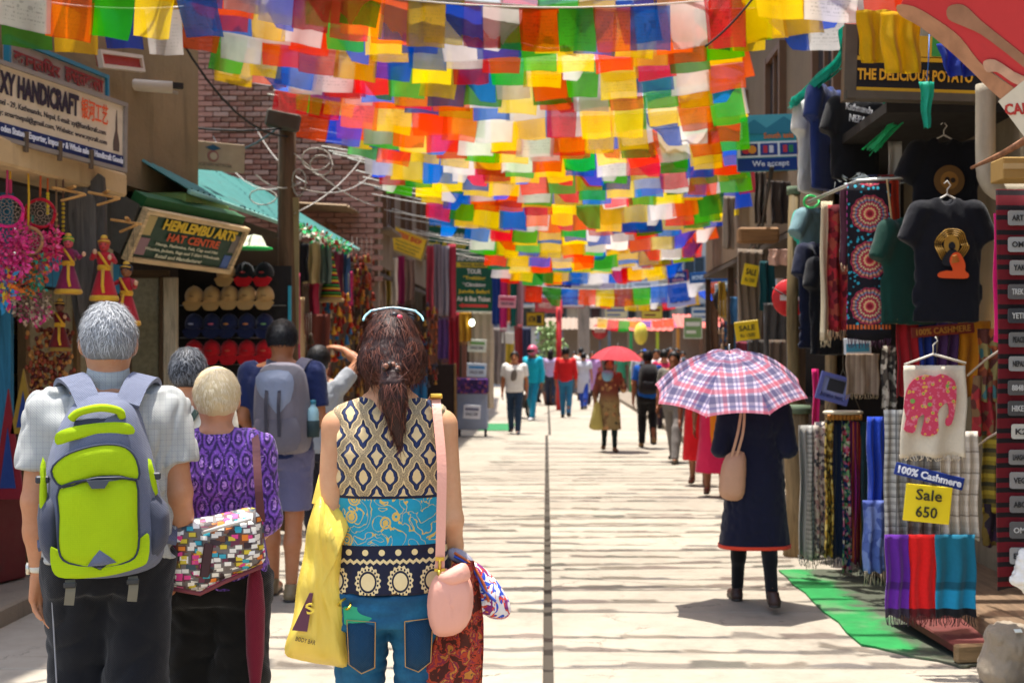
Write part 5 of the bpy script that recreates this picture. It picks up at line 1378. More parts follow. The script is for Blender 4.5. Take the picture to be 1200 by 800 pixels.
# ------------------------------------------------------------------ umbrellas
def plaid():
    g = G('plaid_umbrella_cloth'); u, v = g.uv()
    def st(t, sc, off, w): return ((t * sc + off).frac() - .5).abs().lt(w)
    base = lin('#dccbe0'); col = base
    for (t, tn) in ((u, 0), (v, 1)):
        col = g.mix(st(t, 8.5, .0, .16) * .62, col, lin('#2d2f66'))
        col = g.mix(st(t, 8.5, .38, .11) * .62, col, lin('#c9485c'))
        col = g.mix(st(t, 8.5, .66, .05) * .5, col, lin('#3a3f86'))
        col = g.mix(st(t, 2.1, .2, .09) * .5, col, lin('#26285c'))
    return g.out(g.vary(col, .08, 12), .7, (u * 900).sin() * .2, .1, .003, trans=.35)
def umbrella(label, c, Rr, hgt, tilt, mat, ribs=8, roll=0.0, spin=0.0, shaft=.62, group=None):
    root = thing('umbrella', label, 'umbrella', c, 0, group); root.rotation_euler = (tilt, roll, 0)
    V = []; UV = []; Fs = []; nr, ns = 9, 8
    for s in range(ribs):
        b = len(V)
        for j in range(nr + 1):
            t = j / nr
            for i in range(ns + 1):
                q = i / ns; a = spin + 2 * math.pi * (s + q) / ribs; bow = 4 * q * (1 - q)
                r = Rr * t * (1 - .045 * bow * t - .02 * bow); ch = math.cos(math.pi / ribs) / math.cos((q - .5) * 2 * math.pi / ribs); r *= 1 - .6 * (1 - ch)
                z = hgt * (1 - t ** 2.2) - .018 * bow * t * (1 - t) * 3 + .012 * bow * t ** 3
                V.append((r * math.cos(a), r * math.sin(a), z)); UV.append(((q - .5) * 2 * Rr * t * math.sin(math.pi / ribs) + s * .37, t * Rr))
        for j in range(nr):
            for i in range(ns):
                k_ = b + j * (ns + 1) + i; Fs.append((k_, k_ + ns + 1, k_ + ns + 2, k_ + 1))
    link('canopy', np_mesh('canopy', V, Fs, mat, True, None, np.array(UV, np.float32)), root)
    for s in range(ribs):
        a = spin + 2 * math.pi * s / ribs; m = MB()
        m.tube([(Rr * t * math.cos(a), Rr * t * math.sin(a), hgt * (1 - t ** 2.2) - .006) for t in np.linspace(.02, 1.0, 8)], .0028, n=4); m.build('rib', metal('#b9b9bb'), root)
    m = MB(); m.tube([(0, 0, hgt + .05), (0, 0, hgt - .02)], .006); m.build('tip', metal('#c9c9c9'), root)
    m = MB(); m.tube([(0, 0, hgt - .02), (0, 0, hgt - shaft)], .006, n=6); m.build('shaft', metal('#8f8f92'), root)
    m = MB(); m.tube([(0, 0, hgt - shaft + .01), (0, 0, hgt - shaft - .10)], .013, n=8); m.build('handle', plain('#2a2524'), root)
    return root

# ---- woman in navy under the plaid umbrella
NY = 7.9
NW, f = basic('woman in a navy tunic with an orange red hem under the plaid umbrella', 884, NY, 1.485, 'tunic', '#12152b', 'leggings', '#0d0e14', 'bun', ('#1a100c', '#4a2d1c'), 0, SK_D, vox=.009, fem=True, sw=.188, hw=.172, arms=dict(L=dict(el=(-.06, -.03, -.27), wr=(.06, .16, .0), curl=.9), R=dict(el=(.045, -.05, -.27), wr=(-.06, .17, .06), curl=.9)), stride=.25, sleeve=1.1, hem=.42, ease=.024, seed=81, shoe='#3a2620', hemflare=1.16, girth=1.0, lift=.05)
k = f.k; V = []; Fs = []; n = 48
for j, (dz, e) in enumerate(((.0, .004), (.020, .006), (.020, .0), (.0, -.006))):
    pass
w0, d0 = f.hw * 1.12 * 1.16 + .024, .13 * k * 1.16 + .024
for (z, e) in ((.418 * k + .002, .005), (.418 * k + .024, .004), (.418 * k + .024, -.004), (.418 * k + .002, -.006)):
    for i in range(n):
        a = 2 * math.pi * i / n; V.append(((w0 + e) * math.copysign(abs(math.cos(a)) ** (2 / 2.4), math.cos(a)), (d0 + e) * math.copysign(abs(math.sin(a)) ** (2 / 2.4), math.sin(a)), z))
for j in range(4):
    for i in range(n): Fs.append((j * n + i, j * n + (i + 1) % n, ((j + 1) % 4) * n + (i + 1) % n, ((j + 1) % 4) * n + i))
m = MB(); m.add(V, Fs, 0, True); m.build('hem_band', cloth('#d8432a'), NW)
umbrella('open plaid umbrella in pink, white, red and navy over the woman in navy', at(855, 458, NY - .02), .485, .25, R(17), plaid(), 8, R(-3), R(20), .62)
TB = thing('tote_bag', 'tan leather tote on the left shoulder of the woman in navy', 'bag', (gx(884, NY), NY - .13, 0)); l = LP(884, NY - .13)
tan = plain('#b98d70', .5)
m = MB(); m.cushion(poly(l, [(846, 534), (868, 530), (870, 560), (866, 584), (846, 585), (838, 572)], 3), 0, .05, 0, 6, .04, flat=.45); m.build('bag_body', tan, TB)
for dx in (0, .03): strap([(l(852, 0)[0] + dx, -.03, l(0, 535)[1]), (l(860, 0)[0] + dx, -.03, l(0, 505)[1]), (l(866, 0)[0] + dx * .5, .02, 1.262), (l(868, 0)[0] + dx * .3, .14, 1.31), (l(866, 0)[0], .26, 1.2), (l(860, 0)[0], .24, 1.0)], .016, .005, tan, TB, 'bag_handle', (1, 0, .2))

# ---- red tunic, pink and orange dress beside the umbrella
basic('woman in a bright red tunic half hidden behind the plaid umbrella', 819, 15.2, 1.53, 'tunic', '#d0161f', None, None, 'long', yaw=R(172), skinc='#8a5a3e', vox=.014, fem=True, sleeve=1.2, hem=.34, hemflare=1.1, seed=91, shoe='#6a3f2c', stride=.08)
basic('woman in a crimson dress with an orange shawl half hidden by the woman in navy', 838, 14.0, 1.52, 'tunic', '#cf2350', None, None, 'long', yaw=R(175), skinc='#8a5a3e', vox=.014, fem=True, sleeve=1.2, hem=.30, hemflare=1.25, seed=92, shoe='#6a3f2c')
OS = thing('shawl', 'orange shawl hanging down the front of the woman in crimson', 'shawl', (gx(836, 13.83), 13.83, 0))
m = MB(); m.cushion(smooth_poly([(-.02, 1.30), (.06, 1.30), (.09, 1.0), (.085, .62), (-.02, .60), (-.035, .95)], 3), 0, .02, 0, 4, .02); m.build('cloth', cloth('#e07a1c'), OS)
basic('person in an olive grey shirt and worn grey trousers mostly hidden behind the plaid umbrella', 790, 18.5, 1.6, 'shirt', '#6f6a60', 'trousers', '#77716c', 'short', yaw=R(160), vox=.016, stride=.3, seed=93, shoe='#4a3c2c')
# ---- man with black backpack
BM, f = basic('man in a bright blue shirt and black trousers walking away with a black backpack', 759, 21.4, 1.62, 'tee', '#1d62c4', 'trousers', '#17171b', 'short', yaw=0, vox=.015, stride=.24, lift=.10, seed=94, shoe='#8a6a44')
B3 = thing('backpack', 'small black backpack on the man in the bright blue shirt', 'backpack', (gx(759, 21.4), 21.4 - .15, 0))
m = MB(); m.cushion(smooth_poly([(-.14, 1.36), (0, 1.40), (.14, 1.36), (.17, 1.1), (.14, .92), (-.14, .92), (-.17, 1.1)], 3), -.01, .16, 0, 6, .02, flat=.45); m.build('shell', cloth('#16161a'), B3)
m = MB(); m.cushion(rbox(.22, .2, .04, 3, 0, 1.04), -.15, .04, 0, 4); m.build('front_pocket', cloth('#232328'), B3)
for s in (-1, 1): strap([(s * .07, -.01, 1.33), (s * .10, .08, 1.40), (s * .12, .2, 1.36), (s * .14, .28, 1.2), (s * .15, .1, 1.0)], .05, .012, cloth('#16161a'), B3, 'shoulder_strap')
# ---- woman with red umbrella
def floral():
    g = G('brown_floral'); x, y, z = g.xyz(); v = g.vor(9); n = g.noise(14, 3)
    col = g.mix(z.step(.75, 1.0), lin('#9a8458'), lin('#7a3f34')); col = g.mix(v.lt(.3), col, lin('#b98a5a')); return g.out(g.mix(n.gt(.58) * .6, col, lin('#5f3a2c')), .85)
FW, f = basic('woman in a brown and khaki floral tunic walking toward the camera under a red umbrella', 714, 20.6, 1.50, 'tunic', '', 'leggings', '#1b2a2a', 'long', yaw=R(184), skinc='#9a6a4c', vox=.014, fem=True, sleeve=1.6, hem=.40, seed=95, shoe='#7a5a40', topmat=floral(), showface=True, hemflare=1.1, sw=.17,
              arms=dict(L=dict(el=(-.09, .03, -.26), wr=(.02, .17, .14), curl=.9), R=dict(el=(.08, -.02, -.28), wr=(.02, .03, -.24))))
umbrella('plain red umbrella over the woman in the floral tunic', at(723, 421, 20.55), .44, .21, R(4), cloth('#e2505c', .08, .45), 8, R(3), R(10), .6)
m = MB(); m.cushion(smooth_poly([(-.07, 1.24), (.07, 1.24), (.09, 1.16), (.04, 1.08), (-.05, 1.08), (-.09, 1.16)], 3), 0, .06, 0, 4, .05); S_ = m.build('scarf', cloth('#7fb0d0'), None, None, (gx(712, 20.45), 20.47, .06)); setp(S_, 'pale blue neck scarf worn by the woman under the red umbrella', 'scarf')
CB = thing('cloth_bag', 'pale olive cloth bag in the hand of the woman under the red umbrella', 'bag', (gx(699, 20.5), 20.45, 0))
m = MB(); m.cushion(smooth_poly([(-.03, .78), (.05, .78), (.09, .5), (.09, .36), (-.11, .38), (-.09, .55)], 3), 0, .05, 0, 4, .05); m.build('bag_body', cloth('#b5a860'), CB)
m = MB(); m.tube([(-.02, 0, .76), (.0, 0, .86), (.04, 0, .76)], .008); m.build('bag_handle', cloth('#b5a860'), CB)
# ---- man in white tee
TM, f = basic('man in a white tee and blue jeans walking toward the camera', 603, 25.2, 1.62, 'tee', '#e3e0da', 'trousers', '#24384f', 'short', ('#1c130f', '#4a3224'), R(176), '#a8704c', vox=.014, stride=.2, seed=96, shoe='#2f3a48', showface=True, ease=.024)
m = MB(); m.cushion(smooth_poly([(-.05, 1.26), (.03, 1.25), (.06, 1.15), (.05, 1.05), (-.03, 1.06), (-.06, 1.14)], 3), .138, -.006, 0, 3, .010); m.build('shirt_print', plain('#6b625a'), TM)
# ---- turquoise rider and his motorbike
QT, f = basic('rider in a turquoise tracksuit and pink helmet standing by a parked motorbike', 624, 30.5, 1.76, 'shirt', '#12a5bf', 'trousers', '#1583a6', None, yaw=R(150), vox=.016, sleeve=1.95, stride=.18, seed=97, ease=.03, shoe='#d8d8d8')
m = MB(); m.ball((0, .0, 1.66), (.125, .145, .14), 0, 14, 10); hl = m.build('helmet', paint('#c2566e', .3, .1), QT)
m = MB(); m.ball((0, .045, 1.65), (.11, .115, .07), 0, 12, 8); m.build('visor', glass_pane('#15151a'), hl)
def motorbike(label, loc, rz, body='#7a1d22'):
    t = thing('motorbike', label, 'motorbike', loc, rz, 'parked motorbikes'); bk = paint('#1c1c1e', .4, .2)
    for y in (-.62, .62):
        m = MB(); m.tube([(0, y + .27 * math.cos(a), .30 + .27 * math.sin(a)) for a in np.linspace(0, 2 * math.pi, 19)], .045, n=6, close=False); w = m.build('wheel', bk, t)
        m = MB(); m.lathe([(.03, -.05), (.21, -.02), (.21, .02), (.03, .05)], n=12, c=(0, y, .30), rot=(0, R(90), 0)); m.build('rim', metal('#a9a9a9'), w)
    m = MB(); m.box((0, 0, .42), (.24, .46, .34), 0, None, .05); m.build('engine', metal('#6f6d6a'), t)
    m = MB(); m.ball((0, .15, .80), (.15, .30, .13), 0); m.build('fuel_tank', paint(body, .3, .1), t)
    m = MB(); m.ball((0, -.38, .80), (.14, .40, .07), 0); m.build('saddle', plain('#151517', .6), t)
    m = MB(); m.tube([(0, .62, .30), (0, .45, .80), (0, .38, 1.02)], .035); m.build('fork', metal('#b0b0b0'), t)
    m = MB(); m.tube([(-.36, .28, 1.06), (-.15, .40, 1.02), (.15, .40, 1.02), (.36, .28, 1.06)], .016); m.build('handlebar', bk, t)
    m = MB(); m.ball((0, .52, .90), (.10, .07, .10), 0); m.build('headlight', plain('#dcdcd6', .15), t)
    m = MB(); m.ball((0, .66, .60), (.07, .22, .04), 0); m.ball((0, -.72, .66), (.08, .22, .04), 0); m.build('mudguard', paint(body, .3, .1), t)
    return t
motorbike('dark motorbike parked beside the rider in turquoise', (gx(612, 31.5), 31.5, 0), R(200), '#2c2c34')
motorbike('maroon motorbike parked far along the right kerb beyond the plaid umbrella', (gx(800, 33), 33, 0), R(170))
motorbike('blue motorbike in the crowd at the far right of the street', (gx(782, 39), 39, 0), R(165), '#1e4f9a')
# ---- others in the distance
far = [
 (645, 39.5, 1.72, 'shirt', '#b9a8cf', 'trousers', '#2b3346', 0, 'man in a lilac shirt and dark trousers walking away'),
 (663, 31.8, 1.74, 'shirt', '#d01f22', 'trousers', '#2f6f94', 4, 'person in a bright red jacket and blue jeans walking away down the middle'),
 (684, 36.5, 1.62, 'tunic', '#c3c6d2', 'trousers', '#2446a8', 0, 'woman in a pale grey sleeveless kurta with royal blue sleeves and trousers'),
 (636, 47, 1.7, 'shirt', '#b9b4ac', 'trousers', '#3a3a40', 0, 'distant person in a beige shirt left of the lilac shirt'),
 (673, 50, 1.68, 'shirt', '#e6e2dc', 'trousers', '#3d3f48', 180, 'distant person in a white shirt above the shoulder of the red jacket'),
 (681, 44, 1.8, 'shirt', '#ded6cf', 'trousers', '#4a3f3a', 0, 'tall distant person in an off white shirt right of the red jacket'),
 (690, 55, 1.72, 'shirt', '#2a9ac6', 'trousers', '#33343a', 0, 'distant person in a sky blue hooded top left of the red umbrella'),
 (697, 47, 1.62, 'shirt', '#b54a52', 'trousers', '#2c2c34', 180, 'distant person in a faded red top beside the edge of the red umbrella'),
 (748, 46, 1.65, 'shirt', '#e2e0e0', 'trousers', '#40434e', 180, 'distant person in white just right of the red umbrella'),
 (755, 40, 1.72, 'shirt', '#2c4fae', 'trousers', '#23242b', 0, 'distant person in a blue cap and shirt right of the red umbrella'),
 (769, 34, 1.70, 'shirt', '#dfdcdf', 'trousers', '#30405c', 180, 'distant person in a white shirt above the black backpack'),
 (778, 27, 1.66, 'shirt', '#b02248', 'trousers', '#3a2c35', 0, 'person in a crimson top right of the black backpack'),
 (786, 29, 1.72, 'shirt', '#d9a6b0', 'trousers', '#2c2d34', 180, 'person in a pale pink top left of the plaid umbrella'),
 (793, 36, 1.74, 'shirt', '#40515e', 'trousers', '#26262a', 180, 'distant person in a slate shirt behind the left tip of the plaid umbrella'),
 (706, 58, 1.7, 'shirt', '#70757f', 'trousers', '#2c2c30', 0, 'very distant person in grey under the round no entry sign'),
 (735, 57, 1.7, 'shirt', '#7a5a4c', 'trousers', '#2c2c30', 180, 'very distant person in brown behind the red umbrella'),
 (655, 56, 1.66, 'shirt', '#3f4c66', 'trousers', '#26262a', 0, 'very distant person in dark blue beyond the lilac shirt'),
 (768, 52, 1.7, 'shirt', '#a7b7d6', 'trousers', '#2c2c30', 180, 'very distant person in pale blue beyond the blue cap'),
 (650, 60, 1.7, 'shirt', '#c98a3a', 'trousers', '#33343a', 0, 'very distant person in ochre left of the concrete pole'),
 (666, 58, 1.66, 'shirt', '#a7a9b0', 'trousers', '#3a3038', 180, 'very distant person in light grey near the red painted pole foot'),
 (716, 61, 1.7, 'shirt', '#b03a3a', 'trousers', '#2c2c30', 180, 'very distant person in red behind the red umbrella'),
 (728, 50, 1.64, 'tunic', '#3a8a6a', 'trousers', '#2c2c30', 180, 'very distant person in a green kurta behind the red umbrella'),
 (742, 60, 1.7, 'shirt', '#dcd8d0', 'trousers', '#2c2c40', 0, 'very distant person in white under the red roofed stall'),
 (776, 47, 1.68, 'shirt', '#d0b04a', 'trousers', '#3a3038', 180, 'very distant person in yellow below the green and yellow posts'),
 (788, 44, 1.7, 'shirt', '#5a3a6a', 'trousers', '#2c2c30', 0, 'distant person in purple below the orange post'),
 (800, 41, 1.66, 'tunic', '#c95a7a', 'trousers', '#2c2c30', 180, 'distant person in a pink kurta above the plaid umbrella'),
 (752, 33, 1.68, 'shirt', '#8a8f9a', 'trousers', '#2a2c34', 180, 'distant person in slate grey between the red umbrella and the black backpack'),
 (772, 38, 1.7, 'tunic', '#d97a3a', 'trousers', '#5a2a30', 180, 'distant person in an orange kurta right of the black backpack'),
 (783, 33, 1.72, 'shirt', '#e6e4e0', 'trousers', '#2c3a55', 0, 'distant person in white and navy left of the plaid umbrella'),
 (797, 47, 1.68, 'shirt', '#3a7ab0', 'trousers', '#2c2c30', 180, 'distant person in mid blue above the plaid umbrella'),
 (694, 39, 1.66, 'tunic', '#b58ac0', 'trousers', '#3a3040', 180, 'distant person in a mauve kurta left of the red umbrella'),
 (659, 44, 1.7, 'shirt', '#2f3038', 'trousers', '#4a4a52', 0, 'distant person in black behind the red jacket'),
 (628, 41, 1.66, 'shirt', '#4a2f3a', 'trousers', '#1f1f24', 90, 'person in a dark maroon top at the stalls behind the turquoise rider'),
]
for i, (px, Y, H, tp, tc, bt, bc, yw, lab) in enumerate(far):
    root, f = basic(lab, px, Y, H, tp, tc, bt, bc, 'short' if i % 3 else 'long', yaw=R(yw + rng.uniform(-12, 12)), vox=.028 if Y > 42 else .022 if Y > 33 else .018, stride=rng.uniform(.1, .26), sleeve=1.7 if tp == 'shirt' else .6, seed=100 + i, skinc=(SK_D, '#a8704c', SK)[i % 3], hem=.5 if tp == 'tunic' else .86, fem=tp == 'tunic', group='people far down the street')
    if 'cap' in lab:
        m = MB(); m.ball((0, 0, H - .07), (.10, .115, .09), 0); m.build('cap', cloth('#1f4fb0'), root)

# ------------------------------------------------------------------ signboards
def board(name, label, cat, TL, TR, BL, BR, bg, frame=None, t=.03, fw=.025, group=None):
    """a panel through four corners of the place; local x runs left to right, z up, front is -y, origin at its centre"""
    TL, TR, BL, BR = map(Vector, (TL, TR, BL, BR)); c = (TL + TR + BL + BR) / 4
    x = ((TR - TL) + (BR - BL)).normalized(); up = ((TL - BL) + (TR - BR)); z = (up - x * up.dot(x)).normalized(); y = z.cross(x)
    w = ((TR - TL).length + (BR - BL).length) / 2; h = (up.dot(z)) / 2
    root = thing(name, label, cat, c, 0, group); root.rotation_mode = 'XYZ'
    root.rotation_euler = Matrix((x, y, z)).transposed().to_euler()
    m = MB(); m.box((0, t / 2, 0), (w, t, h), 0, None, .004); m.build('panel', bg, root)
    if frame:
        m = MB(); f = fw
        m.box((0, -.004, h / 2), (w + f, t * 1.2, f)); m.box((0, -.004, -h / 2), (w + f, t * 1.2, f)); m.box((-w / 2, -.0035, 0), (f, t * 1.18, h - f)); m.box((w / 2, -.0035, 0), (f, t * 1.18, h - f)); m.build('frame', frame, root)
    return root, w, h
def fl(o, poly_, mat, name='printed_shape', y=-.003, t=.003):
    m = MB(); m.prism(poly_, y - t, y); return m.build(name, mat, o)
def rect(cx, cz, w, h): return [(cx - w / 2, cz - h / 2), (cx + w / 2, cz - h / 2), (cx + w / 2, cz + h / 2), (cx - w / 2, cz + h / 2)]
def circ(cx, cz, r, n=20, rz=None): return [(cx + r * math.cos(2 * math.pi * i / n), cz + (rz or r) * math.sin(2 * math.pi * i / n)) for i in range(n)]
INK = {}
def ink(h):
    return plain(h, .6, 0.0, .06)

# handicraft signboard
s, w, h = board('signboard', 'long cream signboard reading XY HANDICRAFT above the souvenir stall', 'sign', at(-6, 69, 7.3), at(145, 125, 8.45), at(-6, 163, 7.3), at(145, 198, 8.45), paint('#dcc8ae', .6, .12), paint('#8a8078', .6))
X = lambda u: (u - .5) * w            # u measured along the board
Z = lambda v: (v - .5) * h
text(s, 'XY HANDICRAFT', X(.31), Z(.745), w * .585, h * .31, ink('#2a2233'), bold=.045)
text(s, 'mel - 29, Kathmandu, Nepal, E-mail: xy@handicraft.com', X(.42), Z(.475), w * .82, h * .105, ink('#2f2a30'), bold=.012)
text(s, 'y: smartnepal@gmail.com, Website: www.xycraft.com', X(.43), Z(.335), w * .82, h * .10, ink('#2f2a30'), bold=.012)
text(s, '银河工艺', X(.735), Z(.745), w * .22, h * .30, ink('#e0592c'), bold=.01)
fl(s, rect(0, Z(.115), w * .985, h * .2), ink('#1f2f63'), 'blue_band')
text(s, 'oden Statues, Exporter, Importer & Whole sale of Handicraft Goods', X(.5), Z(.12), w * .95, h * .12, ink('#d9dbe6'), -.018, .03)
fl(s, [(X(.93) + a * .035 * w / 1.4, Z(.26) + b * h) for a, b in ((-1, 0), (-1.05, .12), (-.8, .2), (-.3, .3), (-.12, .52), (0, .62), (.12, .52), (.3, .3), (.8, .2), (1.05, .12), (1, 0))], ink('#5b4a44'), 'pagoda_print')
for u in (.20, .45, .70):
    m = MB(); m.box((X(u), -.02, Z(.03)), (.025, .02, .12)); m.build('bracket', paint('#5c4d3e'), s)
# red lettered board behind it
s, w, h = board('signboard', 'brick red board with white edged Devanagari lettering above the handicraft sign', 'sign', at(8, 42, 7.55), at(124, 92, 8.75), at(8, 84, 7.55), at(124, 122, 8.75), paint('#a9978a', .7, .25), paint('#2a7a92', .5))
text(s, 'कान्तिपुर', -w * .235, .0, w * .44, h * .60, ink('#8e2a2a'), bold=.03); text(s, 'हस्तकला', w * .245, .0, w * .42, h * .60, ink('#8e2a2a'), bold=.03)
# cap stall tilted green sign
s, w, h = board('signboard', 'tilted dark green sign with yellow and orange lettering over the cap display', 'sign', at(181, 246, 9.3), at(295, 272, 10.5), at(138, 303, 9.15), at(258, 314, 10.4), paint('#20402f', .55, .15), wood('#c9ae82', axis='x'), t=.05, fw=.035)
text(s, 'HEMLEMBU ARTS', w * .06, h * .30, w * .74, h * .23, ink('#dcb92a'), bold=.04); text(s, 'HAT CENTRE', w * .03, h * .05, w * .52, h * .17, ink('#d0562a'), bold=.03)
for i, (tx, ww) in enumerate((('Hemp, Pashmina, Felt, Cap and Hat', .62), ('Woolen, Jackets, Bags and T-Shirt Wholesale', .74), ('Retail and Manufacturer', .46))): text(s, tx, w * (.0 - .02 * i), -h * (.13 + .12 * i), w * ww, h * .085, ink('#d8d6b8'), bold=.015)
fl(s, rect(-w * .43, h * .22, w * .09, h * .4), ink('#b7a36a'), 'pictured_strip'); fl(s, rect(-w * .42, -h * .22, w * .1, h * .36), ink('#8f6d74'), 'pictured_strip'); fl(s, rect(w * .44, -h * .3, w * .08, h * .3), ink('#4a66a0'), 'pictured_strip'); fl(s, rect(w * .45, h * .12, w * .07, h * .4), ink('#6f6a66'), 'pictured_strip')
m = MB(); m.prism([(-w * .5, h * .5), (-w * .5, -h * .5), (-w * .52, h * .55)], .06, .45); m.build('side_cheek', paint('#5d5a52', .8, .4), s)
m = MB(); m.box((0, .10, h * .62), (w, .12, h * .22)); m.build('top_board', paint('#1c5228', .7, .35), s)
# grey education board on the wall corner
s, w, h = board('signboard', 'faded beige board with a dark cap emblem above the teal awning', 'sign', at(212, 163, 10.9), at(288, 170, 11.2), at(210, 196, 10.9), at(286, 203, 11.2), paint('#a18e74', .8, .4))
m = MB(); fl(s, [(-.07, .07), (.0, .045), (.07, .07), (0, .10)], ink('#1d4a63'), 'emblem'); fl(s, circ(0, .0, .05), ink('#8d5e55'), 'emblem'); fl(s, circ(.004, .0, .032), ink('#b09d83'), 'emblem', -.007)
text(s, 'EDUCATION NETWORK', 0, -.075, w * .6, .028, ink('#6f5f4c'), -.008, .0)
# small red-white signboard beside the camera
s, w, h = board('signboard', 'small pale board with a red panel high on the near wall behind the flags', 'sign', at(112, 62, 8.7), at(168, 66, 9.4), at(122, 76, 8.7), at(162, 84, 9.4), paint('#a7382f', .7, .3), paint('#c9b9a6'))
cc = at(176, 101, 9.6); t = thing('security_camera', 'white bullet security camera on the near wall above the handicraft sign', 'camera', cc, R(-70))
m = MB(); m.lathe([(.0, -.16), (.045, -.16), (.045, .12), (.05, .14)], n=14, rot=(R(90), 0, 0)); m.build('camera_body', plain('#b9ab96'), t)
m = MB(); m.lathe([(.034, .0), (.034, .02), (0, .022)], n=12, rot=(R(90), 0, 0), c=(0, -.14, 0)); m.build('lens', plain('#15151a', .2), t)
m = MB(); m.tube([(0, .05, 0), (-.02, .12, -.02), (-.1, .2, -.02)], .014); m.build('bracket', plain('#8a7f70'), t)
m = MB(); m.box((-.16, .1, .05), (.05, .3, .04), 0, (0, 0, R(4))); m.build('mounting_rail', paint('#2b2724', .8), t)

# green trekking signs
s, w, h = board('signboard', 'dark green travel sign half hidden by flags above the green tour sign', 'sign', at(492, 238, 25.5), at(556, 246, 25.5), at(492, 300, 25.5), at(551, 300, 25.5), paint('#155a3c', .5, .15), paint('#2a6e4d'))
for i, (tx, hx) in enumerate((('Visa & Hotel', '#e6e0cc'), ('Flight Ticket & Mt. Flight', '#e2c42f'), ('Rafting & Paragliding', '#e6e0cc'), ('Trek & Tour', '#e2c42f'))): text(s, tx, 0, h * (.30 - .19 * i), w * .84, h * .12, ink(hx), bold=.03)
s, w, h = board('signboard', 'green tour and trekking sign with a red arrow at its foot above the left-hand stalls', 'sign', at(533, 297, 24), at(581, 297, 24), at(531, 364, 24), at(577, 366, 24), paint('#12583a', .5, .12), paint('#cfd6c4', .5))
text(s, 'INFORMATION', 0, h * .41, w * .84, h * .09, ink('#d9d4c2'), bold=.03); fl(s, rect(0, h * .30, w * .9, h * .085), ink('#d7b82c'), 'stripe'); text(s, 'TRAVEL AGENCY', 0, h * .30, w * .7, h * .055, ink('#1f4a34'), -.014, .02)
for i, (tx, hx, ww) in enumerate((('TOUR', '#e9e4d0', .36), ('*Trekking', '#e2c42f', .56), ('*Climbing', '#e9e4d0', .58), ('Jungle Safari', '#e2c42f', .78), ('Air & Bus Ticket', '#e9e4d0', .84))): text(s, tx, 0, h * (.19 - .118 * i), w * ww, h * .085, ink(hx), bold=.03)
fl(s, [(-w * .38, -h * .40), (-w * .26, -h * .355), (-w * .26, -h * .375), (w * .36, -h * .375), (w * .36, -h * .425), (-w * .26, -h * .425), (-w * .26, -h * .445)][::-1], ink('#d8433a'), 'arrow')
s, w, h = board('signboard', 'yellow sign tilted under the rusty awning left of the green signs', 'sign', at(462, 266, 20), at(501, 280, 21), at(455, 290, 20), at(493, 306, 21), paint('#dcb828', .6, .2), paint('#9a8a5c'))
text(s, 'TREK SHOP', 0, h * .25, w * .7, h * .24, ink('#c9622c'), bold=.04)
for i in range(3): text(s, ('Sleeping Bag, Down Jacket', 'Rain Wear and Boots', 'Rent and Sale')[i], 0, -h * (.03 + .15 * i), w * (.75, .7, .55)[i], h * .08, ink('#5d6a3a'), bold=.01)
# colourful distant signs
q = at(655, 331, 35.8); rs = thing('round_sign', 'round purple sign with a yellow and red emblem on the red pole', 'sign', q)
m = MB(); m.lathe([(0, -.03), (.34, -.03), (.36, -.01), (.36, .03), (0, .03)], n=28, rot=(R(90), 0, 0)); m.build('disc', paint('#3f2e72', .5, .1), rs)
fl(rs, rect(-.02, .07, .42, .30), ink('#e8c832'), 'emblem', -.032); fl(rs, rect(-.08, .08, .15, .16), ink('#cf3a3a'), 'emblem', -.037); fl(rs, [(.08, -.05), (.14, -.05), (.13, .28), (.06, .24)], ink('#3b58b8'), 'emblem', -.037); text(rs, 'MOMO', 0, -.18, .34, .10, ink('#d8d2e6'), -.036, .03)
s, w, h = board('signboard', 'dark framed red carpet panel with small figures hanging above the far left stalls', 'sign', at(611, 290, 32), at(635, 291, 32), at(611, 354, 32), at(634, 355, 32), paint('#b5605c', .8, .25), paint('#3c2228'))
for i in range(4):
    fl(s, circ(0, h * (.36 - .24 * i), w * .26, 12), ink('#3b2b3c'), 'figure'); fl(s, circ(0, h * (.37 - .24 * i), w * .12, 10), ink(('#5f8a8f', '#7f4f6a', '#4f6a8a', '#6f8a6a')[i]), 'figure', -.007)
s, w, h = board('signboard', 'small navy sign beside the round purple one', 'sign', at(639, 302, 38), at(662, 303, 38), at(640, 319, 38), at(662, 322, 38), paint('#2b2a5c', .5, .1), paint('#8a86a8'))
text(s, 'CAFE', -w * .02, h * .2, w * .7, h * .3, ink('#d9d6e6'), bold=.03); text(s, 'OPEN', 0, -h * .2, w * .7, h * .25, ink('#c99ab0'), bold=.02)
s, w, h = board('signboard', 'red shop fascia under the carpet panel on the far left', 'sign', at(628, 348, 34), at(660, 352, 40), at(628, 366, 34), at(660, 367, 40), paint('#b52a30', .6, .15), None); text(s, 'HANDICRAFT CENTRE', 0, 0, w * .85, h * .4, ink('#e0b9a8'), bold=.02)
s, w, h = board('signboard', 'small yellow and black sign on the far left below the red fascia', 'sign', at(617, 366, 33), at(638, 366, 33), at(617, 382, 33), at(638, 382, 33), paint('#dbb42a', .6, .15), paint('#5b4a20')); fl(s, rect(w * .2, 0, w * .28, h * .6), ink('#26221c'), 'emblem'); text(s, 'ATM', -w * .2, 0, w * .4, h * .45, ink('#3a3020'), bold=.03)
q = at(703, 388, 52); rs = thing('traffic_sign', 'round red no entry sign far down the middle of the street', 'sign', q)
m = MB(); m.lathe([(0, -.03), (.32, -.03), (.32, .02), (0, .02)], n=26, rot=(R(90), 0, 0)); m.build('disc', paint('#c23a40', .5, .1), rs); fl(rs, rect(0, 0, .44, .11), ink('#e6c9c9'), 'bar', -.032)
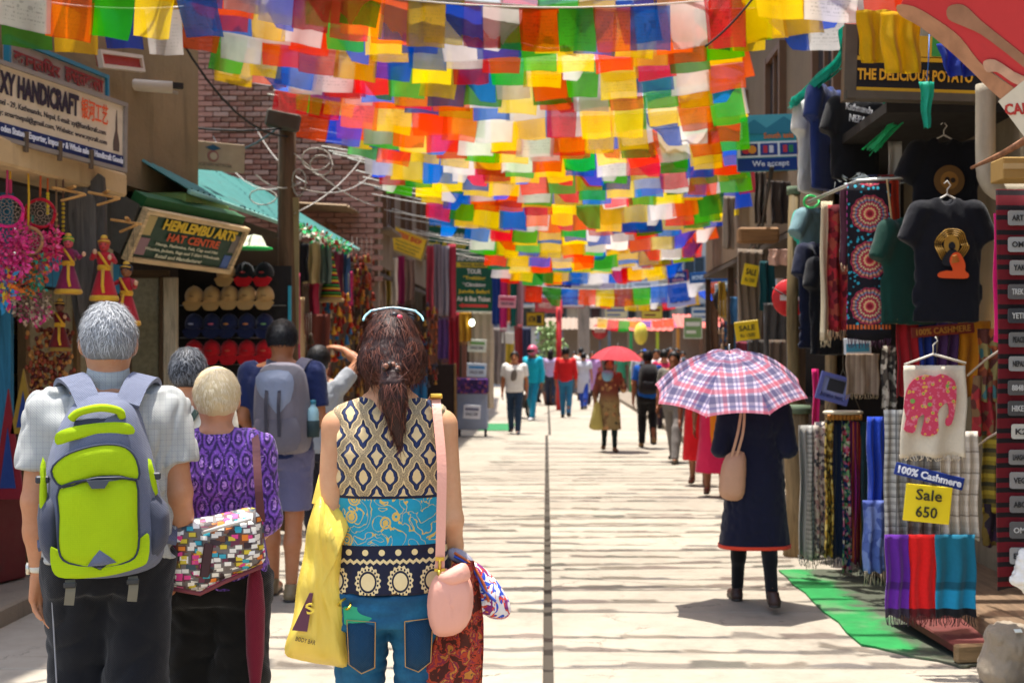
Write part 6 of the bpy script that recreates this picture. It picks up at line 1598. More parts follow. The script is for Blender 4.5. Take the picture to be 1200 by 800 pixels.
m = MB(); m.tube([(0, .04, .3), (0, .04, -2.5)], .03); m.build('post', metal('#8a8a8a'), rs)
s, w, h = board('signboard', 'pale lavender sign reading SIM CARD, tilted, at the far right', 'sign', at(778, 334, 33), at(812, 331, 33), at(783, 362, 33), at(815, 355, 33), paint('#b3b8e6', .5, .08), None); text(s, 'SIM', 0, h * .2, w * .5, h * .26, ink('#26307a'), bold=.05); text(s, 'CARD', 0, -h * .2, w * .72, h * .26, ink('#26307a'), bold=.05)
s, w, h = board('signboard', 'small dark blue sign with a red edge above the lavender sign', 'sign', at(783, 318, 35), at(806, 317, 35), at(783, 334, 35), at(806, 332, 35), paint('#243a86', .5, .1), paint('#b03a52')); text(s, 'NEPAL', 0, h * .18, w * .7, h * .25, ink('#e0e0ea'), bold=.03); text(s, 'SEWA', 0, -h * .18, w * .6, h * .22, ink('#d99aa8'), bold=.03)
s, w, h = board('signboard', 'wide blue shop sign at the far right above the lavender sign', 'sign', at(808, 320, 30), at(856, 316, 29), at(808, 332, 30), at(856, 329, 29), paint('#1d5aa0', .5, .1), None); text(s, 'MONEY EXCHANGE', 0, 0, w * .85, h * .45, ink('#bcd6ee'), bold=.03)
s, w, h = board('signboard', 'white and cyan paper sign on the far right post', 'sign', at(838, 333, 22), at(858, 332, 22), at(838, 345, 22), at(858, 344, 22), paint('#d8e6ea', .5, .05), None); fl(s, rect(0, -h * .1, w * .9, h * .22), ink('#3a9ac2'), 'stripe')

# card payment sign
s, w, h = board('signboard', 'teal bank sign with card emblems reading We accept on the right', 'sign', at(863, 136, 12.8), at(933, 133, 12.8), at(864, 201, 12.8), at(934, 199, 12.8), paint('#2f98a8', .45, .1), None, t=.06)
fl(s, rect(0, h * .34, w, h * .32), ink('#4fa8b6'), 'sky_band'); fl(s, [(-w * .5, h * .22), (-w * .2, h * .42), (0, h * .26), (w * .3, h * .46), (w * .5, h * .3), (w * .5, h * .16), (-w * .5, h * .16)], ink('#2c7f96'), 'hill_print', -.007)
fl(s, rect(0, -.0 - h * .12, w, h * .28), ink('#e4efee'), 'white_band'); fl(s, rect(0, -h * .39, w, h * .22), ink('#0e3a86'), 'blue_band'); text(s, 'We accept', w * .05, -h * .39, w * .62, h * .13, ink('#dfe8f2'), -.015, .02); text(s, 'South asia', w * .2, h * .12, w * .5, h * .1, ink('#e07a2a'), -.015, .02)
for i, (c0, c1, c2) in enumerate((('#2a2f6a', '#c92f3a', '#e0912c'), ('#23408f', '#c23a4a', '#d9dde6'), ('#1f3f8a', '#c43a4a', '#2f8a5a'))):
    cx = (-.30 + .33 * i) * w; fl(s, rect(cx, -h * .12, w * .29, h * .21), ink(c0), 'card', -.007)
    if i == 0: fl(s, circ(cx - w * .05, -h * .12, h * .075, 14), ink(c1), 'emblem', -.011); fl(s, circ(cx + w * .05, -h * .12, h * .075, 14), ink(c2), 'emblem', -.013)
    else:
        for j, cc_ in enumerate((c1, c2)): fl(s, rect(cx + (-.06 + .1 * j) * w, -h * .12, w * .07, h * .13), ink(cc_), 'emblem', -.011)
# potato sign and its frame
s, w, h = board('signboard', 'black and yellow sign reading THE DELICIOUS POTATO hanging over the right-hand stall', 'sign', at(1003, 40, 7.3), at(1160, 44, 7.3), at(1003, 107, 7.3), at(1160, 113, 7.3), paint('#14161c', .45, .1), None, t=.05)
fl(s, rect(0, -h * .47, w, h * .1), ink('#d9a820'), 'stripe'); fl(s, rect(0, h * .08, w, h * .07), ink('#d9a820'), 'stripe'); fl(s, rect(-w * .03, h * .31, w * .9, h * .36), ink('#d8a92a'), 'yellow_panel'); fl(s, rect(w * .12, h * .31, w * .12, h * .34), ink('#3f9a4a'), 'green_print', -.008)
text(s, 'THE DELICIOUS POTATO', -w * .06, -h * .2, w * .86, h * .20, ink('#dca226'), -.014, .03)
m = MB(); m.box((0, .02, -h * .56), (w + .1, .10, .045)); m.box((-w * .54, .03, 0), (.07, .08, h + .1)); m.build('sign_frame', metal('#6a6358', .5), s)
# red poster, big and tilted
s, w, h = board('poster', 'large tilted red poster of bare arms with a cream strip, at the top right corner', 'poster', at(1078, -72, 6.1), at(1368, 93, 5.4), at(1062, 2, 6.4), at(1294, 192, 5.7), paint('#c93a3c', .5, .12), None, t=.03)
def pho(h):
    g = G('printed_photo_' + h[1:]); n = g.noise(7, 5, None, .5); return g.out(g.mix(n.step(.3, .7) * .55, lin(h), tuple(v * .5 for v in lin(h))), .45, None)
fleshm = pho('#c08a66'); flesh2 = pho('#d4a78a')
def on(s_, pts): # photo points to the poster's own plane
    bpy.context.view_layer.update(); Mi = s_.matrix_world.inverted(); o_ = Mi @ cam.location; out_ = []
    for p in pts:
        d_ = Mi @ at(p[0], p[1], 10.0); tt = o_.y / (o_.y - d_.y); q_ = o_ + (d_ - o_) * tt; out_.append((q_.x, q_.z))
    return out_
def sh_(pts, mt, y, name):
    fl(s, on(s, smooth_poly(pts, 3)), mt, name, y)
sh_([(1052, 6), (1072, 8), (1100, 24), (1126, 44), (1148, 72), (1172, 92), (1192, 106), (1198, 128), (1182, 122), (1160, 104), (1140, 84), (1112, 58), (1080, 32), (1056, 18)], fleshm, -.003, 'arm_print')
sh_([(1112, 8), (1130, 6), (1150, 24), (1180, 48), (1206, 70), (1206, 82), (1180, 62), (1150, 40), (1128, 30), (1112, 22)], pho('#ad7d60'), -.003, 'arm_print')
sh_([(1154, 72), (1168, 70), (1190, 84), (1206, 92), (1206, 102), (1188, 96), (1170, 84), (1158, 84)], flesh2, -.008, 'hand_print')
fl(s, on(s, [(1172, 118), (1204, 92), (1230, 150), (1212, 172)]), ink('#d9cfba'), 'cream_strip', -.012)
q = on(s, [(1194, 122)])[0]; text(s, 'CARPET', q[0] + .06, q[1] + .02, .26, .055, ink('#b5352f'), -.018, .03, R(-36))
# posters in the roof of the stall
s, w, h = board('signboard', 'dark red strip reading 100% CASHMERE under the buddha shirt', 'sign', at(1068, 384, 7.9), at(1142, 377, 7.9), at(1068, 396, 7.9), at(1142, 390, 7.9), paint('#7a2a1e', .6, .1), None, t=.01); text(s, '100% CASHMERE', 0, 0, w * .86, h * .6, ink('#b5792c'), bold=.02)
# sale signs
s, w, h = board('notice', 'blue strip reading 100% Cashmere pinned to the checked shawls', 'sign', at(1050, 541, 6.3), at(1131, 560, 6.3), at(1048, 555, 6.3), at(1128, 575, 6.3), paint('#1a3480', .4, .04), None, t=.006); text(s, '100% Cashmere', 0, 0, w * .92, h * .62, ink('#e6e8f0'), -.009, .035)
s, w, h = board('notice', 'yellow card reading Sale 650 under the blue cashmere strip', 'sign', at(1062, 566, 6.28), at(1116, 571, 6.28), at(1058, 609, 6.28), at(1113, 615, 6.28), paint('#f0d31c', .5, .04), None, t=.006); text(s, 'Sale', 0, h * .24, w * .56, h * .30, ink('#2b2a1c'), -.009, .012); text(s, '650', -w * .02, -h * .22, w * .46, h * .30, ink('#2b2a1c'), -.009, .012)
for (c, Y, lab) in ((((873, 309), (891, 311), (868, 332), (886, 337)), 13.4, 'upper'), (((861, 378), (889, 374), (862, 400), (890, 397)), 13.0, 'lower')):
    s, w, h = board('notice', lab + ' of the two yellow SALE cards pinned to the brown garments on the right', 'sign', *[at(*p, Y) for p in c], paint('#eecb20', .5, .05), None, t=.008, group='yellow sale cards'); text(s, 'SALE', 0, h * .14, w * .66, h * .28, ink('#3a3524'), -.011, .02); text(s, 'Rs 1500', 0, -h * .24, w * .6, h * .18, ink('#3a3524'), -.011, .01)
# no entry on the right
q = at(926, 349, 11.6); rs = thing('traffic_sign', 'large red no entry sign half covered by hanging shirts on the right', 'sign', q, R(8))
m = MB(); m.lathe([(0, -.012), (.165, -.012), (.172, 0), (.165, .012), (0, .012)], n=30, rot=(R(90), 0, 0)); m.build('disc', paint('#d3272c', .4, .08), rs); fl(rs, rect(0.01, 0, .22, .05), ink('#e8dcd8'), 'bar', -.013)
m = MB(); m.tube([(-.18, -.03, .09), (.20, -.03, -.12)], .006); m.build('wire', plain('#222222'), rs)
m = MB(); m.tube([(0, .03, .2), (0, .03, -2.0)], .022); m.build('post', metal('#7a7a78'), rs)
# notes on the beige cloth, stall label, pink tag
for (x0, y0, x1, y1, Y, hx, lab, tl) in ((548, 397, 570, 412, 24.3, '#dfe6da', 'upper white and green note pinned on the beige hanging cloth', '#6aa84f'), (547, 425, 570, 441, 24.2, '#cfdcec', 'lower blue tinted note pinned on the beige hanging cloth', '#3a8ac8'), (543, 474, 563, 490, 24.0, '#dcdde6', 'white notice on the front of the purple trinket stand', '#6a6a86'), (584, 346, 605, 360, 21.0, '#e8a0b8', 'pink tag pinned on the colourful shawls', '#c9406a'), (588, 389, 602, 402, 26, '#e0dccf', 'blank cream note hanging under the colourful shawls', None)):
    s, w, h = board('notice', lab, 'sign', at(x0, y0, Y), at(x1, y0 + 1, Y), at(x0, y1, Y), at(x1, y1 + 1, Y), paint(hx, .6, .04), None, t=.008)
    if tl: fl(s, rect(0, h * .2, w * .8, h * .18), ink(tl), 'printed_line'); text(s, 'SALE 500', 0, -h * .15, w * .7, h * .22, ink('#4a4a5c'), -.011, .02)
s, w, h = board('notice', 'blue framed photo card leaning in front of the right-hand stall posts', 'sign', at(962, 436, 8.6), at(994, 445, 8.6), at(960, 465, 8.6), at(993, 474, 8.6), paint('#8f93bd', .5, .1), paint('#5c62a0')); fl(s, rect(w * .05, h * .12, w * .6, h * .5), ink('#2b2b30'), 'photo_print'); text(s, 'PASHMINA SHAWL', 0, -h * .33, w * .8, h * .16, ink('#2d3270'), -.008, .01)
s, w, h = board('notice', 'white card with a blue picture pinned over the taupe shawl', 'sign', at(989, 396, 8.2), at(1021, 396, 8.2), at(989, 416, 8.2), at(1021, 414, 8.2), paint('#dfe4e6', .5, .05), None, t=.006); fl(s, rect(0, -h * .1, w * .84, h * .5), ink('#3f8aa0'), 'photo_print')
s, w, h = board('signboard', 'pale sign partly hidden among the flags left of the teal bank sign', 'sign', at(818, 134, 13.4), at(852, 136, 13.4), at(818, 156, 13.4), at(852, 158, 13.4), paint('#b8a68e', .5, .06), None, t=.02); text(s, 'count', 0, 0, w * .8, h * .5, ink('#241c18'), bold=.02)

# ------------------------------------------------------------------ goods on show
def drape(w, h, folds_=4, amp=.02, t=.008, nx=28, ny=16, seed=0, taper=0.0, sway=0.0, wav=.004):
    """a hanging length of cloth with its top edge on z = 0"""
    r = random.Random(seed); ph, ph2 = r.uniform(0, 6), r.uniform(0, 6); V = []; Fs = []
    for side in (-1, 1):
        for j in range(ny + 1):
            v = j / ny
            for i in range(nx + 1):
                u = i / nx; x = (u - .5) * w * (1 - taper * v) + sway * v * v + wav * math.sin(v * 9 + ph2) ; a = amp * (.35 + .65 * min(1, v * 2.2))
                y = a * (math.sin(u * folds_ * 2 * math.pi + ph + .6 * math.sin(v * 3 + ph2)) + .35 * math.sin(u * folds_ * 5.3 + ph2 + v * 2)) + side * t / 2
                V.append((x, y, -v * h + .006 * math.sin(u * folds_ * 6.3 + ph) * v))
    k = (nx + 1) * (ny + 1)
    for j in range(ny):
        for i in range(nx):
            a = j * (nx + 1) + i; Fs.append((a, a + nx + 1, a + nx + 2, a + 1)); Fs.append((k + a, k + a + 1, k + a + nx + 2, k + a + nx + 1))
    for j in range(ny):
        for i in (0, nx):
            a = j * (nx + 1) + i; b = a + nx + 1; Fs.append((a, k + a, k + b, b) if i == 0 else (a, b, k + b, k + a))
    for i in range(nx):
        for j in (0, ny):
            a = j * (nx + 1) + i; b = a + 1; Fs.append((a, b, k + b, k + a) if j == 0 else (a, k + a, k + b, b))
    return V, Fs
def scarf(name, label, cat, p, w, h, mat, folds_=4, amp=.02, rz=0.0, fringe=None, fl_=.06, seed=None, group=None, taper=0.0, sway=0.0, bar=None):
    seed = seed if seed is not None else rng.randrange(9999)
    root = thing(name, label, cat, p, rz, group); V, Fs = drape(w, h, folds_, amp, seed=seed, taper=taper, sway=sway)
    m = MB(); m.add(V, Fs, 0, True); m.build('cloth', mat, root)
    if fringe is not None:
        m = MB(); n = max(8, int(w / .012)); r = random.Random(seed)
        for i in range(n):
            u = (i + .5) / n; x = (u - .5) * w * (1 - taper) + sway; m.tube([(x, r.uniform(-amp, amp), -h + .01), (x + r.uniform(-.006, .006), r.uniform(-amp, amp), -h - fl_ * .5), (x + r.uniform(-.012, .012), r.uniform(-amp, amp), -h - fl_ * r.uniform(.8, 1.1))], .0026, 0, 4)
        m.build('fringe', fringe, root)
    if bar:
        m = MB(); m.tube([(-w / 2 - .02, 0, .005), (w / 2 + .02, 0, .005)], .008); m.build('hanging_rod', bar, root)
    return root
def box_px(x0, y0, x1, y1, Y): return Vector((gx((x0 + x1) / 2, Y), Y, gz(y0, Y))), (x1 - x0) / F_PX * Y, (y1 - y0) / F_PX * Y

_tee = {}
def tee(label, p, w, h, mat, rz=0.0, seed=0, sleeve=.26, droop=.72, hanger=True, group=None, name='tshirt', neck=.1, long=False):
    root = thing(name, label, 'shirt', p, rz, group)
    key = (round(w, 2), round(h, 2), seed % 3, sleeve, droop, long)
    if key not in _tee:
        k = w; P = [Loft([(-h, w * .5, .035, 0), (-h * .6, w * .49, .045, 0), (-h * .3, w * .49, .05, 0), (-h * .12, w * .50, .042, 0), (-.03, w * .30, .03, 0), (0, w * .16, .022, 0)], .02, 2.6)]
        for s in (-1, 1):
            a = np.array((s * w * .40, 0, -.075)); L = sleeve if not long else h * .86; b = a + np.array((s * math.cos(droop) * L, .0, -math.sin(droop) * L)); P.append(Cone(a, b, .065, .058 if not long else .045, .03, clip=[(b, b - a)]))
        subs = [Ell((0, -.03, .012), (w * neck * 1.1, .06, .055), 0)]
        V, Q = surf(P, .013, folds(seed + 3, .004, .08, .25, (1.4, 1, .3)), subs)
        _tee[key] = (V, Q)
    V, Q = _tee[key]; link('cloth', np_mesh('cloth', V, Q, mat), root)
    if hanger:
        m = MB(); m.tube([(-w * .34, 0, -.055), (0, 0, .02), (w * .34, 0, -.055)], .006); m.tube([(0, 0, .02), (0, 0, .05), (.02, 0, .075), (.0, 0, .10), (-.018, 0, .085)], .004); m.build('hanger', plain('#d4cfc6'), root)
    return root
def plaidm(hexa, hexb, hexc, sc=14):
    g = G('plaid_' + hexa.strip('#')); x, y, z = g.xyz(); c = lin(hexa)
    col = g.mix(((x * sc).frac().lt(.5)) * .5, c, lin(hexb)); col = g.mix(((z * sc).frac().lt(.5)) * .5, col, lin(hexb)); col = g.mix(((x * sc * .5).frac().lt(.08) + (z * sc * .5).frac().lt(.08)).min(1.) * .7, col, lin(hexc))
    return g.out(g.vary(col, .1, 30), .9, (x * 800).sin() * .2, .2, .004)
def patm(k, cols, sc=30, detail=2, vor=True):
    g = G('print_' + k); n = g.noise(sc * .5, detail, None, .8); v = g.vor(sc)
    st = [(i / len(cols), lin(c)) for i, c in enumerate(cols)]
    c2 = g.nt.nodes.new('ShaderNodeTexVoronoi'); c2.inputs['Scale'].default_value = sc; g.put(c2.inputs['Vector'], g.vec()); h_ = g.sep(S(g, c2.outputs['Color']))[0]
    return g.out(g.vary(g.ramp((h_ if vor else n), st, True), .2, 40), .88, v, .25, .005)
def stripem(k, cols, sc=20, axis='x'):
    g = G('stripe_' + k); x, y, z = g.xyz(); t = ((x if axis == 'x' else z) * sc).frac(); return g.out(g.vary(g.ramp(t, [(i / len(cols), lin(c)) for i, c in enumerate(cols)], True), .15, 30), .9, (z * 700).sin() * .3, .2, .004)

# ======================= RIGHT: the garment stall
W_ROD = plain('#cfcabd')
# buddha shirt, with the print as raised flat shapes
p, w, h = box_px(1062, 232, 1158, 378, 7.5)
T = tee('black t-shirt printed with an orange seated buddha and a gold halo', p, .40, h, cloth('#10111a'), 0, 2, .20, 1.15, True)
def tee_print(T, y, items):
    for name, pts, mt, dy in items: fl(T, pts, mt, name, y + dy)
gold, org, blk = ink('#a97e2c'), ink('#e0521a'), ink('#10111a')
def l7(px, py, c=p, Y=7.5): return ((px - VX) / F_PX * Y - c.x, CH - (py - VY) / F_PX * Y - c.z)
def P7(pts, n=3): return smooth_poly([l7(*q) for q in pts], n)
cx, cz = l7(1111, 289)
for i, r in enumerate((.098, .086, .074, .062)): m = MB(); loop_cable(m, (cx, -.070, cz), r * .95, r, 30, .0032); m.build('halo_ring', gold, T)
tee_print(T, -.066, [('halo', circ(cx, cz + .005, .045, 20, .06), gold, -.0), ('head', circ(cx, cz - .002, .020, 14, .024), blk, -.005), ('shoulders', P7([(1100, 305), (1111, 292), (1122, 303), (1118, 312), (1102, 312)]), blk, -.005),
  ('robe', P7([(1108, 307), (1112, 298), (1120, 298), (1126, 310), (1126, 318), (1130, 322), (1128, 327), (1111, 327), (1096, 326), (1095, 321), (1104, 318), (1112, 318)]), org, -.009)])
# black tee with round print above/behind it
p2, w2, h2 = box_px(1062, 162, 1150, 262, 7.95)
T = tee('black t-shirt with a dim golden round face print hanging above the buddha shirt', p2, .42, .62, cloth('#0e0f16'), 0, 1, .20, 1.1, True)
q = at(1109, 213, 7.95); fl(T, circ(q.x - p2.x, q.z - p2.z, .095, 22), ink('#6a4a20'), 'round_print', -.055); fl(T, circ(q.x - p2.x, q.z - p2.z, .055, 18), ink('#96692c'), 'round_print', -.060); fl(T, circ(q.x - p2.x - .015, q.z - p2.z + .005, .016, 10), ink('#2c1c10'), 'round_print', -.065); fl(T, circ(q.x - p2.x + .02, q.z - p2.z + .0, .016, 10), ink('#2c1c10'), 'round_print', -.065)
p, w, h = box_px(1040, 166, 1056, 300, 8.2); scarf('sleeve_cloth', 'pale grey cloth hanging like a sleeve left of the upper black shirt', 'cloth', p, w, h, cloth('#b5aea2'), 1, .02, 0, None, taper=.3)
tee('dark bottle green t-shirt behind the left sleeve of the buddha shirt', at(1066, 255, 7.9), .40, .66, cloth('#123a30'), R(20), 5, .2, 1.2, False)
# upper row: white, navy, black tees seen edge on
tee('white t-shirt hanging edge on at the left of the upper right row', at(950, 118, 9.6), .40, .70, cloth('#cfd2cf'), R(55), 6, .2, 1.25, False)
tee('navy t-shirt hanging between the white and the black ones in the upper right row', at(969, 100, 9.2), .44, .76, cloth('#22336a'), R(50), 7, .2, 1.25, False)
TT = tee('long black t-shirt with white lettering in the upper right row', at(1002, 112, 8.8), .36, .58, cloth('#15161a'), R(14), 8, .2, 1.2, False)
for i, tx in enumerate(('Kathmandu', 'NEPAL')): text(TT, tx, 0, -.10 - .075 * i, .20 - .05 * i, .05, ink('#cfd0d2'), -.062, .02, R(8))
# teal-grey tee and dark tees below
tee('grey t-shirt with turquoise sleeves left of the tasselled shawl', at(954, 243, 10.2), .34, .40, cloth('#6f8f96'), R(38), 9, .18, 1.0, False)
m = MB()
tee('turquoise t-shirt on the same rail, showing beside the grey one', at(944, 245, 10.35), .32, .36, cloth('#2fb5a4'), R(60), 4, .18, 1.0, False)
tee('deep navy t-shirt hanging below the grey one', at(958, 284, 9.9), .42, .82, cloth('#141a33'), R(40), 10, .2, 1.25, False)
tee('dark teal t-shirt covering part of the no entry sign', at(942, 262, 10.8), .34, .62, cloth('#103c40'), R(58), 11, .2, 1.2, False)
tee('black t-shirt low on the rail right of the no entry sign', at(970, 300, 9.7), .36, .75, cloth('#0f1118'), R(35), 12, .18, 1.3, False)
# tasselled cream scarf, crimson shawl, mandala runner
p, w, h = box_px(962, 236, 974, 398, 8.6); scarf('scarf', 'cream tasselled scarf edge hanging left of the crimson shawl', 'scarf', p, .075, h, cloth('#cbbd9c'), 1, .02, 0, cloth('#cbbd9c'), .05)
p, w, h = box_px(970, 240, 996, 388, 8.5); scarf('shawl', 'crimson paisley shawl beside the mandala hanging', 'shawl', p, w, h, patm('crimson', ['#7d1620', '#a3222b', '#86202a', '#5a0f18', '#93402f'], 26), 2, .02, 0, cloth('#b5906c'), .06)
p, w, h = box_px(985, 218, 998, 310, 8.3); scarf('shawl', 'short plum shawl between the crimson shawl and the mandala hanging', 'shawl', p, w, h, cloth('#4a2333'), 1, .018, 0, cloth('#b59a7c'), .05)
def mandala():
    g = G('mandala_print'); x, y, z = g.xyz(); zz = (z + .045) / .285; cz_ = (zz.frac() - .5) * .285; r = (x * x + cz_ * cz_).sqrt(); th = g.m('ARCTAN2', cz_, x)
    pet = (th * 13).sin() * .5 + .5; t = (r + pet * .006) / .125
    col = g.ramp(t, [(0, lin('#7d1a22')), (.16, lin('#c03a48')), (.24, lin('#d7b078')), (.32, lin('#a82f3e')), (.46, lin('#d9b98a')), (.55, lin('#b34456')), (.66, lin('#6d7f9a')), (.74, lin('#c98a6a')), (.84, lin('#a03048')), (.94, lin('#16131c'))], True)
    col = g.mix((th * 26).sin().gt(.35) * t.gt(.42) * t.lt(.9) * .75, col, lin('#2a1a28'))
    dots = g.vor(30); col = g.mix(t.gt(.95) * dots.lt(.28), col, lin('#2f9ab0')); ed = x.abs().gt(.135) * ((z * 22).frac().gt(.5)); col = g.mix(ed, col, lin('#b03a86'))
    col = g.mix(z.lt(-.90), col, lin('#121016')); col = g.mix((z + .885).abs().lt(.014) * ((x * 46).frac().gt(.4)), col, lin('#c9622c'))
    return g.out(g.vary(col, .12, 40), .9, g.noise(80, 3), .25, .004)
p, w, h = box_px(996, 215, 1042, 398, 7.9); RUN = scarf('wall_hanging', 'black wall hanging with three red and gold mandalas', 'textile', p, .27, h, mandala(), 1, .012, R(-4), cloth('#4a1a3a'), .05, 3)
m = MB(); m.tube(smooth_line([(.10, -.03, .02), (.13, -.05, -.3), (.15, -.045, -.62), (.152, -.04, -.80)], 6), .007); m.ball((.152, -.04, -.84), (.016, .016, .03), 0); m.build('rope_tassel', cloth('#b09468'), RUN)
for (x0, x1, hx, lab) in ((1016, 1030, '#2b2c4a', 'navy woven'), (1028, 1042, '#7c2024', 'dark red woven'), (1041, 1054, '#c23a1e', 'orange red')):
    p, w, h = box_px(x0, 205, x1, 226, 8.15); scarf('scarf', lab + ' scarf fold on the rail above the mandala hanging', 'scarf', p, w, .6, cloth(hx), 1, .012)
p = at(1005, 216, 7.95); RL = thing('hanging_rail', 'bent pale rail carrying the shawls and shirts over the right-hand stall', 'rail', p)
m = MB(); m.tube([(-.20, .5, -.05), (0, 0, .02), (.28, -.02, .04), (.9, 0, .05)], .012); m.build('pipe', metal('#b9b9b0'), RL)
m = MB(); loop_cable(m, (-.19, .47, -.05), .05, .04, 12, .008); m.build('tie', plain('#37c96a'), RL)
# small foil bits at rail (crumpled plastic)
m = MB(); r_ = random.Random(3)
for i in range(26):
    c = Vector((r_.uniform(-.20, .30), r_.uniform(-.03, .05), r_.uniform(-.03, .03))); a = [c + Vector((r_.uniform(-.04, .04), r_.uniform(-.02, .02), r_.uniform(-.02, .03))) for _ in range(3)]; m.add(a, [(0, 1, 2)], 0)
setp(m.build('plastic_wrap', plain('#b8c4c6', .2), None, loc=at(1012, 212, 8.0)), 'crumpled clear plastic wrap on the rail over the mandala hanging', 'plastic')
# back row inside: red, navy, plum, orange shawls
for i, (x0, x1, y0, y1, hx, lab) in enumerate(((1050, 1076, 378, 446, '#9c1a22', 'dark red'), (1076, 1098, 378, 432, '#1c2f78', 'royal blue'), (1098, 1122, 378, 432, '#4a2a56', 'plum'), (1122, 1162, 376, 446, '#c07818', 'mustard orange'))):
    p, w, h = box_px(x0, y0, x1, y1, 7.95); scarf('shawl', lab + ' plain shawl in the row behind the elephant cloth', 'shawl', p, w, h + .1, cloth(hx), 2, .02)
p, w, h = box_px(1034, 405, 1052, 480, 8.0); scarf('shawl', 'black and white animal print scarf left of the dark red shawl', 'shawl', p, w, h, patm('leo', ['#2b2724', '#8f8678', '#3a332e', '#b0a696', '#4c443c'], 34), 2, .02)
p, w, h = box_px(989, 414, 1032, 462, 8.15); scarf('shawl', 'taupe shawl under the white picture card', 'shawl', p, w * .9, h, stripem('taupe', ['#8a7460', '#7d6856', '#94806a'], 30), 2, .015, 0, cloth('#a8906e'), .03)
# elephant cloth on hanger
p, w, h = box_px(1060, 428, 1132, 535, 6.25); EL = scarf('wall_hanging', 'cream cloth printed with a pink patterned elephant on a wire hanger', 'textile', p, w, h, cloth('#d5c8b0'), 2, .012, 0, cloth('#d5c8b0'), .02, 5, taper=-.06, sway=-.02)
def elm():
    g = G('elephant_print'); v = g.vor(34); n = g.noise(40, 2); col = g.mix(v.lt(.30), lin('#c9405a'), lin('#d9a24a')); col = g.mix(v.lt(.16), col, lin('#7a9a4a')); return g.out(g.mix(n.gt(.58) * .6, col, lin('#dd8296')), .85)
def l6(px, py, c=p, Y=6.2): return ((px - VX) / F_PX * Y - c.x, CH - (py - VY) / F_PX * Y - c.z)
ep = [(1061, 478), (1064, 458), (1072, 445), (1086, 439), (1098, 441), (1104, 438), (1112, 440), (1121, 447), (1123, 462), (1121, 482), (1117, 497), (1111, 499), (1110, 492), (1114, 484), (1112, 472), (1106, 476), (1101, 484), (1102, 504), (1096, 510), (1086, 511), (1081, 508), (1084, 496), (1085, 486), (1078, 490), (1074, 506), (1067, 507), (1061, 503), (1064, 490)]
m = MB(); m.prism(smooth_poly([l6(*q) for q in ep], 2), -.026, -.021); m.build('elephant_print', elm(), EL)
m = MB(); m.prism(circ(*l6(1091, 474), .010, 10), -.029, -.026); m.prism(circ(*l6(1071, 470), .012, 10), -.029, -.026); m.prism(circ(*l6(1112, 452), .008, 10), -.029, -.026); m.build('flower_print', ink('#7aa04c'), EL)
m = MB(); m.tube([(-w / 2, 0, .004), (-.01, 0, .055), (w / 2, 0, .01)], .006); m.tube([(-.01, 0, .055), (-.01, 0, .10), (.012, 0, .12), (.0, 0, .14)], .0035); m.build('hanger', plain('#c9c2b4'), EL)
p, w, h = box_px(1108, 432, 1130, 530, 6.4); scarf('wall_hanging', 'second cream cloth folded behind the elephant cloth', 'textile', p, w, h, cloth('#cdc0a6'), 1, .012, 0, None, .05, 7)
# checked shawls
p, w, h = box_px(1036, 480, 1062, 628, 6.75); scarf('shawl', 'grey checked shawl hanging left of the elephant cloth', 'shawl', p, w, h, plaidm('#b3b2ac', '#6f6e6b', '#4a4a4a', 26), 2, .018, 0, cloth('#8f8f8b'), .04)
p, w, h = box_px(1062, 530, 1102, 632, 6.7); scarf('shawl', 'dark grey checked shawl behind the yellow sale card', 'shawl', p, w, h, plaidm('#8d8a84', '#4f4d4a', '#302e2c', 22), 3, .02, 0, cloth('#8f8a80'), .05)
p, w, h = box_px(1100, 505, 1146, 632, 6.68); scarf('shawl', 'cream shawl with fine grey checks right of the yellow sale card', 'shawl', p, w, h, plaidm('#cfc6b8', '#b3aa9c', '#7a7268', 18), 4, .02, 0, None)
for x0, x1, hx, hx2, lab in ((1037, 1065, '#5a1a8c', '#33263a', 'violet'), (1064, 1097, '#e01414', '#5c0a10', 'scarlet'), (1096, 1143, '#0f6f8c', '#15181c', 'teal blue')):
    p, w, h = box_px(x0, 626, x1, 722, 6.62)
    g = G('shawl_' + hx.strip('#')); x, y, z = g.xyz(); col = g.mix((z + h * .62).abs().lt(.018) * (.6 if lab != 'scarlet' else 0), lin(hx), tuple(v * .3 for v in lin(hx))); col = g.mix((z.lt(-h * .68)) * (.75 if lab == 'teal blue' else .4 if lab == 'violet' else 0), col, lin({'teal blue': '#1c9cc8', 'violet': '#7a2ab0', 'scarlet': hx}[lab])); col = g.mix(z.lt(-h * .90), col, lin(hx2))
    scarf('shawl', 'plain ' + lab + ' pashmina shawl at the bottom of the cashmere display', 'shawl', p, w, h, g.out(g.vary(col, .15, 50), .9, (z * 900).sin() * .4 + g.noise(60, 3), .3, .004, sheen=.2), 2, .012, 0, cloth(hx2), .05)
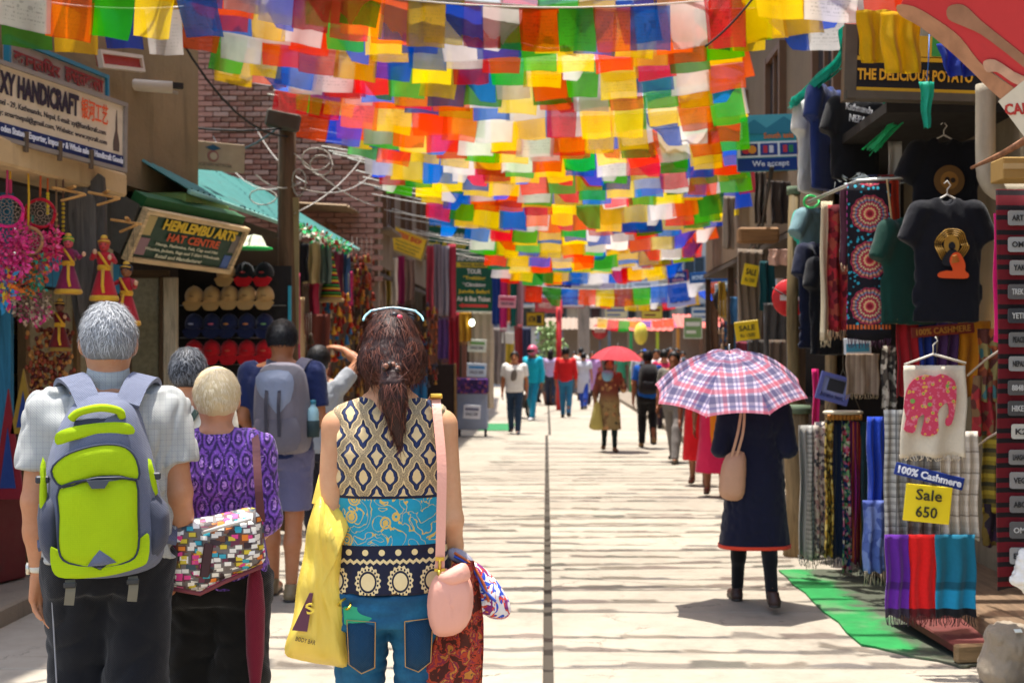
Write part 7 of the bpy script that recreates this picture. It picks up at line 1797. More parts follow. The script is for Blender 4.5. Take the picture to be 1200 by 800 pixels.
# scarf rack
q = at(988, 483, 8.9); RK = thing('scarf_rack', 'pale oval hanging ring from which the narrow printed scarves hang', 'rack', q)
m = MB(); m.lathe([(.125, -.012), (.14, -.006), (.14, .006), (.125, .012), (.11, .006), (.11, -.006), (.125, -.012)], n=24, sx=1, sy=.7); m.build('ring', plain('#d5ccb5'), RK)
m = MB()
for i in range(9): m.lathe([(.012, -.05), (.014, -.02), (.012, -.012)], n=8, c=(-.11 + i * .027, -.06, 0))
m.build('clip', plain('#b5762c'), RK)
m = MB()
for s_ in (-1, 1): m.tube([(s_ * .12, 0, .01), (0, 0, .30)], .003)
m.tube([(0, 0, .3), (0, 0, .9)], .003); m.build('suspension_cord', plain('#5c5448'), RK)
rackdefs = [(936, 946, 498, 660, '#9d9a94', 'pale grey woven scarf at the left end of the scarf rack', 'P1'), (944, 957, 498, 664, None, 'grey and white checked scarf second on the rack', 'check'), (955, 970, 494, 660, None, 'pink and grey speckled scarf on the rack', 'speck'), (967, 976, 490, 660, None, 'gold and brown leaf scarf on the rack', 'gold'), (974, 990, 492, 662, '#26304a', 'plain slate navy scarf on the rack', 'P2'), (986, 1000, 490, 678, None, 'multicolour floral scarf on the rack', 'flor'), (997, 1006, 494, 668, None, 'magenta and purple striped scarf on the rack', 'mag'), (1003, 1011, 496, 672, None, 'red and yellow striped scarf on the rack', 'red'), (1008, 1018, 494, 676, '#17434f', 'dark teal scarf on the rack', 'P3')]
ms = dict(check=plaidm('#b8b6b0', '#6e6b68', '#3b3b40', 30), speck=patm('speck', ['#c9b0a6', '#7d6a6a', '#d9cabc', '#b58a86', '#4f4a52', '#cdbcae'], 46), gold=patm('goldleaf', ['#b08a2c', '#6b4f1e', '#c9a648', '#3f3420', '#d5bd6c'], 40), flor=patm('flor', ['#2c6a5a', '#b53a4a', '#d9cdb5', '#2b3a6a', '#c96a8a', '#1f2a2c', '#7aa06a'], 48), mag=stripem('mag', ['#8a1f6a', '#3a1f5a', '#b5562c', '#6a1f3a'], 34), red=stripem('redy', ['#a31f24', '#d1a028', '#7a1a1e', '#b53a2c'], 40))
for x0, x1, y0, y1, hx, lab, kk in rackdefs:
    p, w, h = box_px(x0, y0, x1, y1, 8.9 + rng.uniform(-.08, .08)); scarf('scarf', lab, 'scarf', p, w * 1.1, h - .05, cloth(hx) if hx else ms[kk], 1.5, .024, rng.uniform(-.2, .2), cloth(hx or '#8a7a6c'), .06)
p, w, h = box_px(1016, 488, 1038, 600, 8.0); scarf('shawl', 'bright cobalt blue shawl between the scarf rack and the checked shawls', 'shawl', p, w, h, cloth('#1b3fae'), 2, .025, 0, None, taper=.2)
p, w, h = box_px(1012, 586, 1037, 676, 7.9); scarf('shawl', 'faded periwinkle shawl with cream fringe under the cobalt one', 'shawl', p, w, h - .03, patm('peri', ['#5a6cb0', '#6b7cc0', '#4c5ca0', '#7f8fca'], 18), 2, .022, 0, cloth('#b9a88a'), .08)
p, w, h = box_px(952, 432, 960, 500, 9.2); scarf('scarf', 'hot pink scarf hanging by the bamboo post', 'scarf', p, w, h + .1, cloth('#d11a6a'), 1, .015)
# brown garments with sale cards
p, w, h = box_px(860, 292, 896, 398, 13.6); scarf('coat', 'long taupe garment behind the yellow sale cards', 'garment', p, w, h, cloth('#8f7f70'), 3, .03, R(30), None)
p, w, h = box_px(889, 306, 912, 400, 13.2); scarf('coat', 'dark teal garment right of the yellow sale cards', 'garment', p, w, h * .62, cloth('#13474c'), 2, .03, R(30), None)
p, w, h = box_px(893, 355, 930, 400, 12.9); scarf('coat', 'charcoal grey garment below the dark teal one', 'garment', p, w, h + .2, cloth('#55524f'), 3, .03, R(20), None)
p, w, h = box_px(880, 200, 902, 262, 13.8); scarf('coat', 'dark brown rolled garment hanging under the teal bank sign', 'garment', p, w * .6, h, cloth('#4c3c2c'), 2, .04)
p, w, h = box_px(901, 292, 927, 306, 12.4); scarf('cloth', 'pale pink cloth on the beam above the no entry sign', 'cloth', p, w, h + .04, cloth('#c9a08c'), 2, .015)
q = at(888, 276, 13.4); t = thing('beam', 'short rough timber beam under the teal bank sign', 'beam', q); m = MB(); m.box((0, 0, 0), (.42, .2, .16), 0, None, .02); m.build('timber', wood('#8a6540', axis='x'), t)
for i, (px, py, Y, hx) in enumerate(((846, 352, 20, '#2a2522'), (852, 362, 19.5, '#b59a7c'), (846, 300, 21, '#c2a02c'), (858, 300, 20.5, '#2f4fa0'))):
    q = at(px, py, Y); t = thing('mask', ('black', 'pale tan', 'golden yellow', 'blue')[i] + ' carved mask hanging on the far right stall post', 'mask', q); m = MB(); m.ball((0, 0, 0), (.13, .09, .19), 0); m.build('mask_face', plain(hx), t)
    m = MB()
    for s in (-1, 1): m.ball((s * .05, -.075, .04), (.022, .012, .015), 0); 
    m.ball((0, -.09, -.02), (.02, .03, .04), 0); m.ball((0, -.07, -.09), (.04, .02, .015), 0); m.build('features', plain('#6a2a1e'), t)
q = at(868, 392, 21); t = thing('door', 'bright blue painted door at the far right of the street', 'door', (q.x, 21, .1)); m = MB(); m.box((0, 0, 1.05), (.55, .06, 2.1)); m.build('door_leaf', paint('#2a7ab0', .5, .2), t)
for z in (.55, 1.45): m = MB(); m.box((0, -.035, z), (.38, .02, .7), 0, None, .008); m.build('panel', paint('#3588bc', .5, .2), t)
# patch strip at the right edge
q = at(1188, 400, 5.75); PS = thing('patch_display', 'red and black hanging strip covered with grey embroidered patches at the right edge', 'display', (q.x, 5.75, 0)); l8 = lambda px, py: ((px - VX) / F_PX * 5.75 - q.x, CH - (py - VY) / F_PX * 5.75)
m = MB(); a = l8(1168, 222); b = l8(1215, 690); V, Fs = drape(b[0] - a[0], a[1] - b[1], 1, .008, .01); m.add([(x + (a[0] + b[0]) / 2, y, z + a[1]) for x, y, z in V], Fs, 0, True); m.build('backing', stripem('patchback', ['#66101a', '#66101a', '#1a1214', '#66101a', '#1a1214'], 9, 'z'), PS)
pts_ = [(1190, 256, '#8a8782', 'ART'), (1190, 287, '#9a9894', 'OM'), (1192, 314, '#8f8b86', 'YAK'), (1190, 342, '#5a5654', 'TREK'), (1190, 370, '#3a3a3c', 'YETI'), (1191, 398, '#6d6a66', 'PEACE'), (1191, 426, '#8f8c88', 'NEPAL'), (1190, 454, '#56524f', '8848'), (1190, 478, '#4a4846', 'HIKE'), (1194, 505, '#b9b5a8', 'K2'), (1191, 535, '#7f7b76', 'LHASA'), (1192, 562, '#8a8682', 'VEG'), (1192, 590, '#6f6c69', 'ABC'), (1192, 620, '#5a5856', 'OM'), (1192, 650, '#8d8a86', 'EBC')]
for px, py, hx, tx in pts_:
    x, z = l8(px, py); m = MB(); m.prism(rbox(.082, .066 if py < 560 else .074, .010, 2, x, z), -.026, -.018); po = m.build('patch', cloth(hx), PS); 
    text(PS, tx, x, z, .052, .026, ink('#1e1c1c' if hx > '#6' else '#b5b2ac'), -.029, .02)
p, w, h = box_px(1166, 250, 1180, 400, 6.0); scarf('scarf', 'bright magenta scarf hanging at the right edge behind the patches', 'scarf', p, .07, h, cloth('#d11468'), 1, .012)
for (x0, y0, x1, y1, kk, lab, cols) in ((1146, 385, 1170, 470, 'pa', 'rust and green printed bag cloth right of the mustard shawl', ['#7a3a24', '#3f6a6a', '#a3542c', '#5a2f28', '#8a7a4a']), (1140, 440, 1168, 510, 'pb', 'red floral printed cloth right of the elephant cloth', ['#8a2426', '#a83a2c', '#5a2a22', '#7a5a3a', '#96282c']), (1150, 505, 1182, 600, 'pc', 'olive and yellow striped bag cloth inside the stall', ['#8a7422', '#a88f2c', '#6a5a24', '#3f3a24']), (1152, 590, 1182, 640, 'pd', 'dark purple and mustard cloth low inside the stall', ['#3a2438', '#6a5420', '#2a2028'])):
    p, w, h = box_px(x0, y0, x1, y1, 7.6); scarf('hanging_cloth', lab, 'cloth', p, w, h, patm(kk, cols, 20) if kk != 'pc' else stripem('pc', cols, 10, 'z'), 2, .02)
for (x0, y0, x1, y1, lab) in ((1136, 500, 1180, 530, 'upper pale wooden'), (1134, 408, 1175, 440, 'slim bent wire')):
    A = at(x0, y1, 7.0); B = at(x1, y0, 6.6); m = MB(); m.tube([Vector((0, 0, 0)), (B - A) * .5 + Vector((0, 0, .01)), B - A], .006); setp(m.build('hanger', plain('#a8988a'), None, loc=A), lab + ' hanger arm jutting out between the shawls and the patches', 'hanger')
# pipe and canvas at the top right
q = at(1155, 120, 7.2); PP = thing('drain_pipe', 'bent pale grey drain pipe under the red poster at the right', 'pipe', q)
m = MB(); m.tube(smooth_line([(.0, 0, .1), (.0, 0, -.30), (.01, 0, -.42), (.06, 0, -.49), (.14, 0, -.51), (.5, 0, -.50)], 6), .055, n=10); m.build('pipe', concrete('#a59c8a', 3), PP)
q = at(1185, 200, 7.0); t = thing('cardboard_box', 'tan cardboard box resting on the bent drain pipe at the right edge', 'box', q); m = MB(); m.box((.05, 0, 0), (.26, .2, .12), 0, None, .006); m.build('carton', plain('#a8864a', .8), t); m = MB(); m.box((.05, -.102, .01), (.26, .004, .03)); m.build('tape', plain('#c9ae7a', .4), t)
A = at(1138, 197, 6.9); B = at(1206, 162, 6.5); m = MB(); m.tube([Vector((0, 0, 0)), (B - A) * .55 + Vector((0, 0, -.01)), B - A], [.008, .016, .02]); setp(m.build('stick', wood('#8a5f42'), None, loc=A), 'rough stick poking out over the drain pipe at the right', 'stick')
# green and turquoise netting over the stall roof
def net(label, pts, hx, seed, n=9, sz=.10):
    r = random.Random(seed); o = Vector(pts[0]); t = thing('shade_netting', label, 'netting', o)
    for i in range(n):
        P_ = [Vector(p) - o + Vector((r.gauss(0, .018), r.gauss(0, .05), r.gauss(0, .018))) for p in pts]
        strap(P_, sz * r.uniform(.4, 1.3), .003, netting(hx), t, 'netting_fold', (r.gauss(0, .6), r.gauss(0, 1), r.gauss(0, .8)), 8)
net('turquoise bundled netting in front of the upper row of shirts', [at(930, 120, 9.4), at(960, 95, 9.0), at(985, 70, 8.6), at(992, 40, 8.3)], '#1fb9a8', 1, 16, .045)
net('green shade netting edge along the roof of the garment stall', [at(1022, 175, 8.2), at(1050, 142, 8.0), at(1090, 124, 7.9), at(1150, 122, 7.8)], '#2cc07c', 2, 14, .028)
net('turquoise netting behind the black lettered t-shirt', [at(1026, 118, 9.2), at(1040, 150, 9.2), at(1025, 170, 9.2)], '#25a08e', 4, 9, .10)
q = at(1086, 96, 6.9); t = thing('hanging_cloth', 'small ragged turquoise cloth dangling in front of the potato sign', 'cloth', q)
m = MB(); V, Fs = drape(.085, .25, 1.5, .012, .006, 10, 10, 2, .6); m.add(V, Fs, 0, True); m.build('cloth', netting('#2fc0a4'), t); m = MB(); m.tube([(0, 0, 0), (.01, 0, .12), (.02, .02, .26)], .003); m.build('string', plain('#2a6ab8'), t)
q = at(1014, 20, 6.6)
for i, (x0, y0, x1, y1, hx, lab, Y) in enumerate(((1004, 12, 1046, 74, '#d9b414', 'crumpled yellow flag in front of the left half of the potato sign', 6.7), (1032, 14, 1080, 86, '#e0ba12', 'large folded yellow flag drooping over the middle of the potato sign', 6.5), (1098, 52, 1142, 90, '#3a55c0', 'blue flag hanging beside the red poster', 6.4))):
    p, w, h = box_px(x0, y0, x1, y1, Y); t = thing('prayer_flag', lab, 'flag', p); m = MB(); V, Fs = drape(w, h, 2, .03, .003, 20, 14, i + 3, .12 if i < 2 else .3, .02); m.add(V, Fs, 0, True); m.build('cloth', cloth(hx, .16, .55), t)
# bundle on the ground at the right edge
q = at(1182, 745, 6.0); SB = thing('cloth_sack', 'lumpy grey beige sack on the ground at the bottom right corner', 'sack', (q.x, 6.0, 0))
sdf_obj('sack', [Ell((.02, 0, .20), (.13, .15, .10), .06, (0, R(14), 0)), Ell((-.04, .0, .08), (.10, .14, .10), .05), Ell((.12, 0, .09), (.11, .14, .10), .05), Ell((-.06, -.05, .26), (.05, .06, .03), .04)], .011, cloth('#8f8270'), SB, folds(7, .010, .04, .12))
m = MB(); m.box((.0, -.12, .285), (.035, .004, .02), 0, (R(-55), 0, R(10))); m.build('tag', plain('#d5dcd8'), SB)
q = at(1194, 668, 5.7); t = thing('paper_bag', 'crumpled white paper bag at the right edge above the sack', 'bag', q); sdf_obj('paper', [Ell((.03, 0, 0), (.045, .05, .10), .02), Ell((.0, 0, -.04), (.04, .04, .03), .02)], .008, plain('#d9d6cf'), t, folds(8, .008, .03, .08))
A = at(1158, 737, 6.4); m = MB(); m.tube(smooth_line([(0, 0, 0), (-.01, -.05, -.08), (-.05, -.1, -.17), (-.12, -.12, -.21)], 6), .010); setp(m.build('hose', plain('#9fb0a8'), None, loc=A), 'short pale hose curling down by the maroon step', 'hose')

for x0, y0, x1, y1, Y, hx, nf, lab in ((902, 212, 926, 262, 12.2, '#3a2f28', 2, 'dark striped bundle under the right half of the teal bank sign'), (832, 352, 842, 430, 20, '#7a5a44', 1, 'brown shawl at the far right stall'), (841, 330, 850, 372, 19, '#c9a03a', 1, 'mustard scarf above the far right stall'), (856, 348, 866, 380, 17.5, '#3f6f9a', 1, 'steel blue scarf right of the masks'), (872, 300, 880, 380, 15.5, '#6a2f34', 1, 'maroon scarf left of the taupe garment'), (876, 398, 900, 470, 13, '#4a443f', 3, 'charcoal shawl below the lower yellow sale card'), (900, 398, 922, 480, 12.4, '#6a5a4c', 2, 'brown shawl above the log post'), (848, 230, 862, 292, 16, '#8a7a68', 2, 'faded grey cloth strip hanging high at the end of the flags'), (862, 400, 876, 452, 15, '#8a3a4a', 1, 'dusty rose scarf above the plaid umbrella')):
    p, w, h = box_px(x0, y0, x1, y1, Y); scarf('scarf' if 'scarf' in lab else 'shawl' if 'shawl' in lab else 'hanging_cloth', lab, 'textile', p, w * 1.05, h, cloth(hx), nf, .03, R(20), None, group='textiles hung along the right stalls')
A = at(905, 196, 12.4); B = at(862, 322, 21); m = MB()
for k_ in range(5): C_ = (B - A) + Vector((rng.uniform(-.1, .1), 0, rng.uniform(-.5, .5))); m.tube([C_ * (i / 8) + Vector((rng.uniform(-.02, .02), 0, -.3 * (1 + .3 * k_) * 4 * (i / 8) * (1 - i / 8))) for i in range(9)], .012, n=5)
setp(m.build('overhead_cable', plain('#26221f'), None, loc=A), 'bundle of black cables sagging along the right wall below the bank sign', 'cable')
# ======================= LEFT
def beads(m, a, b, n, r, mi=0):
    for i in range(n): m.ball(Vector(a).lerp(Vector(b), i / max(1, n - 1)), r, mi, 6, 4)
def puppet(label, p, h, robe, trim, face_='#c2514a', crown='#3a5a3a', rz=0.0, male=False, sash='#d9a52c'):
    t = thing('puppet', label, 'puppet', p, rz); k = h / .42
    m = MB(); m.lathe([(.012, 0), (.085 * k, .005), (.088 * k, .02), (.06 * k, .12 * k), (.035 * k, .20 * k), (.03 * k, .215 * k)], n=18)
    m.v = [(x * (1 + .12 * math.sin(9 * math.atan2(y, x))), y * (1 + .12 * math.sin(9 * math.atan2(y, x))), z) for x, y, z in m.v]; sk = m.build('skirt', cloth(robe), t)
    m = MB(); m.lathe([(.086 * k, .002), (.094 * k, .012), (.088 * k, .035 * k), (.084 * k, .035 * k)], n=18); m.v = [(x * (1 + .12 * math.sin(9 * math.atan2(y, x))), y * (1 + .12 * math.sin(9 * math.atan2(y, x))), z) for x, y, z in m.v]; m.build('hem', cloth(trim), sk)
    m = MB(); m.lathe([(.034 * k, .20 * k), (.04 * k, .23 * k), (.05 * k, .285 * k), (.035 * k, .31 * k), (.015 * k, .318 * k)], n=14, sy=.7); m.build('torso', cloth(robe), t)
    m = MB(); m.lathe([(.039 * k, .195 * k), (.043 * k, .205 * k), (.043 * k, .222 * k), (.038 * k, .23 * k)], n=14); m.tube([(-.03 * k, -.03 * k, .31 * k), (.01 * k, -.045 * k, .25 * k), (.035 * k, -.04 * k, .21 * k)], .009 * k); m.tube([(0, -.045 * k, .2 * k), (.0, -.07 * k, .1 * k), (.01, -.085 * k, .05 * k)], .011 * k); m.build('sash', cloth(sash), t)
    m = MB(); m.ball((0, 0, .355 * k), (.034 * k, .036 * k, .042 * k), 0); hd = m.build('head', plain(face_), t)
    m = MB(); m.ball((0, .006 * k, .372 * k), (.04 * k, .04 * k, .034 * k), 0); m.ball((0, .0, .405 * k), (.022 * k, .022 * k, .018 * k), 1); m.tube([(-.036 * k, -.014 * k, .38 * k), (0, -.034 * k, .385 * k), (.036 * k, -.014 * k, .38 * k)], .005 * k, 1); m.build('headdress', [cloth(crown), plain('#d2a53a')], hd)
    m = MB(); 
    for s in (-1, 1): m.ball((s * .013 * k, -.033 * k, .36 * k), (.006 * k, .004, .004 * k), 0, 6, 4)
    m.ball((0, -.035 * k, .338 * k), (.008 * k, .004, .003 * k), 0, 6, 4); m.build('features', plain('#2a1414'), hd)
    for s in (-1, 1):
        e = (s * .072 * k, -.03 * k, (.25 if s > 0 else .27) * k); w_ = (s * (.045 if not male else .10) * k, -.07 * k, (.275 if s > 0 else .31) * k)
        m = MB(); m.tube([(s * .042 * k, 0, .295 * k), e, w_], [.018 * k, .016 * k, .013 * k]); a_ = m.build('arm', cloth(robe), t); m = MB(); m.ball(w_, (.014 * k, .014 * k, .018 * k)); m.build('hand', plain('#c99a78'), a_)
    m = MB()
    for s, y in ((-.05, 0), (.05, 0), (0, .02)): m.tube([(s * .9 * k, y, .33 * k), (s, y, .33 * k + .34)], .0016, n=4)
    m.build('string', plain('#3a3330'), t)
    m = MB(); m.box((0, 0, .33 * k + .345), (.20, .022, .016), 0, (0, R(8), R(15)), .003); m.box((.01, 0, .33 * k + .345 + .018), (.022, .17, .016), 0, (0, R(4), R(20)), .003); m.box((.03, -.03, .33 * k + .30), (.16, .018, .014), 0, (0, R(-14), R(-20)), .003); m.build('control_bar', wood('#b98a4e', axis='x'), t)
    return t
puppet('crimson dressed puppet with a gold hem hanging in the middle of the row', at(122, 353, 8.15), .42, '#b3202c', '#d2a12c', '#b93a3a', '#a8572c', R(10))
puppet('puppet in a plum and gold robe with a green headdress and raised arms', at(80, 345, 7.95), .38, '#7d1f45', '#c99a30', '#c9505a', '#5a9a3a', R(20), True)
puppet('brown faced puppet in a red and gold robe half hidden by the grey haired man', at(148, 382, 8.3), .42, '#a81f2c', '#d9a12c', '#8f5a34', '#23242e', R(-8), True, '#e0a82c')
puppet('small dark red puppet low in the shade behind the crimson one', at(70, 412, 8.2), .34, '#6a1a1c', '#8a6a2a', '#7a4a38', '#3a2420', R(15))
# black sculpted plank the puppets hang beside
q = at(100, 215, 8.35); t = thing('carved_plank', 'tall rough grey carved plank hanging behind the puppets', 'carving', q)
m = MB(); m.prism(smooth_poly([(-.12, .0), (-.05, .05), (.02, -.01), (.12, .04), (.13, -.5), (.10, -1.0), (-.02, -1.05), (-.11, -.5)], 3), -.03, .03); m.build('plank', wood('#4a4642'), t)
m = MB(); m.prism(smooth_poly([(-.09, -.08), (.06, -.06), (.09, -.4), (.0, -.9), (-.06, -.5)], 3), -.05, -.03); m.build('relief', wood('#5c5752'), t)
def fluff(m, c, r3, n, sz, mi=0, seed=0):
    r = random.Random(seed)
    for _ in range(n):
        d = Vector((r.gauss(0, 1), r.gauss(0, 1), r.gauss(0, 1))).normalized() * (r.random() ** .4); o = Vector(c) + Vector((d.x * r3[0], d.y * r3[1], d.z * r3[2])); a = (d + Vector((r.gauss(0, .5), r.gauss(0, .5), r.gauss(-.2, .5)))).normalized(); b = a.cross(Vector((r.gauss(0, 1), r.gauss(0, 1), r.gauss(0, 1)))).normalized()
        L, w = sz * r.uniform(.6, 1.3), sz * r.uniform(.2, .4); m.add([o, o + a * L * .5 + b * w, o + a * L, o + a * L * .5 - b * w], [(0, 1, 2, 3)], mi if not isinstance(mi, tuple) else r.choice(mi))
def dreamcatcher(label, px, py, Y, r, ring, fcols, seed, fl_n=90, low=.34, ribbon='#c9a52c'):
    t = thing('dreamcatcher', label, 'dreamcatcher', at(px, py, Y), R(20))
    m = MB(); loop_cable(m, (0, 0, 0), r, r, 24, .011); m.build('hoop', cloth(ring), t)
    m = MB()
    for k_ in range(1, 5):
        rr = r * (1 - k_ * .2); pts = []
        for i in range(25): a = 2 * math.pi * i / 24; pts.append((rr * (1 + .14 * math.cos(12 * a)) * math.cos(a + k_ * .26), 0, rr * (1 + .14 * math.cos(12 * a)) * math.sin(a + k_ * .26)))
        m.tube(pts, .0018, 0, 4, False)
    m.build('web', plain('#b59a86'), t)
    m = MB(); cm = [cloth(c) for c in fcols]; idx = tuple(range(len(cm)))
    for i, dx in enumerate((-.8, 0, .8)): fluff(m, (r * dx, 0, -r * (.6 + .5 * (1 - abs(dx))) - low * .5), (.05, .05, low * .5), fl_n, .034, idx, seed + i)
    m.build('feathers', cm, t)
    m = MB(); m.tube([(0, 0, r), (.004, 0, r + .2), (0, 0, r + .34)], .007); m.build('ribbon', cloth(ribbon), t)
    return t
dreamcatcher('pink fluffy dreamcatcher at the far left edge', 8, 248, 7.55, .09, '#d9287a', ('#e0388a', '#f0529a', '#c01f6a'), 1, 260, .34, '#b53a6a')
dreamcatcher('tan hooped dreamcatcher with green and orange feathers', 33, 282, 7.7, .08, '#b5825a', ('#2f8a5a', '#d9762c', '#3a9a86', '#c9543a'), 5, 130, .26, '#d9a92c')
dreamcatcher('red hooped dreamcatcher trailing hot pink feathers', 47, 250, 7.8, .085, '#b5182c', ('#e0387a', '#d01f5a', '#f06a9a'), 9, 200, .30, '#b5542c')
dreamcatcher('dark dreamcatcher with pale bone feathers below the tan one', 38, 330, 7.9, .07, '#4a3530', ('#b5a08a', '#d9c2a8', '#d9408a', '#6a5a4c'), 13, 150, .2, '#3fa08a')
m = MB(); cm = [cloth(c) for c in ('#e0c22c', '#2f8ac2', '#d93a8a', '#e07a2c')]; fluff(m, (0, 0, 0), (.06, .06, .11), 110, .05, (0, 1, 2, 3), 21); setp(m.build('pompom_garland', cm, None, loc=at(6, 338, 7.5)), 'yellow, blue and pink tassel cluster at the left edge below the pink dreamcatcher', 'tassel')
for i, (px, Y, hx, hx2, py1) in enumerate(((56, 7.9, '#c9622c', '#e0c22c', 250), (66, 7.95, '#8a6a4c', '#b58a5a', 290), (12, 7.6, '#e0a82c', '#c93a6a', 225), (74, 8.0, '#6a4a3a', '#c2a02c', 270))):
    A = at(px, 193, Y); B = at(px, py1, Y); m = MB(); m.tube([Vector((0, 0, 0)), B - A], .006, 0); beads(m, (B - A) * .6, (B - A), 7, .012, 1); setp(m.build('bead_string', [cloth(hx), cloth(hx2)], None, loc=A), ('orange', 'brown', 'golden', 'dark')[i] + ' bead string hung from the concrete beam ' + ('by the red dreamcatcher', 'beside the orange string', 'by the pink dreamcatcher', 'next to the grey plank')[i], 'beads')
# shelves of trinkets
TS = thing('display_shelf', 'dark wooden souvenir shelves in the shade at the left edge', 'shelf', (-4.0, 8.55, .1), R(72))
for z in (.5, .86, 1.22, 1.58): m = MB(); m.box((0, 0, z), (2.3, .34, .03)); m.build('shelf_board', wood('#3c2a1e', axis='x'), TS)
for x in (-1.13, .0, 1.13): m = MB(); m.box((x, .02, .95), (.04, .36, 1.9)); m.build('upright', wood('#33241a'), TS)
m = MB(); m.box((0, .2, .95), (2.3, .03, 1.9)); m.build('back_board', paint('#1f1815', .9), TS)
kinds = [('brass_bowl', 'brass bowl', [(0, 0), (.03, 0), (.055, .03), (.065, .07), (.06, .072), (.05, .035), (0, .02)], '#a8812f'), ('stone_statue', 'seated statue', [(.05, 0), (.055, .03), (.04, .05), (.035, .10), (.022, .13), (.026, .15), (.018, .185), (.004, .20)], '#6a6258'), ('bell', 'brass bell', [(.05, 0), (.045, .02), (.035, .07), (.02, .09), (.008, .10), (.010, .15), (0, .155)], '#9a7428'), ('painted_jar', 'painted jar', [(.035, 0), (.055, .05), (.05, .10), (.025, .125), (.03, .145), (.0, .15)], '#8a2a2c'), ('prayer_drum', 'prayer wheel', [(.008, 0), (.008, .09), (.04, .092), (.042, .15), (.02, .17), (.004, .19)], '#7f5f2a')]  # the last kind is a hand-held prayer wheel
cols = {'brass_bowl': ('#a8812f', '#8a6a24'), 'stone_statue': ('#6a6258', '#3f5a52'), 'bell': ('#9a7428', '#b58f3a'), 'painted_jar': ('#8a2a2c', '#2a5a86'), 'prayer_drum': ('#7f5f2a', '#7a3428')}
_km = {}
places = ('on the lowest shelf', 'on the second shelf', 'on the third shelf', 'on the top shelf')
TSM = Matrix.Translation((-4.0, 8.55, .1)) @ Matrix.Rotation(R(72), 4, 'Z')
for si, z in enumerate((.515, .875, 1.235, 1.595)):
    for i in range(9):
        nm, lb, prof, _ = kinds[(i + si * 2) % 5]; hx = cols[nm][(i + si) % 2]; key = (nm, hx)
        if key not in _km: m = MB(); m.lathe(prof, n=14); _km[key] = m.mesh(nm, metal(hx, .4) if nm in ('brass_bowl', 'bell', 'prayer_drum') else plain(hx))
        wp = TSM @ Vector((-1.0 + i * .245 + rng.uniform(-.03, .03), -.06 + rng.uniform(-.05, .04), z)); s = rng.uniform(.9, 1.5)
        o = link(nm, _km[key], None, wp, (0, 0, rng.uniform(0, 6)), (s, s, s)); setp(o, {'#a8812f': 'golden ', '#8a6a24': 'dull ', '#6a6258': 'grey ', '#3f5a52': 'green ', '#9a7428': 'dark ', '#b58f3a': 'bright ', '#8a2a2c': 'red ', '#2a5a86': 'blue ', '#7f5f2a': 'tarnished ', '#7a3428': 'copper '}[hx] + lb + ' ' + places[si] + ' of the souvenir stall', lb.split()[-1], 'souvenirs on the shelves')
# beads and wooden combs hanging behind the man
for i, (px, Y) in enumerate(((44, 8.35), (60, 8.4), (74, 8.45))):
    A = at(px, 385, Y); t = thing('bead_curtain', 'bundle of small red and amber wooden trinkets, ' + ('left', 'middle', 'right')[i] + ' of the three', 'trinkets', A); r = random.Random(i)
    for k_, hx in enumerate(('#8a3a1e', '#b57a3a', '#5a2018')):
        m = MB()
        for j in range(34): m.ball((r.gauss(0, .03), r.gauss(0, .03), -r.uniform(0, .5)), (.014, .012, .018), 0, 6, 4)
        setp(m.build('trinket', plain(hx), t), kind='stuff')
for (px, py, hx, lab, w_, h_) in ((10, 520, '#7a1a22', 'red and blue', .10, .34), (28, 470, '#8a6a24', 'gold', .08, .2)):
    q = at(px, py, 7.9); t = thing('cloth_pennant', lab + ' pointed cloth pennant in the souvenir stall at the left edge', 'pennant', q); m = MB(); m.prism([(-w_, -h_), (w_, -h_), (0, h_)], -.01, .01); m.build('cloth', cloth(hx), t); m = MB(); m.prism([(-w_ * .5, -h_ * .8), (w_ * .5, -h_ * .8), (0, h_ * .3)], -.016, -.01); m.build('inner_panel', cloth('#23366a'), t)
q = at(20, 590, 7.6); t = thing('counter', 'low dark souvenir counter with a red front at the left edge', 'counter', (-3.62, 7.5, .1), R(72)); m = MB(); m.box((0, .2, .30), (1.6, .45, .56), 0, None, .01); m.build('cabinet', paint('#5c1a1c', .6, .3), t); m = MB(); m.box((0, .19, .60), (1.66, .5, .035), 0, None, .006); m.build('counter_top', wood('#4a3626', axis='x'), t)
m = MB(); m.box((0, .2, .66), (.5, .3, .08), 0, None, .01); m.build('tray', paint('#8a7a4a'), t)

# caps on the rack
CR = thing('cap_rack', 'dark green board on which the rows of caps hang', 'rack', (gx(272, 11.1), 11.1, 0))
m = MB(); m.box((.02, .03, 1.45), (.98, .04, 1.75)); m.build('board', paint('#221f1e', .9), CR)
m = MB()
for z in (1.98, 1.70, 1.47): m.tube([(-.45, -.01, z), (.47, -.01, z)], .006)
m.build('hanging_wire', metal('#7a7a78'), CR)
m = MB(); m.box((.50, .0, 1.3), (.025, .03, 1.7)); m.build('edge_strip', paint('#2a93a8'), CR)
def cap_parts(): 
    V = []; Fs = []; n, k = 16, 7
    m = MB(); m.ball((0, 0, 0), (.080, .088, .095), 0, 18, 12); m.v = [(x, y, max(z, -.028)) for x, y, z in m.v]; crown = m
    b = MB(); pts = smooth_poly([(-.074, .02), (-.07, -.02), (-.045, -.068), (0, -.082), (.045, -.068), (.07, -.02), (.074, .02)], 4); b.prism(pts, -.006, .006)
    b.v = [(x, -.075 - .0 + y - z * -.35, -.03 + z * .85 - 3.2 * x * x) for x, y, z in b.v]
    u = MB(); u.ball((0, 0, .094), (.011, .011, .007), 0, 8, 4)
    return crown, b, u
cr_, br_, bu_ = cap_parts(); cs = cloth('#b08b56'), cloth('#1a2140'), cloth('#b5141c'), cloth('#111318')
cmesh = {}
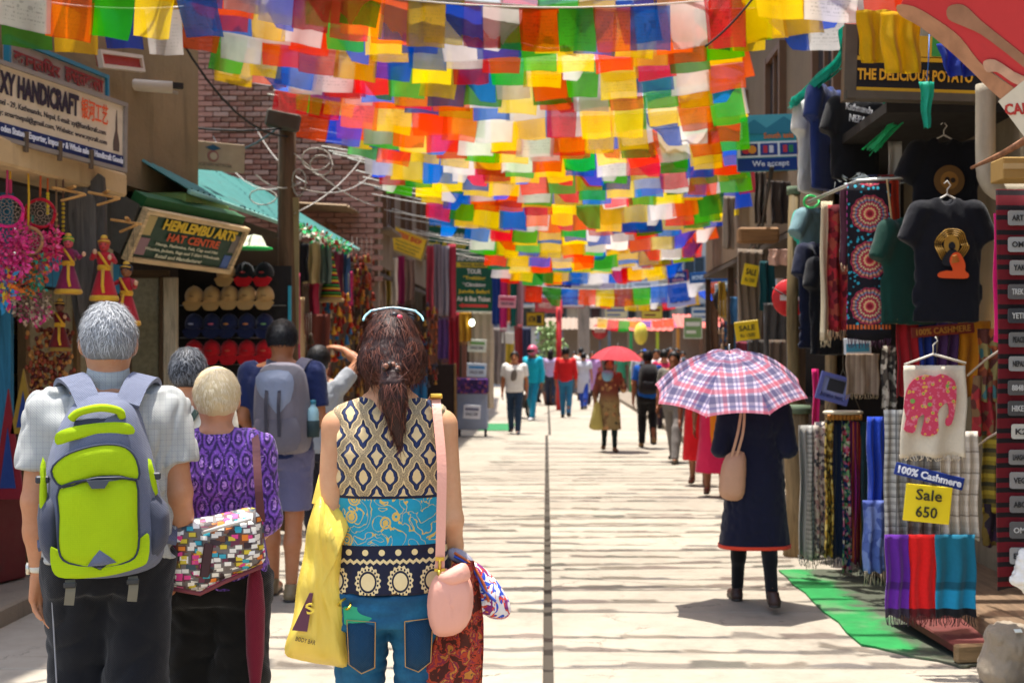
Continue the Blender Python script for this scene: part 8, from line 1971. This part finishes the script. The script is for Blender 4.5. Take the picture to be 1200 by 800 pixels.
def cap(label, px, py, mats, group, logo=None):
    t = thing('cap', label, 'cap', at(px, py, 10.95), R(rng.uniform(-10, 10)), group); t.rotation_euler.x = R(12)
    for nm, mb, mt in (('crown', cr_, mats[0]), ('brim', br_, mats[1]), ('button', bu_, mats[0])):
        if (nm, mt.name) not in cmesh: cmesh[(nm, mt.name)] = mb.mesh(nm, mt)
        link(nm, cmesh[(nm, mt.name)], t)
    if logo:
        if ('l', logo) not in cmesh: m = MB(); m.ball((0, -.086, .02), (.026, .008, .009), 0, 8, 5); cmesh[('l', logo)] = m.mesh('logo', plain(logo))
        link('logo', cmesh[('l', logo)], t)
pos = ('leftmost', 'second from left', 'middle', 'fourth from left', 'rightmost')
for i in range(5):
    x = 228 + 20.6 * i
    cap(pos[i] + ' of the five tan caps on the cap rack', x, 348 - (0 if i < 2 else 1), (cs[0], cs[0]), 'tan caps on the rack', '#8a6a3c')
    cap(pos[i] + ' of the five navy caps below the tan ones', x, 380, (cs[1], cs[1]), 'navy caps on the rack', ('#8f96b0', '#b0526a', '#b0763a', '#c07a4a', '#5f8a5a')[i])
    cap(pos[i] + ' of the five red caps in the lowest row of the rack', x, 411, (cs[2], cs[2]), 'red caps on the rack', ('#8a1a1c', '#8a2a1c', '#b0462c', '#8a1a1c', '#b0462c')[i])
for i, (px, mt) in enumerate(((265, (cs[0], cs[0])), (287, (cs[3], cs[2])), (310, (cs[3], cs[2])))): cap(('single tan cap above the left of the black caps', 'black cap with a red brim, left of the top pair', 'black cap with a red brim, right of the top pair')[i], px, 320, mt, 'caps in the top row', '#a05a30' if i == 0 else '#8a2226')
# green-edged cloth hat at the top of the caps
q = at(298, 285, 10.8); t = thing('green_edged_hat', 'bright green and white cloth hat brim beside the tilted green sign', 'hat', q); m = MB(); m.lathe([(.14, -.05), (.15, -.045), (.10, -.02), (.085, .02), (.06, .06), (0, .075)], n=16); m.build('hat_body', cloth('#d5dcc0'), t); m = MB(); m.lathe([(.152, -.052), (.156, -.045), (.152, -.038), (.13, -.045)], n=16); m.build('hat_band', cloth('#2fd06a', .1, .3), t)
# hanging goods along the left stalls
LG = [
 # x0,y0,x1,y1,Y,colour/mat,folds,label,rz
 (343, 320, 352, 430, 11.9, '#b5185a', 1, 'hot pink scarf hanging beside the wooden pole'),
 (352, 285, 362, 330, 13.2, '#1c1a1f', 1, 'black scarf next to the pink one under the teal awning'),
 (356, 284, 375, 332, 14.0, '#b5a070', 2, 'khaki cotton bag cloth under the teal awning'),
 (374, 286, 388, 332, 14.6, '#54665c', 2, 'grey green hanging cloth under the teal awning'),
 (392, 288, 402, 345, 15.6, '#8a3a55', 1, 'rose woven scarf under the end of the teal awning'),
 (400, 292, 410, 350, 16.2, '#3a5a86', 1, 'blue woven scarf at the end of the teal awning'),
 (405, 318, 413, 358, 16.4, '#c02a66', 1, 'magenta scarf at the end of the teal awning'),
 (362, 330, 373, 375, 14.2, '#9a1f3a', 1, 'crimson pennant cloth over the brown jacket'),
 (347, 348, 356, 430, 12.2, '#b59a70', 1, 'cream cotton strip beside the pink scarf'),
 (357, 368, 386, 440, 13.6, '#6a3428', 2, 'reddish brown jacket hanging behind the man in navy'),
 (440, 290, 452, 362, 19.5, '#b59c86', 2, 'pale fawn scarf under the rusty awning'),
 (452, 298, 458, 362, 19.8, '#8a7024', 1, 'mustard scarf under the rusty awning'),
 (458, 302, 466, 358, 20.0, '#cbbaa6', 1, 'cream scarf with violet edge under the yellow sign'),
 (466, 300, 474, 356, 20.2, '#8a1a4a', 1, 'wine red scarf under the yellow sign'),
 (474, 304, 486, 352, 20.6, '#8a6a5a', 2, 'brown mottled shawl under the yellow sign'),
 (500, 288, 508, 372, 21.6, '#a83440', 1, 'red shawl at the left of the fringed row'),
 (507, 286, 517, 370, 21.8, '#7a6a70', 2, 'grey mauve shawl in the fringed row'),
 (516, 288, 526, 370, 22.0, '#8a7f86', 2, 'silver grey shawl in the fringed row'),
 (524, 286, 534, 372, 22.2, '#a32c3c', 1, 'crimson shawl at the right of the fringed row'),
 (526, 366, 538, 440, 22.6, '#9a1f2c', 2, 'dark red shawl below the fringed row'),
 (538, 366, 552, 400, 23.6, '#b5841c', 2, 'mustard shawl behind the beige cloth'),
 (514, 372, 526, 420, 22.4, '#6a4a8a', 2, 'purple patterned cloth below the grey shawls'),
 (550, 362, 578, 478, 24.4, '#bfb09a', 3, 'long beige hanging cloth with paper notes pinned on it'),
 (480, 400, 500, 470, 21.0, '#2f78b0', 2, 'blue cloth low behind the head of the woman in the printed top'),
 (418, 372, 438, 440, 16.8, '#54301e', 2, 'dark brown woven bag cloth behind the raised arm'),
 (436, 420, 452, 470, 17.2, '#a81c24', 2, 'red framed cloth panel right of the raised arm'),
 (577, 306, 588, 380, 23.2, '#1c3f8f', 2, 'cobalt shawl left of the colourful row'),
 (586, 306, 594, 384, 23.2, '#c92a78', 1, 'magenta shawl in the colourful row'),
 (593, 306, 599, 376, 23.2, '#d9622c', 1, 'orange shawl in the colourful row'),
 (598, 306, 606, 382, 23.2, '#12605a', 1, 'bottle green shawl in the colourful row'),
 (605, 307, 613, 380, 23.2, '#b58a9a', 1, 'dusty pink shawl at the right of the colourful row'),
 (603, 380, 612, 440, 30, '#8a2a30', 1, 'dark red garment in the far left stalls'),
 (612, 384, 622, 436, 32, '#3a3f5a', 2, 'slate garment in the far left stalls'),
 (578, 384, 592, 450, 26, '#8a7f7a', 2, 'grey garment in the shade below the colourful row'),
 (590, 400, 602, 440, 28, '#c9a53a', 2, 'yellow ochre garment below the colourful row'),
]
for x0, y0, x1, y1, Y, hx, nf, lab in LG:
    p, w, h = box_px(x0, y0, x1, y1, Y); scarf('hanging_cloth' if 'cloth' in lab else ('jacket' if 'jacket' in lab else 'garment' if 'garment' in lab else 'scarf' if 'scarf' in lab else 'shawl'), lab, 'textile', p, w * 1.05, h, cloth(hx), nf, .025, rng.uniform(-.2, .2), cloth(hx) if ('shawl' in lab or 'scarf' in lab) else None, .07, group='textiles hung along the left stalls')
# woolly striped hat and bundles
q = at(388, 330, 15.0); t = thing('wool_hat', 'green, black and yellow striped pointed wool hat under the teal awning', 'hat', q); m = MB(); m.lathe([(.12, -.22), (.13, -.2), (.10, -.05), (.06, .15), (.02, .32), (0, .36)], n=16); m.build('knit', stripem('hat', ['#c9b52c', '#1c2416', '#3f8a3a', '#1c1c1c', '#b53a2c'], 11, 'z'), t); m = MB(); m.lathe([(.13, -.24), (.15, -.235), (.15, -.2), (.12, -.19)], n=16); m.build('fur_brim', cloth('#a88a5a'), t)
# green bunting under the teal awning
A = at(343, 264, 12.2); B = at(408, 292, 15.8); t = thing('bunting', 'green and red felt bunting along the edge of the teal awning', 'bunting', A)
m = MB()
for i in range(26): fluff(m, (B - A) * (i / 25), (.06, .06, .05), 16, .06, (0, 0, 1, 2), i)
m.build('felt_leaves', [cloth('#2fae62'), cloth('#a8322a'), cloth('#d9dccb')], t)
# clusters of small puppets and ornaments
def cluster(label, px0, py0, px1, py1, Y, cols_, n, seed, cat='ornaments', sz=.05):
    o = at((px0 + px1) / 2, py0, Y); t = thing('ornament_cluster', label, cat, o); w = (px1 - px0) / F_PX * Y; h = (py1 - py0) / F_PX * Y; r = random.Random(seed)
    for k_ in range(3):
        m = MB()
        for i in range(n // 3):
            c = Vector((r.uniform(-.5, .5) * w, r.uniform(-.06, .06), -r.random() * h)); s = sz * r.uniform(.6, 1.2)
            m.lathe([(s * .2, -s * 1.3), (s * .7, -s * 1.1), (s * .3, 0), (s * .36, s * .3), (s * .1, s * .8), (0, s * .85)], k_ * 2 + r.randrange(2), 8, c)
        setp(m.build('ornament', [cloth(c_) for c_ in cols_], t), kind='stuff')
    m = MB()
    for i in range(5): x = (-.4 + i * .2) * w; m.tube([(x, 0, .25), (x, 0, -h)], .004)
    m.build('string', plain('#4a3a2a'), t)
    return t
cluster('cluster of red and gold hanging dolls right of the striped wool hat', 378, 345, 412, 420, 15.2, ('#b5301e', '#d9a03a', '#8a1f1c', '#d9c9a8', '#2f6a9a', '#c9542c'), 90, 1)
cluster('dense cluster of rust and amber ornaments under the end of the awning', 410, 300, 438, 400, 16.6, ('#8a3a1e', '#c2762c', '#5a2a18', '#b5432c', '#a8843a', '#6a1f1a'), 130, 2)
cluster('brown and red trinkets behind the hair of the woman in the printed top', 486, 355, 512, 450, 20.8, ('#6a3a24', '#a8522c', '#3a2a24', '#8a2a24', '#b5843a', '#4a4a5a'), 90, 3)
cluster('dark maroon and gold bags hanging left of the raised arm', 352, 395, 366, 460, 12.8, ('#5a1a1c', '#7a5a24', '#3a1a1c', '#8a2a24', '#4a3a2a', '#2a2426'), 36, 4)
cluster('gold and brown hats and toys above the raised arm', 384, 412, 436, 470, 15.8, ('#8a5a2c', '#b58a4a', '#5a2f20', '#7a2a24', '#3a2a24', '#a8742c'), 70, 6)
cluster('colourful masks and toys under the rusty awning', 424, 372, 470, 440, 18.6, ('#b54a24', '#c99a3a', '#3a2a2a', '#8a2f24', '#2f6a8a', '#5a3a2a'), 80, 7)
cluster('assorted souvenirs at the far right stall below the masks', 842, 372, 862, 432, 18.5, ('#4a3a4a', '#b58a6a', '#2f5a86', '#8a2f3a', '#3a3a3a', '#c9a88a'), 50, 8)
# a stool-like trinket stand with purple cloth
q = at(553, 490, 24.2); t = thing('trinket_stand', 'small stand draped in purple printed cloth beside the street on the left', 'stand', (q.x, 24.2, .0))
m = MB(); m.box((0, .2, .50), (.58, .4, .72), 0, None, .02); m.build('cabinet', paint('#8a93a8', .7, .2), t); m = MB(); m.box((0, .18, .97), (.62, .46, .30), 0, None, .03); m.build('draped_cloth', patm('purplecloth', ['#3a2458', '#5a2f7a', '#2a1f4a', '#8a4a5a', '#46306a'], 22), t)
for x in (-.25, .25):
    for y in (.02, .36): m = MB(); m.tube([(x, y, 0), (x, y, .16)], .02); m.build('leg', plain('#3a3a40'), t)
q = at(513, 490, 22.2); t = thing('display_board', 'dark framed display board standing by the stalls left of the purple stand', 'board', (q.x, 22.2, 0)); m = MB(); m.box((0, 0, .72), (.62, .05, 1.35), 0, (R(6), 0, 0), .01); m.build('board', paint('#2c1f1c', .8, .3), t); m = MB(); m.box((.31, -.03, .72), (.04, .05, 1.38), 0, (R(6), 0, 0)); m.box((-.31, -.03, .72), (.04, .05, 1.38), 0, (R(6), 0, 0)); m.build('frame', wood('#8a6a44'), t)
q = at(548, 385, 24.2); t = thing('bulb', 'small glowing white bulb under the green tour sign', 'lamp', at(553, 378, 23.6)); m = MB(); m.ball((0, 0, 0), (.05, .05, .065)); m.build('glass', lampmat('#f2ffe8', 4), t); m = MB(); m.tube([(0, 0, .06), (0, 0, .2)], .015); m.build('socket', plain('#333333'), t)
q = at(578, 500, 22); t = thing('floor_mat', 'small green mat at the foot of the left-hand stalls', 'mat', (gx(583, 27.5), 27.5, .004)); m = MB(); m.box((0, 0, .006), (.7, 2.6, .012), 0, None, .004); m.build('mat', cloth('#2f7a4a'), t)
# pale green plants / umbrellas far left
q = at(645, 384, 40); t = thing('potted_plant', 'tall pale green potted plant at the far left by the red pole', 'plant', (q.x, 40, 0)); m = MB(); m.lathe([(.18, 0), (.25, .35), (.27, .4), (.22, .4)], n=14); m.build('pot', paint('#8a5a44'), t); m = MB()
for k_, (z, r_) in enumerate(((1.0, .45), (1.4, .5), (1.9, .45), (2.3, .35))): fluff(m, (rng.uniform(-.1, .1), 0, z), (r_, r_, .22), 150, .16, (0, 1), 40 + k_)
m.build('leaves', [plain('#9ab87a', .6), plain('#7a9a5c', .6)], t); m = MB(); m.tube([(0, 0, .3), (.03, 0, 1.3), (0, 0, 2.3)], .03); m.build('stem', wood('#6a5a3c'), t)
# far stalls with red awnings and yellow posts at the street end
def far_stall(label, px, Y, w, roof, postc, hh=2.5):
    t = thing('market_stall', label, 'market stall', (gx(px, Y), Y, 0), 0, 'stalls at the street end')
    V, Fs = corrug(Vector((-w / 2, 1.2, hh + .5)), Vector((w / 2, 1.2, hh + .5)), Vector((-w / 2, -.4, hh)), Vector((w / 2, -.4, hh)), 14, .02); m = MB(); m.add(V, Fs, 0, True); m.build('awning', paint(roof, .7, .2), t)
    for i in range(4): m = MB(); m.box((-w / 2 + .06 + i * (w - .12) / 3, -.3, hh / 2 - .02), (.11, .11, hh - .06)); m.build('post', paint(postc[i % len(postc)], .5, .15), t)
    m = MB(); m.box((0, .9, hh / 2), (w, .08, hh)); m.build('back_wall', paint('#8f8274', .8), t); m = MB(); m.box((0, .2, .45), (w * .9, .6, .88)); m.build('counter', paint('#6a5a4c', .8), t)
    return t
far_stall('red roofed stall with yellow green posts at the end of the street', 785, 50, 3.2, '#c4564a', ('#2f9a5a', '#b5c43a', '#c9cc4a', '#d98a3a'))
far_stall('red and tan roofed stall right of the one with green posts', 834, 46, 2.6, '#c25a4e', ('#c98a3a', '#7a5a44', '#c98a3a'), 2.55)
far_stall('brown roofed stall left of the red roofed ones', 728, 56, 4.2, '#a37a60', ('#8a6a54', '#8a6a54'), 2.7)
far_stall('dull brown roofed stall on the far left past the red pole', 672, 52, 3.0, '#84705e', ('#8a9aa8', '#6a7a88'), 2.6)
m = MB(); m.ball((0, 0, 0), (.26, .26, .42), 0, 10, 8); setp(m.build('paper_lantern', plain('#d9c84a'), None, loc=at(751, 391, 48)), 'yellow paper lantern hanging before the red roofed stall', 'lantern')

# small far boards and goods toward the street end
for i, (px, py, Y, w_, h_, hx, h2, lab) in enumerate(((668, 352, 45, 1.0, .5, '#d9d4cc', '#b5483a', 'white and red'), (706, 352, 55, 1.3, .6, '#c9564a', '#e0d6c8', 'faded red'), (722, 366, 54, 1.0, .5, '#e0cf9a', '#5a6a8a', 'cream'), (742, 352, 58, 1.4, .5, '#9ab0c9', '#4a5a7a', 'pale blue'), (764, 366, 49, .8, .5, '#d9c04a', '#7a3a2c', 'yellow'), (700, 330, 60, 1.6, .7, '#b9a8b0', '#6a5a7a', 'mauve'), (822, 368, 44, .7, .5, '#e0ded6', '#3a6a9a', 'white and blue'), (812, 384, 43, .6, .7, '#7a9a5c', '#d9d6c0', 'green'), (640, 350, 44, .7, .5, '#3a5a9a', '#c9ccd9', 'royal blue'), (756, 330, 59, 1.3, .6, '#d9d9dc', '#8a92a0', 'grey white'))):
    c_ = at(px, py, Y); s, w, h = board('signboard', 'small ' + lab + ' shop board in the clutter at the far end of the street', 'sign', *[c_ + Vector((a * w_ / 2, 0, b * h_ / 2)) for a, b in ((-1, 1), (1, 1), (-1, -1), (1, -1))], paint(hx, .6, .1), paint(h2, .6, .1), group='small boards at the street end')
    fl(s, rect(0, h * .18, w * .8, h * .2), ink(h2), 'printed_stripe'); fl(s, rect(-w * .1, -h * .2, w * .55, h * .14), ink(h2), 'printed_stripe')
